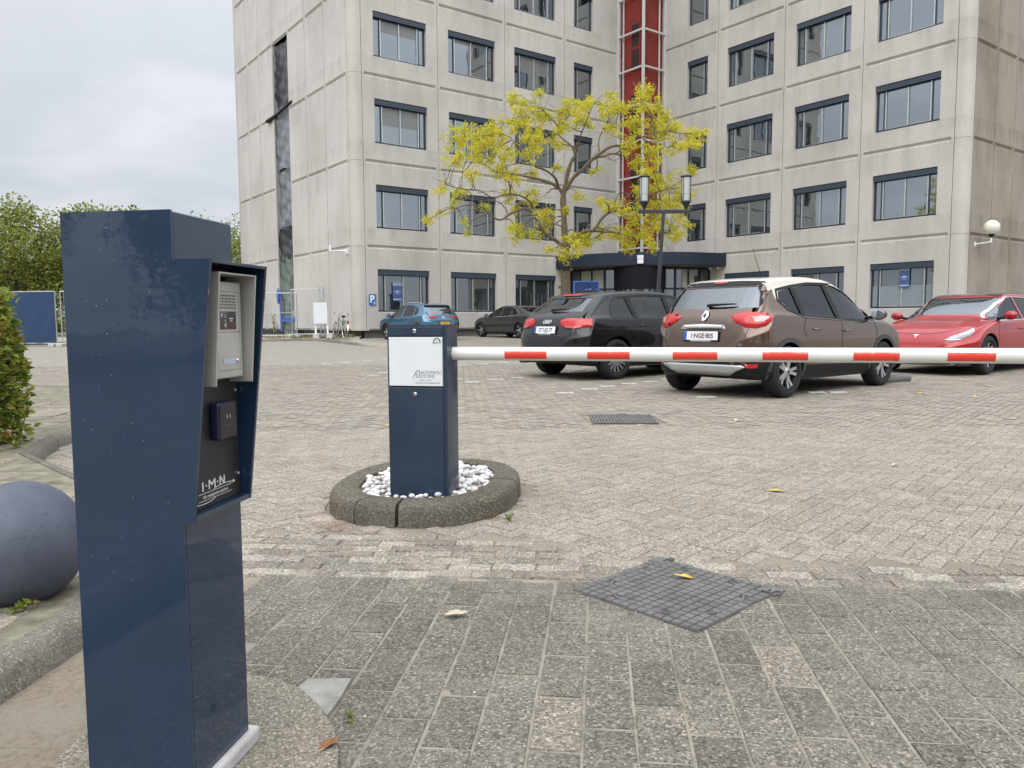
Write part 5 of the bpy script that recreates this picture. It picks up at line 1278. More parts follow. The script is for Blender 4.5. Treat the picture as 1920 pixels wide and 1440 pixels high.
# site fences
def mesh_panel(name, label, a, b_, h, z, tarp=False, group=None, foot=True, tilt=0.0):
    a, b_ = Vector((*a, z)), Vector((*b_, z)); t = thing(name, label, 'fence', a, math.atan2(b_.y - a.y, b_.x - a.x), group); L = (b_ - a).length; mb = MB()
    fr = [(0, 0, .12), (0, 0, h), (L, 0, h), (L, 0, .12), (0, 0, .12)]
    for p0, p1 in zip(fr[:-1], fr[1:]): mb.tube([p0, p1], .021, 8)
    mb.tube([(0, 0, 1.1), (L, 0, 1.1)], .012, 6); mb.build('panel_frame', M['steel'], t)
    if tarp:
        m_2 = MB(); nx, nz_ = 20, 12; rn = random.Random(3)
        m_2.add([(L * i / nx, -.03 + .018 * sin(i * 1.7) * sin(j * .9 + i * .3), .14 + (h - .16) * j / nz_) for j in range(nz_ + 1) for i in range(nx + 1)], [(j * (nx + 1) + i, j * (nx + 1) + i + 1, (j + 1) * (nx + 1) + i + 1, (j + 1) * (nx + 1) + i) for j in range(nz_) for i in range(nx)], 0, None, True)
        m_2.build('tarpaulin', pm('blue_tarpaulin', (.007, .032, .092), .55, var=.15, vscale=1.5), t)
    else:
        m_2 = MB(); n = int(L / .11)
        for i in range(1, n): m_2.tube([(L * i / n, 0, .12), (L * i / n, 0, h)], .0035, 4, 0, None, False)
        for i in range(1, 9): m_2.tube([(0, .004, .12 + (h - .12) * i / 9), (L, .004, .12 + (h - .12) * i / 9)], .0035, 4, 0, None, False)
        m_2.build('wire_mesh', M['steel'], t)
    if foot:
        for x in (0, L): m_2 = MB(); m_2.box(x - .11, x + .11, -.33, .33, 0, .13); m_2.build('foot', M['pale_conc'], t, bevel=.02)
    return t
SF_ = 'wire site fence panels'
z28 = gz(28)
mesh_panel('site_fence', 'fence panel covered with dark blue tarpaulin beyond the hedge at left', (-19.9, 28.6), (-16.55, 28.0), 2.0, z28, True, SF_)
mesh_panel('site_fence', 'bare wire fence panel right beside the blue tarpaulin one, next to the post', (-16.35, 28.0), (-13.0, 28.4), 2.0, z28, False, SF_)
zq = gz(33) + .095
mesh_panel('site_fence', 'long low wire fence panel running behind the intercom post to the wall strip', (-13.2, 32.9), (-9.35, 33.6), 1.95, zq, False, SF_)
mesh_panel('site_fence', 'wire fence panel in front of the greenish plastic sheet behind the white box', (-9.55, 33.5), (-8.1, 33.3), 2.05, zq + .05, False, SF_)
on_d('steel_post', 'pair of thin steel fence tubes leaning behind the white cabinet', 'post', lambda mb: (mb.tube([(-8.22, 33.2, zq), (-8.27, 33.3, zq + 2.2)], .024, 8), mb.tube([(-8.02, 33.1, zq), (-8.10, 33.2, zq + 2.22)], .024, 8)), M['steel'])
# white cabinet on legs, on two concrete blocks
wb = thing('meter_cabinet', 'plain white box on two white legs on concrete blocks beside the bicycle', 'cabinet', (-8.05, 32.6, zq), R(3))
mb = MB(); mb.box(-.30, .28, -.12, .12, .62, 1.50); mb.build('box', M['offwhite'], wb, bevel=.012)
for x in (-.24, .26): mb = MB(); mb.box(x - .035, x + .035, -.04, .04, .1, 1.2 if x > 0 else .64); mb.build('leg', M['white'], wb)
for x in (-.20, .36): mb = MB(); mb.box(x - .13, x + .13, -.25, .25, 0, .22); mb.build('block', M['pale_conc'], wb, bevel=.02)
# bicycle leaning by the corner
bk = thing('bicycle', 'old city bicycle with white mudguards parked against the left corner of the office block', 'bicycle', (-7.35, 32.9, zq + .0), R(122))
M['bike_frame'] = pm('bike_frame', (.06, .055, .05), .35, coat=.5)
tilt = Matrix.Rotation(R(6), 4, 'X')
def wheelb(x):
    T = tilt @ Matrix.Translation((x, 0, .35)) @ Matrix.Rotation(pi / 2, 4, 'X')
    mb = MB(); mb.lathe([(.335 + .018 * cos(a), .018 * sin(a)) for a in np.linspace(0, 2 * pi, 9)[:-1]], 40, 0, T, True); w = mb.build('wheel', pm('bike_tyre', (.30, .29, .27), .7), bk)
    mb = MB(); mb.lathe([(.312, -.008), (.318, 0), (.312, .008)], 40, 0, T)
    for k in range(14): a = k * 2 * pi / 14; mb.tube([(.02 * cos(a + .3), .02 * sin(a + .3), 0), (.312 * cos(a), .312 * sin(a), 0)], .0018, 4, 0, T, False)
    mb.lathe([(.001, -.03), (.022, -.03), (.022, .03), (.001, .03)], 10, 0, T); mb.build('rim', M['chrome'], w)
    mb = MB(); vs = []
    for i in range(19):
        a = R(-5 + 190 * i / 18) if x < 0 else R(-30 + 150 * i / 18) 
        for wz in (-.03, 0, .03): vs.append(((.375 - abs(wz) * .3) * cos(a), (.375 - abs(wz) * .3) * sin(a), wz))
    mb.add(vs, [(i * 3 + j, i * 3 + j + 1, (i + 1) * 3 + j + 1, (i + 1) * 3 + j) for i in range(18) for j in range(2)], 0, tilt @ Matrix.Translation((x, 0, .35)) @ Matrix.Rotation(pi / 2, 4, 'X'), True); mb.build('mudguard', M['white'], bk)
wheelb(-.55); wheelb(.55)
mb = MB(); S = lambda *p: [tilt @ Vector(q) for q in p]
for P, r_ in ((S((-.12, 0, .30), (-.22, 0, .78)), .016), (S((-.12, 0, .30), (.36, 0, .72)), .019), (S((-.19, 0, .62), (.34, 0, .85)), .015), (S((.33, 0, .90), (.39, 0, .66)), .019), (S((.39, .045, .66), (.50, .05, .5), (.55, .05, .35)), .012), (S((.39, -.045, .66), (.50, -.05, .5), (.55, -.05, .35)), .012),
             (S((-.12, .03, .30), (-.55, .05, .35)), .011), (S((-.12, -.03, .30), (-.55, -.05, .35)), .011), (S((-.20, .03, .70), (-.55, .05, .35)), .010), (S((-.20, -.03, .70), (-.55, -.05, .35)), .010)): mb.tube(P, r_, 8)
mb.build('frame', M['bike_frame'], bk)
mb = MB(); mb.tube(S((.33, 0, .88), (.32, 0, 1.03)), .014, 8); mb.tube(S((.06, .30, 1.04), (.18, .29, 1.06), (.30, .2, 1.05), (.33, 0, 1.02), (.30, -.2, 1.05), (.18, -.29, 1.06), (.06, -.30, 1.04)), .013, 8); mb.build('handlebar', M['chrome'], bk)
for y in (.30, -.30): mb = MB(); mb.tube(S((.0, y, 1.035), (.12, y * .98, 1.05)), .019, 8); mb.build('grip', M['black'], bk)
mb = MB(); mb.tube(S((-.22, 0, .76), (-.235, 0, .90)), .013, 8); mb.sphere(.13, 16, 8, 0, tilt @ Matrix.Translation((-.25, 0, .925)) @ Matrix.Diagonal((1.05, .75, .35, 1))); mb.build('saddle', M['black'], bk)
mb = MB()
for y in (.06, -.06): mb.tube(S((-.24, y, .72), (-.80, y, .74)), .008, 6); mb.tube(S((-.78, y, .74), (-.56, y * .9, .36)), .007, 6)
for x in (-.32, -.5, -.68): mb.tube(S((x, .06, .73), (x, -.06, .73)), .007, 6)
mb.build('carrier', M['black'], bk)
mb = MB(); mb.box(-.86, -.80, -.04, .04, .62, .72, 0, tilt); mb.build('rear_lamp', M['tail_red'], bk)
mb = MB(); mb.lathe([(.001, -.004), (.095, -.004), (.095, .004), (.001, .004)], 20, 0, tilt @ Matrix.Translation((-.12, -.06, .30)) @ Matrix.Rotation(pi / 2, 4, 'X')); mb.tube(S((-.12, -.07, .30), (-.06, -.08, .15)), .010, 6); mb.box(-.11, -.01, -.18, -.08, .13, .16, 0, tilt); mb.build('crank', M['black'], bk)
# blue entrance sign
es = thing('entrance_sign', 'blue name board with lighter blue frame right of the yellow tree trunk', 'sign', (3.10, 32.0, gz(32)), R(4))
mb = MB(); mb.box(-.50, .50, -.03, .03, .55, 1.72 + .66); mb.build('board', pm('board_blue', (.010, .035, .16), .4, var=.2, vscale=3), es)
mb = MB(); zt_ = 2.42
for b4 in ((-.54, -.49, .3, zt_), (.49, .54, .3, zt_)): mb.box(b4[0], b4[1], -.045, .045, 0, b4[3])
mb.box(-.49, .49, -.045, .045, zt_ - .05, zt_); mb.build('board_frame', pm('frame_blue', (.05, .15, .50), .4), es)
mb = MB(); mb.box(-.42, .45, -.034, -.031, 1.60, 2.02); mb.build('grey_field', pm('board_grey', (.03, .035, .05), .5), es)
mb = MB()
for x0, x1, z in ((-.05, .05, 2.06), (.10, .20, 2.07), (.40, .44, 2.06), (-.35, -.05, 1.85), (.0, .25, 1.85)): mb.box(x0, x1, -.036, -.0345, z, z + .03)
mb.build('print', M['poster_ink'], es)
# low concrete stop lying behind the brown car's front wheel
t = tag(MB().tube([(5.62, 11.78, .055), (6.28, 12.16, .055)], .07, 12).build('wheel_stop', M['plinth']), 'low dark grey round wheel stop behind the front wheel of the brown car', 'wheel stop')
# far away: a pale low building and a clipped line of shrubs seen through the wire fence
fb = thing('distant_building', 'low whitish building far behind the wire fence at left', 'building', (-40, 92, gz(92)), R(-12))
mb = MB(); mb.box(-14, 14, 0, 8, 0, 4.6); mb.build('wall', M['offwhite'], fb)
mb = MB()
mb.box(-14.2, 14.2, -.2, 8.2, 4.6, 4.9); mb.build('roof', M['plinth'], fb)
for k in range(9): mb = MB(); mb.box(-12.4 + k * 3, -10.6 + k * 3, -.04, .02, 1.3, 3.2); mb.build('window', M['pane'], fb)
lv = []; fr_ = random.Random(31)
for k in range(9000):
    x = fr_.uniform(-62, -12); lv.append(((x, 62 + fr_.uniform(-1, 1), gz(62) + fr_.uniform(0, 1) * (1.5 + .5 * sin(x * .7))), (0, -.4, .4)))
tag(leaf_mesh('far_shrubs', lv, M['leaf_green'], .35, .25, fr_, None, .4), 'dense belt of green shrubs far behind the site fence', 'shrubs', None, 'stuff')
# ------------------------------------------------------------------ cars
def crom(pts, n=6):
    P = [Vector((p[0], p[1], 0)) for p in pts]; out_ = []
    for i in range(len(P) - 1):
        p0, p1, p2, p3 = P[max(i - 1, 0)], P[i], P[i + 1], P[min(i + 2, len(P) - 1)]
        # centripetal-ish: limited tangents so the line never overshoots
        d = (p2 - p1).length; t1 = (p2 - p0); t2 = (p3 - p1)
        t1 = t1 * (d / max(t1.length, 1e-6)) if t1.length > 0 else t1; t2 = t2 * (d / max(t2.length, 1e-6)) if t2.length > 0 else t2
        for k in range(n):
            t = k / n; h1 = 2 * t ** 3 - 3 * t ** 2 + 1; h2 = t ** 3 - 2 * t ** 2 + t; h3 = -2 * t ** 3 + 3 * t ** 2; h4 = t ** 3 - t ** 2
            q = p1 * h1 + t1 * h2 + p2 * h3 + t2 * h4; out_.append((q.x, q.y))
    out_.append(tuple(pts[-1])); return out_
def mono(P):
    out_ = [P[0]]
    for x, z in P[1:]:
        if x > out_[-1][0] + .003: out_.append((x, z))
    return out_
class Car:
    def __init__(s, name, label, loc, heading, spec):
        s.sp = spec; s.W = spec['W']; s.root = thing(name, label, 'car', (loc[0], loc[1], gz(loc[1]) + .004), heading)
        tp = mono(crom(spec['top'])); s.tx = np.array([p[0] for p in tp]); s.tz = np.array([p[1] for p in tp])
        for k in ('belt', 'bot'):
            q = mono(crom(spec[k], 4)); setattr(s, k + 'x', np.array([p[0] for p in q])); setattr(s, k + 'z', np.array([p[1] for p in q]))
        pl = mono(crom(spec['plan'], 6)); s.px = np.array([p[0] for p in pl]); s.pw = np.array([p[1] for p in pl])
        s.xr, s.xf = s.tx[0], s.tx[-1]; s.tum = spec.get('tumble', .42); s.shell()
    def top(s, x): return float(np.interp(x, s.tx, s.tz))
    def belt(s, x): return float(np.interp(x, s.beltx, s.beltz))
    def bot(s, x): return float(np.interp(x, s.botx, s.botz))
    def plan(s, x):
        # the rounded ends in plan belong to the same bow that shapes the tail and the nose
        a, b_ = s.sp.get('bow_r', .22), s.sp.get('bow_f', .30); xm = (s.xr + s.xf) / 2; hl = (s.xf - s.xr) / 2
        w = s.W * (1 - .012 * ((x - xm) / hl) ** 2)
        for d, bw in ((x - s.xr, a), (s.xf - x, b_)):
            if d < bw: w = min(w, s.W * (.45 + .55 * (max(0, d) / bw) ** (1 / 2.2)))
        return w
    def topxy(s, x, y):
        k = max(0, (abs(y) / s.W - .45) / .55) ** 2.2
        wr = min(1, max(0, (-.15 - x) / .5)); wf = min(1, max(0, (x + .05) / .5))
        xe = x - s.sp.get('bow_r', .22) * k * wr + s.sp.get('bow_f', .30) * k * wf
        return s.top(min(max(xe, s.xr), s.xf))
    def prof(s, z): return 1 - .055 * ((z - s.sp.get('zmid', .66)) / .45) ** 2 if z > .66 else 1 - .07 * ((z - .66) / .45) ** 2
    def ring(s, x):
        W = s.plan(x); zb = s.bot(x); T = s.top(x); zl = s.belt(x)
        zs = min(zl, s.topxy(x, W * .96) - .035); zs = max(zs, zb + .06)
        R_ = [(0, zb), (W * .55, zb), (W * .90, zb), (W * .955 * s.prof(zb), zb + .02)]
        for f in (.1, .22, .36, .5, .64, .77, .88, .96): z = zb + .02 + f * (zs - zb - .02); R_.append((W * s.prof(z), z))
        ys = W * s.prof(zs); R_.append((ys, zs)); R_.append((ys - .012, zs + .012))
        h = max(.0, T - zs); ye = ys - .02 - s.tum * h - .03 * min(1, h / .06); ye = max(ye, .25 * W)
        ze = max(s.topxy(x, ye) - .012, zs + .05); r_ = min(.075, (ze - zs) * .55)
        y_at = lambda z: ys - .014 + (ye - ys + .014) * ((z - zs) / max(1e-4, (ze - zs)))
        for f in (.12, .3, .5, .7, .88, 1): z = zs + .016 + f * (ze - r_ - zs - .016); R_.append((y_at(z), z))
        yr = y_at(ze - r_)
        for a in (25, 50, 72): R_.append((yr - r_ * (1 - cos(R(a))) * 1.1, ze - r_ + r_ * sin(R(a))))
        y2 = R_[-1][0] - r_ * .55
        cr_ = s.sp.get('crown', .035)
        for f in (1, .85, .68, .5, .33, .16): y = y2 * f; R_.append((y, max(ze + .002, max(ze + .002, s.topxy(x, y)) - cr_ * (y / s.W) ** 2)))
        R_.append((0, max(ze + .003, T)))
        return R_
    def shell(s):
        # stations spaced along the silhouette, so steep tails and noses are well sampled
        P = [Vector((x, z, 0)) for x, z in zip(s.tx, s.tz)]; acc = 0; xs = [s.xr]
        for a, b_ in zip(P[:-1], P[1:]):
            acc += (b_ - a).length
            if acc >= .05 and b_.x > xs[-1] + .006: xs.append(b_.x); acc = 0
        dense = [xs[0]]
        for x in xs[1:] + ([s.xf] if s.xf > xs[-1] + .004 else []):
            n = max(1, int((x - dense[-1]) / .065))
            b0 = dense[-1]; dense += [b0 + (x - b0) * (i + 1) / n for i in range(n)]
        s.stations = dense; vs = []; fs = []; K = None; matf = []
        for x in dense:
            r_ = s.ring(x); full = r_ + [(-y, z) for y, z in reversed(r_[1:-1])]; K = len(full); vs += [(x, y, z) for y, z in full]
        for i in range(len(dense) - 1):
            for j in range(K):
                fs.append((i * K + j, i * K + (j + 1) % K, (i + 1) * K + (j + 1) % K, (i + 1) * K + j))
        fs.append(tuple(range(K - 1, -1, -1))); n0 = (len(dense) - 1) * K; fs.append(tuple(n0 + j for j in range(K)))
        me = bpy.data.meshes.new('body'); me.from_pydata(vs, [], fs)
        bm = bmesh.new(); bm.from_mesh(me); bmesh.ops.recalc_face_normals(bm, faces=bm.faces); bm.to_mesh(me); bm.free()
        s.mats = [s.sp['paint'], M['black'], s.sp.get('roofmat', s.sp['paint']), M['cabin'], M['black']]
        for q in s.mats: me.materials.append(q)
        for p in me.polygons:
            c = p.center; k = 0
            rf = s.sp.get('rooff'); lf = s.sp.get('lowf')
            if rf and rf(c): k = 2
            if lf and lf(c): k = 1
            p.material_index = k
        s.smooth_src = me.copy(); s.smooth_src.polygons.foreach_set('use_smooth', [True] * len(me.polygons))
        s.body = bpy.data.objects.new('body', me); COL.objects.link(s.body)
        bm = bmesh.new(); bm.from_mesh(me); s.bvh = BVHTree.FromBMesh(bm); bm.free()
    # --- projecting outlines onto the shell
    def frm(s, view):
        if view == 'L': return Vector((0, 3, 0)), Vector((0, -1, 0)), Vector((1, 0, 0))
        if view == 'R': return Vector((0, -3, 0)), Vector((0, 1, 0)), Vector((1, 0, 0))
        if view == 'rear': return Vector((-5, 0, 0)), Vector((1, 0, 0)), Vector((0, 1, 0))
        if view == 'front': return Vector((5, 0, 0)), Vector((-1, 0, 0)), Vector((0, 1, 0))
        a = R(view); d = Vector((cos(a), sin(a), 0)); return -d * 5, d, Vector((-d.y, d.x, 0))    # looking along heading angle a
    def hit(s, view, u, z, off=0):
        o, d, ux = s.frm(view); h, n, i, dist = s.bvh.ray_cast(o + ux * u + UP * z, d)
        if h is None: return None
        if n.dot(d) > 0: n = -n
        return h + n * off
    def patch(s, view, poly, name, mat, off=.004, parent=None, g=.05, dome=0.0, thick=0.0):
        bm = bmesh.new(); f = bm.faces.new([bm.verts.new((u, z, 0)) for u, z in poly])
        us = [p[0] for p in poly]; zs = [p[1] for p in poly]
        for ax, lo, hi in ((0, min(us), max(us)), (1, min(zs), max(zs))):
            k = lo + g
            while k < hi - 1e-4:
                co = Vector((0, 0, 0)); co[ax] = k; no = Vector((0, 0, 0)); no[ax] = 1
                bmesh.ops.bisect_plane(bm, geom=bm.verts[:] + bm.edges[:] + bm.faces[:], plane_co=co, plane_no=no); k += g
        bmesh.ops.triangulate(bm, faces=[q for q in bm.faces if len(q.verts) > 4])
        edge = {v for e in bm.edges if e.is_boundary for v in e.verts}; bad = []
        src = {v: (v.co.x, v.co.y) for v in bm.verts}
        for v in bm.verts:
            u, z = src[v]; h = s.hit(view, u, z, off + (dome if v not in edge else 0))
            if h is None: bad.append(v)
            else: v.co = h
        if bad: bmesh.ops.delete(bm, geom=bad, context='VERTS')
        o, d, ux = s.frm(view); bm.normal_update()
        for q in bm.faces:
            if q.normal.dot(d) > 0: q.normal_flip()
            q.smooth = True
        me = bpy.data.meshes.new(name); bm.to_mesh(me); bm.free(); me.materials.append(mat)
        ob = bpy.data.objects.new(name, me); COL.objects.link(ob); ob.parent = parent or s.root
        if thick: md = ob.modifiers.new('thickness', 'SOLIDIFY'); md.thickness = thick; md.offset = -1
        return ob
    def line(s, view, pts, w, name, mat, off=.0025, parent=None):
        vs = []; P = []
        for a, b_ in zip(pts[:-1], pts[1:]):
            a, b_ = Vector(a), Vector(b_); n = max(1, int((b_ - a).length / .05)); P += [a.lerp(b_, i / n) for i in range(n)]
        P.append(Vector(pts[-1])); mb = MB()
        for i, q in enumerate(P):
            t = (P[min(i + 1, len(P) - 1)] - P[max(i - 1, 0)]).normalized(); n = Vector((-t.y, t.x)) * w / 2
            A, B = s.hit(view, q.x - n.x, q.y - n.y, off), s.hit(view, q.x + n.x, q.y + n.y, off)
            if A is None or B is None: return None
            vs += [A, B]
        mb.add(vs, [(2 * i, 2 * i + 1, 2 * i + 3, 2 * i + 2) for i in range(len(P) - 1)], 0, None, True)
        return mb.build(name, mat, parent or s.root, sharp=180)
    def both(s, fn):
        fn('L', 1); fn('R', -1)
    # --- hollow the cabin, cut the windows and the wheel wells
    def cut(s, panes, rear, front):
        tmp = []
        def cutter(vs, fs, mi):
            me = bpy.data.meshes.new('c'); me.from_pydata(vs, [], fs)
            bm = bmesh.new(); bm.from_mesh(me); bmesh.ops.recalc_face_normals(bm, faces=bm.faces); bm.to_mesh(me); bm.free()
            for q in s.mats: me.materials.append(q)
            for p in me.polygons: p.material_index = mi
            o = bpy.data.objects.new('c', me); COL.objects.link(o); tmp.append(o)
        def prism(poly3a, poly3b, mi):
            n = len(poly3a); cutter(list(poly3a) + list(poly3b), [tuple(range(n)), tuple(range(2 * n - 1, n - 1, -1))] + [(i, (i + 1) % n, n + (i + 1) % n, n + i) for i in range(n)], mi)
        xs = [x for x in np.linspace(s.xr + .1, s.xf - .1, 90) if s.top(x) - .075 > s.belt(x) + .02]
        x0, x1 = xs[0], xs[-1]; zlow = min(s.belt(x) for x in xs) - .30
        P = [(x, s.top(x) - .075) for x in xs]; P = [(x0, zlow)] + P + [(x1, zlow)]
        def hw(x, z):
            zs = s.belt(min(max(x, x0), x1)); return s.plan(x) * .95 - .075 - s.tum * max(0, z - zs) - .02
        prism([(x, hw(x, z), z) for x, z in P], [(x, -hw(x, z), z) for x, z in P], 3)
        for poly in panes: prism([(x, s.W + .3, z) for x, z in poly], [(x, -s.W - .3, z) for x, z in poly], 4)
        xm = (x0 + x1) / 2
        for poly, sgn in ((rear, -1), (front, 1)):
            if poly: prism([(xm, y, z) for y, z in poly], [(sgn * 4, y, z) for y, z in poly], 4)
        for wx in s.sp['wheels']:
            Rw = s.sp['R'] + .045
            for sg in (1, -1):
                n = 36; A = [(wx + Rw * cos(2 * pi * i / n), sg * (s.W - .29), s.sp['R'] + Rw * sin(2 * pi * i / n)) for i in range(n)]; B = [(x, sg * (s.W + .4), z) for x, _, z in A]
                prism(A, B, 4)
        def vol(me):
            bm = bmesh.new(); bm.from_mesh(me); v = bm.calc_volume(); op = sum(1 for e in bm.edges if not e.is_manifold); bm.free(); return v, op
        rn = random.Random(1); area = lambda me: sum(p.area for p in me.polygons if p.material_index in (0, 1, 2))
        for o in tmp:
            v0, _ = vol(s.body.data); vc, _ = vol(o.data); a0 = area(s.body.data)
            for tr_ in range(12):
                md = s.body.modifiers.new('b', 'BOOLEAN'); md.operation = 'DIFFERENCE'; md.object = o; md.solver = 'EXACT' if tr_ % 3 < 2 else 'FAST'
                dg = bpy.context.evaluated_depsgraph_get(); dg.update()
                me = bpy.data.meshes.new_from_object(s.body.evaluated_get(dg)); s.body.modifiers.clear(); v1, op = vol(me)
                if v0 - abs(vc) * 1.06 - .02 < v1 < v0 - .005 and op <= 24 and area(me) > a0 * .80: 
                    bm = bmesh.new(); bm.from_mesh(me); bmesh.ops.remove_doubles(bm, verts=bm.verts, dist=1e-4); bmesh.ops.dissolve_degenerate(bm, dist=1e-5, edges=bm.edges); bm.to_mesh(me); bm.free()
                    s.body.data = me; break
                o.location = (rn.uniform(-.004, .004), rn.uniform(-.004, .004), rn.uniform(-.004, .004))
            else: print('BOOL FAIL', s.root.name, tmp.index(o), v0, vc, v1, op, a0, area(me))
        me = s.body.data
        for o in tmp: bpy.data.objects.remove(o)
        me.polygons.foreach_set('use_smooth', [True] * len(me.polygons)); me.set_sharp_from_angle(angle=R(33))
        s.body.parent = s.root
        for k, nm in ((2, 'roof'), (1, 'lower_trim')):
            if not any(p.material_index == k for p in me.polygons): continue
            bm = bmesh.new(); bm.from_mesh(me); bmesh.ops.delete(bm, geom=[f for f in bm.faces if f.material_index != k], context='FACES')
            m2 = bpy.data.meshes.new(nm); bm.to_mesh(m2); bm.free(); m2.materials.append(s.mats[k]); m2.polygons.foreach_set('material_index', [0] * len(m2.polygons)); m2.set_sharp_from_angle(angle=R(33))
            o = bpy.data.objects.new(nm, m2); COL.objects.link(o); o.parent = s.root
            bm = bmesh.new(); bm.from_mesh(me); bmesh.ops.delete(bm, geom=[f for f in bm.faces if f.material_index == k], context='FACES'); bm.to_mesh(me); bm.free(); me.set_sharp_from_angle(angle=R(33))
        s.clean_normals(me)
        for o in s.root.children:
            if o.name.split('.')[0] in ('roof', 'lower_trim'): s.clean_normals(o.data)
    def clean_normals(s, me):
        # shade the cut panels with the uncut shell's smooth normals
        src = s.smooth_src; vn = [v.normal.copy() for v in src.vertices]; polys = src.polygons; vc = [v.co.copy() for v in src.vertices]
        cache = {}; out_ = []
        from mathutils.interpolate import poly_3d_calc
        for p in me.polygons:
            for li in p.loop_indices:
                vi = me.loops[li].vertex_index; key = (vi)
                if key not in cache:
                    co = me.vertices[vi].co; h, n, i, d = s.bvh.find_nearest(co)
                    vs = polys[i].vertices
                    if d > .004 or len(vs) > 6: cache[key] = None
                    else:
                        w = poly_3d_calc([vc[k] for k in vs], h); q = Vector((0, 0, 0))
                        for k, ww in zip(vs, w): q += vn[k] * ww
                        cache[key] = q.normalized()
                q = cache[key]; out_.append(q if q is not None and q.dot(p.normal) > .72 else p.normal.copy())
        me.normals_split_custom_set(out_)
    def grow(s, poly, d):
        c = Vector((sum(p[0] for p in poly) / len(poly), sum(p[1] for p in poly) / len(poly)))
        return [tuple(Vector(p) + (Vector(p) - c).normalized() * d) for p in poly]
    def wheels(s, spokes, split=.0, rimmat='alloy', dark=False, width=.215, rimR=None, sw=.05):
        Rw = s.sp['R']; rr = rimR or Rw * .70
        for wx in s.sp['wheels']:
            for sg in (1, -1):
                y = sg * (s.W - .012); T = Matrix.Translation((wx, y, Rw)) @ Matrix.Rotation(-sg * pi / 2, 4, 'X')    # local +z points outward
                mb = MB(); w = width
                mb.lathe([(rr, -.006), (rr + .012, .004), (Rw - .05, .006), (Rw - .018, -.004), (Rw - .004, -.022), (Rw, -.045), (Rw, -w + .04), (Rw - .018, -w + .01), (rr, -w)], 48, 0, T)
                for q in (-.07, -.11, -.15): mb.lathe([(Rw + .0015, q - .005), (Rw + .0016, q + .005)], 48, 1, T)
                tyre = mb.build('wheel', [M['rubber'], M['ink']], s.root, sharp=50)
                mb = MB()
                mb.lathe([(rr, -.02), (rr - .01, -.006), (rr - .028, -.012), (rr - .035, -.05), (rr - .04, -.14), (.0005, -.145)], 44, 1, T)
                ns = spokes
                for k in range(ns):
                    a0 = 2 * pi * k / ns
                    for da in ((-split, split) if split else (0,)):
                        Ms = T @ Matrix.Rotation(a0, 4, 'Z'); r0, r1 = .045, rr - .018
                        p0 = Vector((r0, .0 + da * .4 * r0, -.022)); a1 = da; p1 = Vector((r1 * cos(a1), r1 * sin(a1), -.012)); pm_ = p0.lerp(p1, .55) + Vector((0, 0, -.012))
                        t = (p1 - p0).normalized(); n = Vector((-t.y, t.x, 0)).normalized()
                        w0, w1 = sw * .62, sw * .5; dz = Vector((0, 0, -.03))
                        vs = []
                        for p_, w_ in ((p0, w0), (pm_, sw * .45), (p1, w1)): vs += [p_ - n * w_, p_ + n * w_, p_ + n * w_ * .8 + dz, p_ - n * w_ * .8 + dz]
                        mb.add(vs, [(0, 1, 5, 4), (1, 2, 6, 5), (3, 0, 4, 7), (4, 5, 9, 8), (5, 6, 10, 9), (7, 4, 8, 11)], 0, Ms)
                mb.lathe([(.0005, -.006), (.028, -.008), (.05, -.016), (.062, -.03), (.062, -.06)], 20, 0, T)
                mb.lathe([(.0005, -.003), (.018, -.005), (.024, -.009)], 16, 1, T)
                mb.build('rim', [M[rimmat], M['alloy_dark']], tyre, sharp=40)
    def seats(s, mat, xs=(-.05, -.95), z=.52):
        for x in xs:
            for sg in (1, -1):
                mb = MB(); mb.box(x - .22, x + .26, sg * .38 - .23, sg * .38 + .23, z - .12, z + .02)
                T = Matrix.Translation((x - .22, sg * .38, z)) @ Matrix.Rotation(R(-14), 4, 'Y'); mb.box(-.07, .07, -.22, .22, 0, .52, 0, T); mb.box(-.05, .05, -.12, .12, .56, .74, 0, T); mb.box(-.015, .015, -.05, .05, .50, .58, 0, T)
                mb.build('seat', M[mat], s.root, bevel=.04)
        mb = MB(); T = Matrix.Translation((.62, .37, .86)) @ Matrix.Rotation(R(-62), 4, 'Y'); mb.lathe([(.18 + .013 * cos(a), .013 * sin(a)) for a in np.linspace(0, 2 * pi, 8)[:-1]], 24, 0, T, True); mb.box(-.17, .17, -.03, .03, -.01, .01, 0, T); mb.build('steering_wheel', M['cabin'], s.root)
        mb = MB(); mb.box(.66, 1.0, -s.W + .2, s.W - .2, .6, .9); mb.build('dashboard', M['cabin'], s.root, bevel=.04)
    def mirrors(s, x, z, mat, cap='black', size=1.0, out_=.10):
        for v, sg in (('L', 1), ('R', -1)):
            h = s.hit(v, x, z, 0); 
            y = h.y + sg * .075
            mb = MB(); mb.sphere(.1, 18, 12, 0, Matrix.Translation((x + .01, y + sg * out_, z + .05)) @ Matrix.Diagonal((.75 * size, 1.12 * size, .80 * size, 1)))
            mb.v = [(max(px_, x - .045), py_, pz_) for px_, py_, pz_ in mb.v]
            o = mb.build('mirror', mat, s.root, sharp=40)
            mb = MB(); mb.tube([(x + .02, h.y - sg * .03, z), (x + .01, y + sg * .04, z + .02)], .024, 8); mb.build('mirror_arm', M['black'], o)
            mb = MB(); mb.sphere(.085, 16, 10, 0, Matrix.Translation((x - .046, y + sg * out_, z + .05)) @ Matrix.Diagonal((.04, 1.1 * size, .78 * size, 1))); mb.build('mirror_glass', M['mirror_glass'], o)
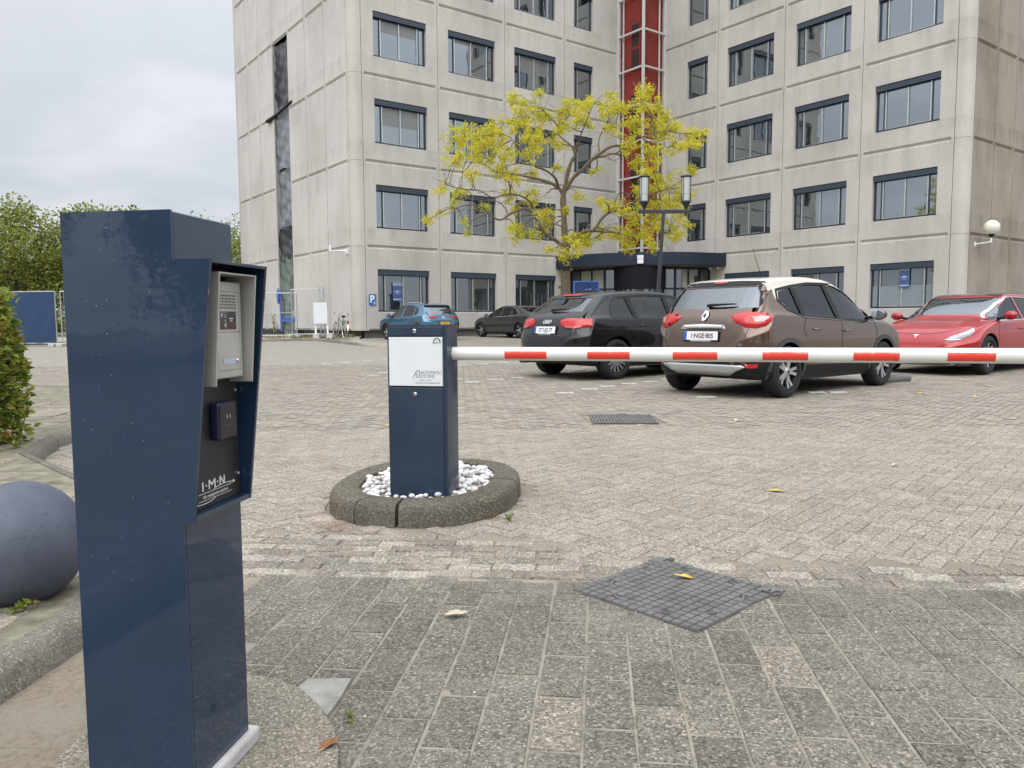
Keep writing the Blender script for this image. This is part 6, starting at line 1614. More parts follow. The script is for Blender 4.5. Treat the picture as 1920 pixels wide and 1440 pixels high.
    def handle(s, x, z, mat, L=.17):
        for v, sg in (('L', 1), ('R', -1)):
            a = s.hit(v, x, z, 0); b_ = s.hit(v, x + L, z + .006, 0)
            n = Vector((0, sg, 0)); mb = MB(); mb.tube([a + n * .002, a.lerp(b_, .15) + n * .030, a.lerp(b_, .85) + n * .030, b_ + n * .002], [.012, .014, .014, .012], 8); mb.build('door_handle', mat, s.root)
    def number_plate(s, view, y, z, w, h, mat, txt, ink, eu=True, size=.085, sx=.86, dots=None, off=.02, strip=True):
        c = s.hit(view, y, z, 0); sg = -1 if view == 'rear' else 1
        up = s.hit(view, y, z + h * .5, 0); dn = s.hit(view, y, z - h * .5, 0); zt = ((up - dn).normalized() * .5 + UP * .5).normalized() if up and dn else UP
        ux = Vector((0, 1, 0)) * (1 if sg > 0 else -1); nrm = ux.cross(zt); Mp = frame(c + nrm * off, ux, zt)
        mb = MB(); mb.box(-w / 2 - .012, w / 2 + .012, -h / 2 - .02, h / 2 + .010, -.012, 0, 0, Mp); hd = mb.build('plate_holder', M['black'], s.root, bevel=.003)
        mb = MB(); mb.box(-w / 2, w / 2, -h / 2, h / 2, .0005, .003, 0, Mp)
        if eu: mb.box(-w / 2 + .002, -w / 2 + .045, -h / 2 + .002, h / 2 - .002, .0032, .004, 1, Mp)
        pl_ = mb.build('number_plate', [mat, M['plate_blue']], hd)
        lettering(txt, size, Mp @ Matrix.Translation((.02 if eu else 0, -size * .35, .0045)), ink, pl_, sx=sx, bold=.0022)
        if strip:
            mb = MB(); mb.box(-w * .3, w * .3, -h / 2 - .016, -h / 2 - .006, .0005, .001, 0, Mp); mb.build('holder_print', M['print_white'], hd)
        return Mp, pl_
M['mirror_glass'] = pm('mirror_glass', (.65, .72, .75), .04, 1.0, var=.02)
M['silver_trim'] = pm('silver_trim', (.50, .51, .52), .35, .6, var=.05)
M['trim_grey'] = pm('grey_cladding', (.045, .046, .050), .6, bstr=.15, bscale=250)
M['wiper'] = M['black']
def wiper(c, y0, y1, z0, z1):
    P = []
    for i in range(7):
        t = i / 6; h = c.hit('rear', y0 + (y1 - y0) * t, z0 + (z1 - z0) * t, .03 if 0 < i < 6 else .022); P.append(h)
    mb = MB(); mb.tube(P, [.022, .020, .016, .014, .012, .010, .006], 8); return mb.build('rear_wiper', M['black'], c.root)
def ring_poly(cx_, cz_, r0, r1, a0, a1, n=18):
    o = [(cx_ + r1 * cos(R(a0 + (a1 - a0) * i / n)), cz_ + r1 * sin(R(a0 + (a1 - a0) * i / n))) for i in range(n + 1)]
    return o + [(cx_ + r0 * cos(R(a1 + (a0 - a1) * i / n)), cz_ + r0 * sin(R(a1 + (a0 - a1) * i / n))) for i in range(n + 1)]
def arch_trim(c, r0, r1, mat=None):
    for wx in c.sp['wheels']:
        for v in ('L', 'R'):
            for a0, a1 in ((-12, 60), (60, 120), (120, 192)):
                c.patch(v, ring_poly(wx, c.sp['R'], r0, r1, a0, a1, 10), 'arch_trim', mat or M['trim_grey'], .006, g=.06)

# ---- brown crossover with a cream roof
brown = mat_paint('brown_metallic', (.094, .055, .036), .55, .22, dust=.03); cream = mat_paint('cream_roof', (.60, .57, .47), .0, .4, False, dust=.15)
H_CAP = R(40)
def cap_roof(c): 
    z0 = float(np.interp(c.x, [-1.80, -1.50, -1.28, -.95, 1.15], [1.49, 1.40, 1.17, 1.12, 1.0])); return c.z > z0 and c.x < 1.12 and not (c.x < -1.50 and c.z < 1.44)
sp = dict(W=.875, R=.33, wheels=(-1.303, 1.303), paint=brown, roofmat=cream, rooff=cap_roof, lowf=lambda c: c.z < (.42 if abs(c.x) < 1.7 else .46),
    top=[(-1.955, .52), (-1.962, .62), (-1.945, .78), (-1.90, .96), (-1.845, 1.06), (-1.74, 1.20), (-1.62, 1.36), (-1.545, 1.455), (-1.50, 1.492), (-1.25, 1.535), (-.7, 1.562), (-.2, 1.558), (.2, 1.515), (.55, 1.395), (.9, 1.20), (1.18, 1.045), (1.45, 1.0), (1.8, .93), (2.02, .82), (2.10, .68), (2.14, .54), (2.15, .45)],
    belt=[(-1.96, 1.02), (-1.5, 1.045), (-.5, 1.0), (.5, .955), (1.2, .935), (1.8, .86), (2.15, .7)], bot=[(-1.96, .50), (-1.93, .36), (-1.85, .27), (-1.5, .22), (1.5, .20), (1.95, .22), (2.10, .30), (2.15, .42)],
    plan=[(-1.962, .60), (-1.95, .66), (-1.90, .74), (-1.80, .815), (-1.6, .858), (-1.2, .875), (0, .872), (1.2, .875), (1.6, .862), (1.85, .82), (2.02, .73), (2.10, .64), (2.15, .50)], tumble=.40, bow_r=.25, bow_f=.34, crown=.045)
cap = Car('crossover_car', 'brown crossover car with cream roof seen from behind, parked behind the boom', (3.93, 11.14), H_CAP, sp)
p_f = [(1.02, .965), (.04, .995), (.00, 1.44), (.22, 1.445), (.52, 1.345), (.84, 1.155)]
p_r = [(-.06, .998), (-.86, 1.035), (-.89, 1.40), (-.5, 1.445), (-.10, 1.45)]
p_q = [(-.95, 1.045), (-1.20, 1.13), (-1.36, 1.235), (-1.30, 1.34), (-.97, 1.395)]
rear_w = [(-.66, 1.145), (-.30, 1.125), (.30, 1.125), (.66, 1.145), (.60, 1.33), (.545, 1.405), (-.545, 1.405), (-.60, 1.33)]
front_w = [(-.66, 1.07), (.66, 1.07), (.56, 1.45), (-.56, 1.45)]
# black window surround before the holes are cut
surround = [(1.07, .945), (.0, .972), (-.92, 1.012), (-1.24, 1.10), (-1.43, 1.235), (-1.36, 1.385), (-.95, 1.43), (-.5, 1.475), (.0, 1.478), (.25, 1.47), (.56, 1.37), (.88, 1.175)]
cap.cut([p_f, p_r, p_q], rear_w, front_w)
gl_d, gl_c = M['glass_dark'], M['glass']
for v in ('L', 'R'):
    cap.patch(v, cap.grow(p_f, .012), 'side_window', gl_c, -.008); cap.patch(v, cap.grow(p_r, .012), 'side_window', gl_d, -.008); cap.patch(v, cap.grow(p_q, .01), 'quarter_window', gl_d, -.008)
    cap.patch(v, [(.05, .99), (-.07, .992), (-.11, 1.455), (.0, 1.452)], 'window_pillar', M['black'], .003); cap.patch(v, [(-.85, 1.03), (-.96, 1.04), (-.98, 1.40), (-.88, 1.41)], 'window_pillar', M['black'], .003)
    cap.line(v, [(1.05, .955), (.02, .982), (-.92, 1.022), (-1.23, 1.11), (-1.39, 1.235)], .036, 'window_seal', M['black'], .003); cap.line(v, [(1.05, .955), (.86, 1.165), (.54, 1.36), (.23, 1.46), (-.10, 1.468), (-.5, 1.462), (-.95, 1.415), (-1.33, 1.36), (-1.39, 1.235)], .036, 'window_seal', M['black'], .003)
    cap.line(v, [(.03, .97), (.03, .62), (.0, .40)], .010, 'door_gap', M['ink']); cap.line(v, [(1.0, .94), (1.06, .80), (.98, .40)], .010, 'door_gap', M['ink']); cap.line(v, [(-.90, 1.01), (-.96, .86), (-.90, .76)], .010, 'door_gap', M['ink'])
    cap.line(v, [(-.85, .475), (.85, .475)], .05, 'sill_strip', M['silver_trim'], .012)
cap.patch('rear', cap.grow(rear_w, .012), 'rear_window', M['glass_rear'], -.006); cap.patch('front', cap.grow(front_w, .012), 'windscreen', gl_c, -.006)
cap.patch('rear', [(-.60, 1.415), (.60, 1.415), (.59, 1.470), (.3, 1.484), (-.3, 1.484), (-.59, 1.470)], 'spoiler_panel', M['black'], .004)
cap.patch('rear', [(-.10, 1.455), (.10, 1.455), (.10, 1.472), (-.10, 1.472)], 'brake_light', M['tail_red'], .010)
for sg in (1, -1):
    cap.patch('rear', [(sg * .665, 1.15), (sg * .70, 1.18), (sg * .655, 1.42), (sg * .60, 1.46), (sg * .555, 1.405), (sg * .61, 1.33)][::sg], 'window_corner', M['black'], .004)
    va = -45 * 1 if sg > 0 else 45                             # looking forward and inward from that rear corner
    c0 = cap.hit('rear', sg * .755, .97, 0); dz_ = .085
    o, d, ux = cap.frm(va); u0 = (c0 - o).dot(ux)
    k = -sg
    # lens outline: pointed inner end, deep outer sweep
    L = [(u0 - k * .12, .935 + dz_), (u0 - k * .06, .975 + dz_), (u0 + k * .10, .995 + dz_), (u0 + k * .26, .985 + dz_), (u0 + k * .36, .945 + dz_), (u0 + k * .33, .87 + dz_), (u0 + k * .22, .805 + dz_), (u0 + k * .08, .795 + dz_), (u0 - k * .03, .83 + dz_), (u0 - k * .09, .88 + dz_)]
    lamp = cap.patch(va, L[::-1] if k > 0 else L, 'tail_light', M['tail_red'], .006, dome=.022, g=.035)
    w = [(u0 - k * .085, .925 + dz_), (u0 + k * .04, .945 + dz_), (u0 + k * .13, .93 + dz_), (u0 + k * .10, .865 + dz_), (u0 + k * .0, .875 + dz_)]
    cap.patch(va, w[::-1] if k > 0 else w, 'clear_lens', M['tail_white'], .030, lamp, g=.03)
    rf = [(sg * .61, .440), (sg * .75, .445), (sg * .735, .395), (sg * .64, .39)]
    cap.patch('rear', rf[::sg], 'reflector', M['tail_red'], .012)
cap.patch('rear', [(-.62, .40), (-.40, .30), (.40, .30), (.62, .40), (.58, .425), (-.58, .425)], 'skid_plate', M['silver_trim'], .02, thick=.02)
cap.patch('rear', [(-.355, .865), (.355, .865), (.30, .925), (.0, .935), (-.30, .925)], 'chrome_strip', M['chrome'], .012, dome=.012, thick=.01, g=.04)
cap.number_plate('rear', 0, .785, .52, .11, M['plate_white'], '1:NGE·805', M['ink_red'], off=.022, sx=.92)
c0 = cap.hit('rear', 0, 1.035, .014); zt = (cap.hit('rear', 0, 1.08, 0) - cap.hit('rear', 0, .99, 0)).normalized(); T = frame(c0, (0, -1, 0), zt)
mb = MB()
for s_ in (1, -1): mb.add([(s_ * .0, .075, .0), (s_ * .022, .075, .004), (s_ * .052, .0, .004), (s_ * .022, -.075, .004), (0, -.075, 0), (0, -.045, .006), (s_ * .026, .0, .012), (0, .045, .006)], [(0, 1, 6, 7), (1, 2, 6), (2, 3, 6), (3, 4, 5, 6)][:: 1] if s_ > 0 else [(7, 6, 1, 0), (6, 2, 1), (6, 3, 2), (6, 5, 4, 3)], 0, T)
mb.build('diamond_badge', M['chrome'], cap.root)
lettering('dCi', .05, frame(cap.hit('rear', -.56, .66, .006), (0, -1, 0), (0, 0, 1)), M['chrome'], cap.root, name='badge')
wiper(cap, .02, -.40, 1.155, 1.17); arch_trim(cap, .372, .43, M['trim_grey'])
cap.handle(-.72, .86, brown); cap.handle(.10, .83, brown); cap.mirrors(.86, 1.0, brown); cap.seats('cabin'); cap.wheels(5, .20, 'alloy', rimR=.235, sw=.042)
for sg in (1, -1): cap.line('rear', [(sg * .66, 1.13), (sg * .645, .95), (sg * .60, .75), (sg * .58, .56)], .008, 'tailgate_gap', M['ink'])
cap.line('rear', [(-.60, .535), (.60, .535)], .01, 'tailgate_gap', M['ink'])
a0 = Vector((-.55, .02, 1.555)); mb = MB(); mb.tube([a0, a0 + Vector((-.20, .03, .42))], [.006, .002], 6); mb.lathe([(.001, .03), (.025, .025), (.04, -.01)], 12, 0, Matrix.Translation(a0)); mb.build('aerial', M['black'], cap.root)
# ---- black hatchback
blk = mat_paint('black_paint', (.006, .0065, .008), .0, .35, dust=.03, coat=.75, spec=.15)
sp = dict(W=.882, R=.318, wheels=(-1.289, 1.289), paint=blk, lowf=lambda c: c.z < .30,
    top=[(-2.10, .48), (-2.105, .56), (-2.095, .66), (-2.055, .76), (-2.01, .88), (-1.965, .98), (-1.89, 1.045), (-1.72, 1.17), (-1.52, 1.30), (-1.455, 1.352), (-1.2, 1.388), (-.7, 1.418), (-.25, 1.42), (.1, 1.395), (.42, 1.32), (.8, 1.14), (1.15, .985), (1.45, .94), (1.8, .86), (2.05, .74), (2.15, .60), (2.18, .48), (2.18, .42)],
    belt=[(-2.1, .95), (-1.5, .965), (-.5, .945), (.5, .915), (1.2, .89), (1.8, .80), (2.18, .62)], bot=[(-2.105, .46), (-2.07, .33), (-1.98, .26), (-1.5, .20), (1.5, .18), (2.0, .19), (2.12, .24), (2.18, .36)],
    plan=[(-2.105, .66), (-2.09, .74), (-2.02, .81), (-1.9, .845), (-1.6, .872), (-1.2, .882), (0, .878), (1.2, .882), (1.6, .868), (1.9, .80), (2.08, .70), (2.16, .58), (2.18, .48)], tumble=.44, bow_r=.25, crown=.035)
aud = Car('hatchback_car', 'black hatchback car with red tail lights and a dusty roof seen from behind', (2.27, 14.20), R(36.6), sp)
p_f = [(.98, .925), (.04, .952), (.02, 1.315), (.22, 1.312), (.45, 1.235), (.78, 1.07)]
p_r = [(-.06, .955), (-.80, .975), (-.86, 1.30), (-.5, 1.325), (-.06, 1.325)]
p_q = [(-.90, .98), (-1.36, .99), (-1.36, 1.06), (-1.26, 1.22), (-1.12, 1.28), (-.95, 1.298)]
rear_w = [(-.60, 1.07), (.60, 1.07), (.53, 1.29), (-.53, 1.29)]; front_w = [(-.66, 1.02), (.66, 1.02), (.54, 1.32), (-.54, 1.32)]
aud.cut([p_f, p_r, p_q], rear_w, front_w)
for v in ('L', 'R'):
    for p_ in (p_f, p_r): aud.patch(v, aud.grow(p_, .012), 'side_window', gl_c, -.008)
    aud.patch(v, aud.grow(p_q, .01), 'quarter_window', gl_c, -.008)
    aud.patch(v, [(.045, .947), (-.065, .95), (-.065, 1.335), (.025, 1.33)], 'window_pillar', M['black'], .003); aud.patch(v, [(-.80, .97), (-.90, .975), (-.955, 1.305), (-.865, 1.31)], 'window_pillar', M['black'], .003)
    aud.line(v, [(1.02, .912), (.0, .938), (-.85, .962), (-1.38, .98), (-1.38, 1.07), (-1.28, 1.235), (-1.12, 1.30), (-.9, 1.318), (-.5, 1.342), (.1, 1.338), (.25, 1.322), (.48, 1.242), (.82, 1.07), (1.02, .912)], .016, 'window_seal', M['black'], .003)
    aud.line(v, [(-.01, .93), (-.01, .60), (-.03, .32)], .009, 'door_gap', M['ink']); aud.line(v, [(1.02, .90), (1.05, .7), (.98, .32)], .009, 'door_gap', M['ink']); aud.line(v, [(-.86, .95), (-.93, .80), (-.86, .70), (-.80, .32)], .009, 'door_gap', M['ink'])
    aud.line(v, [(-1.75, .80), (-.9, .79), (.9, .745)], .007, 'crease', M['ink'], .002); aud.line(v, [(-.85, .36), (.88, .34)], .045, 'sill_strip', M['trim_grey'], .006)
    aud.patch(v, ring_poly(-1.30, .80, .062, .070, 0, 350, 20), 'fuel_flap', M['ink'], .002)
aud.patch('rear', aud.grow(rear_w, .012), 'rear_window', M['glass_rear'], -.006); aud.patch('front', aud.grow(front_w, .012), 'windscreen', gl_c, -.006)
aud.patch('rear', [(-.22, 1.325), (.22, 1.325), (.22, 1.352), (-.22, 1.352)], 'brake_light', M['tail_red'], .012)
for sg in (1, -1):
    va = -40 if sg > 0 else 40; c0 = aud.hit('rear', sg * .66, .86, 0); o, d, ux = aud.frm(va); u0 = (c0 - o).dot(ux); k = -sg
    L = [(u0 - k * .22, .955), (u0 + k * .20, .965), (u0 + k * .30, .93), (u0 + k * .28, .83), (u0 + k * .05, .795), (u0 - k * .08, .82), (u0 - k * .235, .825)]
    lamp = aud.patch(va, L[::-1] if k > 0 else L, 'tail_light', M['tail_red'], .005, dome=.018, g=.035)
    L = [(u0 - k * .07, .845), (u0 + k * .22, .85), (u0 + k * .20, .815), (u0 + k * .05, .80), (u0 - k * .06, .82)]
    aud.patch(va, L[::-1] if k > 0 else L, 'indicator_lens', M['tail_orange'], .024, lamp, g=.03)
    aud.line('rear', [(sg * .60, 1.04), (sg * .60, .80), (sg * .56, .705)], .008, 'tailgate_gap', M['ink'])
    aud.patch('rear', [(sg * .50, .515), (sg * .78, .525), (sg * .78, .50), (sg * .5, .49)][::sg], 'reflector', M['tail_red'], .006)
aud.patch('rear', [(-.33, .70), (.33, .70), (.31, .835), (-.31, .835)], 'plate_recess', M['black'], .001)
Mp, pl_ = aud.number_plate('rear', .0, .778, .52, .11, M['plate_white'], 'ST   JQ 77', M['ink'], off=.018, sx=.95)
mb = MB()
for z in (.02, -.018): mb.lathe([(.0005, .001), (.014, .001), (.015, 0)], 14, 0, Mp @ Matrix.Translation((-.036, z, .0042)))
mb.build('plate_seal', M['plate_blue'], pl_)
c0 = aud.hit('rear', 0, .905, .008); zt = (aud.hit('rear', 0, .94, 0) - aud.hit('rear', 0, .86, 0)).normalized(); T = frame(c0, (0, -1, 0), zt); mb = MB()
for i in range(4): mb.lathe([(.030 + .0055 * cos(a), .0055 * sin(a)) for a in np.linspace(0, 2 * pi, 9)[:-1]], 28, 0, T @ Matrix.Translation(((i - 1.5) * .044, 0, .004)), True)
mb.build('rings_badge', M['chrome'], aud.root)
wiper(aud, .06, -.34, 1.075, 1.09); aud.handle(-.78, .845, blk); aud.handle(.12, .825, blk); aud.mirrors(.80, .97, blk); aud.seats('cabin'); aud.wheels(14, 0, 'alloy', sw=.034, rimR=.228)
for y in (.52, .60): mb = MB(); mb.tube([(-1.9, y, .27), (-2.10, y, .265)], .032, 12); mb.build('exhaust_pipe', M['alloy_dark'], aud.root)
aud.line('rear', [(-.60, .69), (.60, .69)], .01, 'tailgate_gap', M['ink'])
k_ = 1.05; pv = aud.root.matrix_basis @ Vector((-1.289, -.80, 0)); aud.root.scale = (k_, k_, k_)      # grown about its near rear wheel
aud.root.location.x, aud.root.location.y = pv.x + (aud.root.location.x - pv.x) * k_, pv.y + (aud.root.location.y - pv.y) * k_

# ---- dark grey saloon in front of the facade
gry = mat_paint('graphite_paint', (.042, .044, .048), .5, .32, dust=.05)
sp = dict(W=.925, R=.335, wheels=(-1.484, 1.484), paint=gry, lowf=lambda c: c.z < .27,
    top=[(-2.58, .50), (-2.60, .64), (-2.57, .82), (-2.54, 1.00), (-2.46, 1.055), (-2.2, 1.09), (-1.92, 1.115), (-1.6, 1.235), (-1.2, 1.385), (-.9, 1.44), (-.45, 1.464), (0, 1.452), (.32, 1.40), (.7, 1.25), (1.10, 1.055), (1.3, 1.01), (1.7, .95), (2.05, .84), (2.22, .70), (2.29, .55), (2.30, .45)],
    belt=[(-2.6, .96), (-1.5, .985), (-.5, .965), (.5, .93), (1.2, .91), (1.9, .82), (2.3, .62)], bot=[(-2.6, .46), (-2.55, .32), (-2.4, .25), (-1.5, .19), (1.5, .18), (2.1, .19), (2.25, .26), (2.30, .38)],
    plan=[(-2.60, .70), (-2.56, .78), (-2.4, .86), (-2.0, .905), (-1.5, .925), (0, .915), (1.4, .925), (1.8, .905), (2.1, .80), (2.24, .66), (2.30, .48)], tumble=.46, bow_r=.27, crown=.035)
bmw = Car('saloon_car', 'dark grey saloon car parked nose in to the facade behind the black hatchback', (.154, 35.62), R(126.6), sp)
p_f = [(.98, .945), (.02, .965), (-.05, 1.36), (.2, 1.355), (.5, 1.24), (.8, 1.09)]; p_r = [(-.08, .968), (-1.02, .99), (-1.34, 1.03), (-1.30, 1.12), (-1.02, 1.29), (-.7, 1.36), (-.15, 1.365)]
rear_w = [(-.60, 1.15), (.60, 1.15), (.54, 1.37), (-.54, 1.37)]; front_w = [(-.66, 1.09), (.66, 1.09), (.56, 1.38), (-.56, 1.38)]
bmw.cut([p_f, p_r], rear_w, front_w)
for v in ('L', 'R'):
    bmw.patch(v, bmw.grow(p_f, .012), 'side_window', gl_c, -.008); bmw.patch(v, bmw.grow(p_r, .012), 'side_window', gl_c, -.008)
    bmw.line(v, [(1.0, .935), (-.05, .953), (-1.02, .975), (-1.38, 1.02), (-1.33, 1.13), (-1.03, 1.31), (-.7, 1.38), (-.1, 1.384), (.22, 1.37), (.52, 1.255), (.85, 1.08), (1.0, .935)], .020, 'chrome_line', M['chrome'], .004)
    bmw.line(v, [(-.02, .95), (-.03, .6), (-.05, .30)], .009, 'door_gap', M['ink']); bmw.line(v, [(1.05, .92), (1.08, .7), (1.02, .30)], .009, 'door_gap', M['ink']); bmw.line(v, [(-1.10, .97), (-1.12, .78), (-1.0, .6)], .009, 'door_gap', M['ink'])
    bmw.line(v, [(-2.3, .86), (-.5, .83), (1.9, .74)], .007, 'crease', M['ink'], .002)
bmw.patch('rear', bmw.grow(rear_w, .012), 'rear_window', gl_d, -.006); bmw.patch('front', bmw.grow(front_w, .012), 'windscreen', gl_c, -.006)
for sg in (1, -1): bmw.patch('rear', [(sg * .40, .90), (sg * .84, .93), (sg * .84, .80), (sg * .42, .80)][::sg], 'tail_light', M['tail_red'], .006, dome=.01); bmw.patch('front', [(sg * .42, .74), (sg * .80, .80), (sg * .82, .70), (sg * .45, .64)][::sg], 'headlight', M['headlamp'], .006)
bmw.handle(-.95, .845, gry); bmw.handle(.08, .825, gry); bmw.mirrors(.82, .97, gry); bmw.seats('cabin_light'); bmw.wheels(5, .17, 'alloy', sw=.040, rimR=.245)

# ---- blue crossover nose in to the facade
blu = mat_paint('teal_blue_metallic', (.036, .122, .205), .5, .3, dust=.04)
sp = dict(W=.89, R=.33, wheels=(-1.30, 1.30), paint=blu, lowf=lambda c: c.z < .40,
    top=[(-1.99, .52), (-2.00, .64), (-1.975, .78), (-1.92, .92), (-1.86, 1.05), (-1.72, 1.18), (-1.54, 1.33), (-1.46, 1.42), (-1.40, 1.455), (-1.1, 1.515), (-.6, 1.548), (-.1, 1.542), (.25, 1.49), (.6, 1.35), (1.0, 1.12), (1.2, 1.04), (1.5, 1.0), (1.85, .93), (2.05, .80), (2.13, .62), (2.15, .48)],
    belt=[(-2.0, .98), (-1.5, 1.02), (-.9, .985), (0, .945), (1.2, .93), (1.8, .84), (2.15, .66)], bot=[(-2.0, .48), (-1.96, .34), (-1.85, .26), (-1.5, .22), (1.5, .20), (1.95, .22), (2.1, .30), (2.15, .42)],
    plan=[(-2.0, .66), (-1.98, .73), (-1.92, .79), (-1.8, .84), (-1.6, .875), (-1.3, .89), (0, .88), (1.3, .89), (1.65, .87), (1.9, .80), (2.05, .70), (2.13, .58), (2.15, .48)], tumble=.42, bow_r=.25, crown=.045)
kon = Car('compact_crossover', 'teal blue crossover car parked nose in below the corner windows of the office block', (-3.95, 32.85), R(128), sp)
p_f = [(1.0, .96), (.05, .985), (.0, 1.43), (.25, 1.42), (.55, 1.29), (.85, 1.11)]; p_r = [(-.05, .988), (-.86, 1.03), (-.86, 1.38), (-.5, 1.425), (-.07, 1.438)]; p_q = [(-.93, 1.04), (-1.18, 1.12), (-1.12, 1.30), (-.94, 1.36)]
rear_w = [(-.62, 1.08), (.62, 1.08), (.56, 1.36), (-.56, 1.36)]; front_w = [(-.66, 1.09), (.66, 1.09), (.56, 1.43), (-.56, 1.43)]
kon.cut([p_f, p_r, p_q], rear_w, front_w)
for v in ('L', 'R'):
    kon.patch(v, kon.grow(p_f, .012), 'side_window', gl_c, -.008); kon.patch(v, kon.grow(p_r, .012), 'side_window', gl_d, -.008); kon.patch(v, kon.grow(p_q, .01), 'quarter_window', gl_d, -.008)
    kon.line(v, [(1.04, .945), (.0, .97), (-.9, 1.015), (-1.22, 1.11), (-1.14, 1.32), (-.9, 1.385), (-.5, 1.445), (.0, 1.452), (.27, 1.438), (.58, 1.30), (.9, 1.10), (1.04, .945)], .022, 'window_seal', M['black'], .003)
    kon.line(v, [(-.01, .97), (-.01, .65), (-.03, .42)], .009, 'door_gap', M['ink']); kon.line(v, [(1.02, .93), (1.05, .75), (.98, .42)], .009, 'door_gap', M['ink']); kon.line(v, [(-.9, 1.0), (-.96, .86), (-.88, .74)], .009, 'door_gap', M['ink'])
    kon.patch(v, [(-1.95, .56), (-1.55, .70), (-1.42, .70), (-1.62, .45), (-1.9, .40)][:: 1 if v == 'L' else -1], 'bumper_cladding', M['trim_grey'], .005)
kon.patch('rear', kon.grow(rear_w, .012), 'rear_window', M['glass_rear'], -.006); kon.patch('front', kon.grow(front_w, .012), 'windscreen', gl_c, -.006)
kon.patch('rear', [(-.62, 1.375), (.62, 1.375), (.58, 1.43), (-.58, 1.43)], 'spoiler', M['black'], .03, thick=.02)
for sg in (1, -1):
    va = -40 if sg > 0 else 40; c0 = kon.hit('rear', sg * .60, .95, 0); o, d, ux = kon.frm(va); u0 = (c0 - o).dot(ux); k = -sg
    L = [(u0 - k * .22, .945), (u0 + k * .10, .995), (u0 + k * .30, 1.0), (u0 + k * .18, .91), (u0 - k * .05, .90)]
    kon.patch(va, L[::-1] if k > 0 else L, 'tail_light', M['tail_red'], .006, dome=.012, g=.04)
    kon.patch('rear', [(sg * .62, .62), (sg * .80, .63), (sg * .80, .54), (sg * .62, .53)][::sg], 'bumper_light', M['tail_red'], .010)
kon.line('rear', [(-.4, .80), (.4, .80)], .03, 'tailgate_fold', M['ink'], .003)
kon.number_plate('rear', 0, .715, .46, .11, M['plate_yellow'], 'K-599-FN', M['ink'], off=.016, size=.08, sx=.8, strip=False)
c0 = kon.hit('rear', 0, .93, .010); T = frame(c0, (0, -1, 0), (.25, 0, 1)); mb = MB()
mb.lathe([(.065 + .007 * cos(a), .007 * sin(a)) for a in np.linspace(0, 2 * pi, 8)[:-1]], 26, 0, T @ Matrix.Diagonal((1, .62, 1, 1)), True); mb.tube([T @ Vector(q) for q in ((-.034, -.03, 0), (-.012, .03, 0), (-.014, 0, 0), (.014, .004, 0), (.012, -.03, 0), (.034, .03, 0))], .008, 6); mb.build('oval_badge', M['chrome'], kon.root)
wiper(kon, .0, -.36, 1.095, 1.11); arch_trim(kon, .375, .455, M['trim_grey']); kon.handle(-.72, .90, blu); kon.handle(.1, .87, blu); kon.mirrors(.86, 1.0, blu); kon.seats('cabin'); kon.wheels(5, .2, 'alloy', sw=.045)
for sg in (1, -1): mb = MB(); mb.tube([(.1, sg * .56, 1.52), (-.2, sg * .575, 1.565), (-.9, sg * .565, 1.555), (-1.25, sg * .54, 1.50)], .016, 8); mb.build('roof_rail', M['silver_trim'], kon.root)

# ---- red saloon facing the camera at the right edge
red = mat_paint('red_multicoat', (.30, .004, .008), .1, .3, dust=.01, coat=.8, spec=.3)
sp = dict(W=.925, R=.335, wheels=(-1.4375, 1.4375), paint=red, lowf=lambda c: c.z < .24,
    top=[(-2.40, .48), (-2.42, .66), (-2.38, .92), (-2.30, 1.06), (-2.1, 1.10), (-1.7, 1.22), (-1.2, 1.36), (-.7, 1.432), (-.25, 1.443), (.0, 1.438), (.22, 1.405), (.48, 1.30), (.80, 1.14), (1.08, .99), (1.4, .935), (1.75, .865), (2.02, .77), (2.17, .655), (2.25, .53), (2.27, .42)],
    belt=[(-2.42, .98), (-1.5, .965), (-.5, .93), (.5, .90), (1.1, .885), (1.5, .86), (1.9, .76), (2.27, .58)], bot=[(-2.42, .42), (-2.35, .28), (-2.1, .20), (-1.5, .17), (1.5, .15), (2.05, .15), (2.2, .19), (2.27, .34)],
    plan=[(-2.42, .68), (-2.38, .76), (-2.2, .85), (-1.9, .90), (-1.45, .925), (0, .905), (1.4, .925), (1.7, .915), (1.95, .85), (2.12, .75), (2.22, .62), (2.27, .48)], tumble=.47, bow_r=.27, bow_f=.42, crown=.04)
tes = Car('red_saloon_car', 'red saloon car with black glass roof facing the camera at the right edge', (8.87, 14.86), R(216.6), sp)
p_f = [(1.05, .935), (.03, .955), (.0, 1.345), (.22, 1.335), (.5, 1.22), (.85, 1.05)]; p_r = [(-.06, .957), (-.95, .975), (-1.42, 1.02), (-1.32, 1.12), (-1.0, 1.25), (-.6, 1.335), (-.08, 1.35)]
rear_w = [(-.56, 1.13), (.56, 1.13), (.52, 1.36), (-.52, 1.36)]; front_w = [(-.75, 1.005), (-.35, .99), (.35, .99), (.75, 1.005), (.60, 1.365), (-.60, 1.365)]
tes.cut([p_f, p_r], rear_w, [(-.74, 1.04), (.74, 1.04), (.59, 1.352), (-.59, 1.352)])
for v in ('L', 'R'):
    tes.patch(v, tes.grow(p_f, .012), 'side_window', gl_d, -.008); tes.patch(v, tes.grow(p_r, .012), 'side_window', gl_d, -.008)
    tes.line(v, [(1.10, .922), (.0, .943), (-.95, .962), (-1.46, 1.01), (-1.35, 1.135), (-1.02, 1.27), (-.6, 1.352), (.0, 1.365), (.24, 1.35), (.53, 1.232), (.9, 1.05), (1.10, .922)], .018, 'chrome_line', M['chrome'], .004)
    tes.line(v, [(.0, .94), (-.01, .6), (-.03, .27)], .009, 'door_gap', M['ink']); tes.line(v, [(1.08, .91), (1.10, .7), (1.03, .27)], .009, 'door_gap', M['ink'])
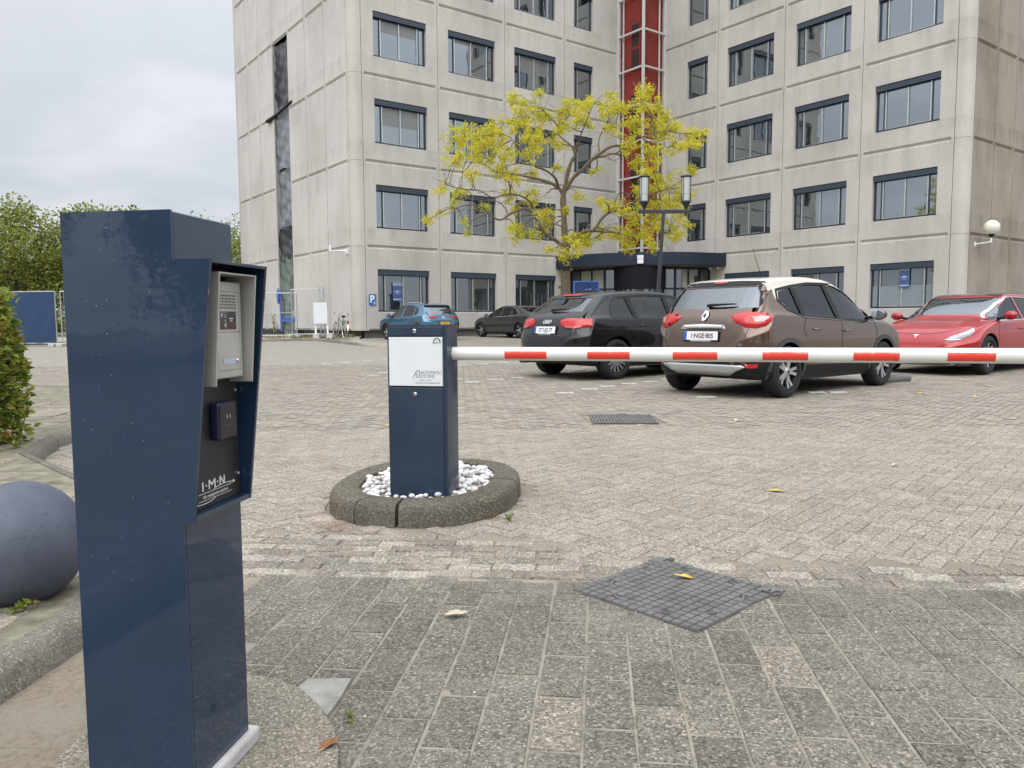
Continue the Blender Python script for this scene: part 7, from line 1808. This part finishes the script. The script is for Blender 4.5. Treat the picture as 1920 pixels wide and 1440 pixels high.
tes.patch('rear', tes.grow(rear_w, .012), 'rear_window', gl_d, -.006)
M['screen_glass'] = mat_carglass('windscreen_glass', (.40, .44, .44), 2.8)
tes.patch('front', tes.grow(front_w, .015), 'windscreen', M['screen_glass'], -.006)
# roof glass laid over the roof between the rails
vs = []; xs_ = np.linspace(.28, -1.75, 26); mb = MB(); ny = 13
for x in xs_:
    hw_ = .60 - .10 * max(0, -x - .9)
    for j in range(ny):
        y = -hw_ + 2 * hw_ * j / (ny - 1); h, n, i_, d_ = tes.bvh.ray_cast(Vector((x, y, 3)), Vector((0, 0, -1))); vs.append(h + Vector((0, 0, .005)))
mb.add(vs, [(i * ny + j, i * ny + j + 1, (i + 1) * ny + j + 1, (i + 1) * ny + j) for i in range(len(xs_) - 1) for j in range(ny - 1)], 0, None, True); mb.build('roof_glass', pm('roof_glass', (.008, .008, .009), .04, coat=1, var=.02), tes.root)
for sg in (1, -1):
    va = 180 - 32 if sg < 0 else 180 + 32
    c0 = tes.hit('front', sg * .66, .66, 0); o, d, ux = tes.frm(va); u0 = (c0 - o).dot(ux); k = sg * (1 if (Vector((0, sg, 0))).dot(ux) * sg > 0 else -1)
    L = [(u0 - k * .21, .595), (u0 - k * .10, .66), (u0 + k * .12, .735), (u0 + k * .27, .80), (u0 + k * .27, .745), (u0 + k * .18, .66), (u0 + k * .02, .60), (u0 - k * .10, .585)]
    hl = tes.patch(va, L if k < 0 else L[::-1], 'headlight', M['headlamp'], .006, dome=.010, g=.035)
    L2 = [(u0 - k * .02, .672), (u0 + k * .12, .715), (u0 + k * .245, .775), (u0 + k * .235, .735), (u0 + k * .08, .675)]
    tes.patch(va, L2 if k < 0 else L2[::-1], 'light_bar', M['opal'], .020, hl, g=.03)
    L3 = [(u0 - k * .19, .600), (u0 - k * .09, .605), (u0 + k * .04, .615), (u0 + k * .02, .603), (u0 - k * .10, .590)]
    tes.patch(va, L3 if k < 0 else L3[::-1], 'light_bar', M['opal'], .020, hl, g=.03)
    tes.patch('rear', [(sg * .45, .90), (sg * .86, .93), (sg * .86, .82), (sg * .5, .84)][::sg], 'tail_light', M['tail_red'], .006)
tes.patch('front', [(-.62, .235), (.62, .235), (.66, .30), (.50, .325), (-.50, .325), (-.66, .30)], 'lower_grille', M['black'], .006)
tes.line('front', [(-.80, .185), (-.4, .175), (.4, .175), (.80, .185)], .018, 'splitter', M['silver_trim'], .010)
tes.line('front', [(-.62, .80), (-.45, .735), (-.2, .70), (.2, .70), (.45, .735), (.62, .80)], .008, 'bonnet_gap', M['ink'], .002)
c0 = tes.hit('front', 0, .655, .008); zt = (tes.hit('front', 0, .69, 0) - tes.hit('front', 0, .62, 0)).normalized(); T = frame(c0, (0, 1, 0), zt); mb = MB()
mb.add([(-.045, .035, 0), (-.02, .042, 0), (0, .044, 0), (.02, .042, 0), (.045, .035, 0), (.04, .022, 0), (.014, .028, 0), (0, -.045, 0), (-.014, .028, 0), (-.04, .022, 0)], [(0, 1, 8, 9), (1, 2, 3, 6, 8), (3, 4, 5, 6), (8, 6, 7)], 0, T); mb.build('nose_badge', M['chrome'], tes.root)
tes.handle(-.85, .80, red); tes.handle(.08, .78, red); tes.mirrors(.86, .965, red); tes.seats('cabin'); tes.wheels(8, .0, 'alloy', sw=.055, rimR=.235)
# the dark car of which only a corner shows between the black and the brown one
dk = copy_tree(bmw.root); dk.location = (5.5, 19.3, gz(19.3) + .004); dk.rotation_euler = (0, 0, R(216.6))
dk['label'] = 'dark car whose roof just shows between the black hatchback and brown crossover'; dk['group'] = 'dark saloon cars'; bmw.root['group'] = 'dark saloon cars'
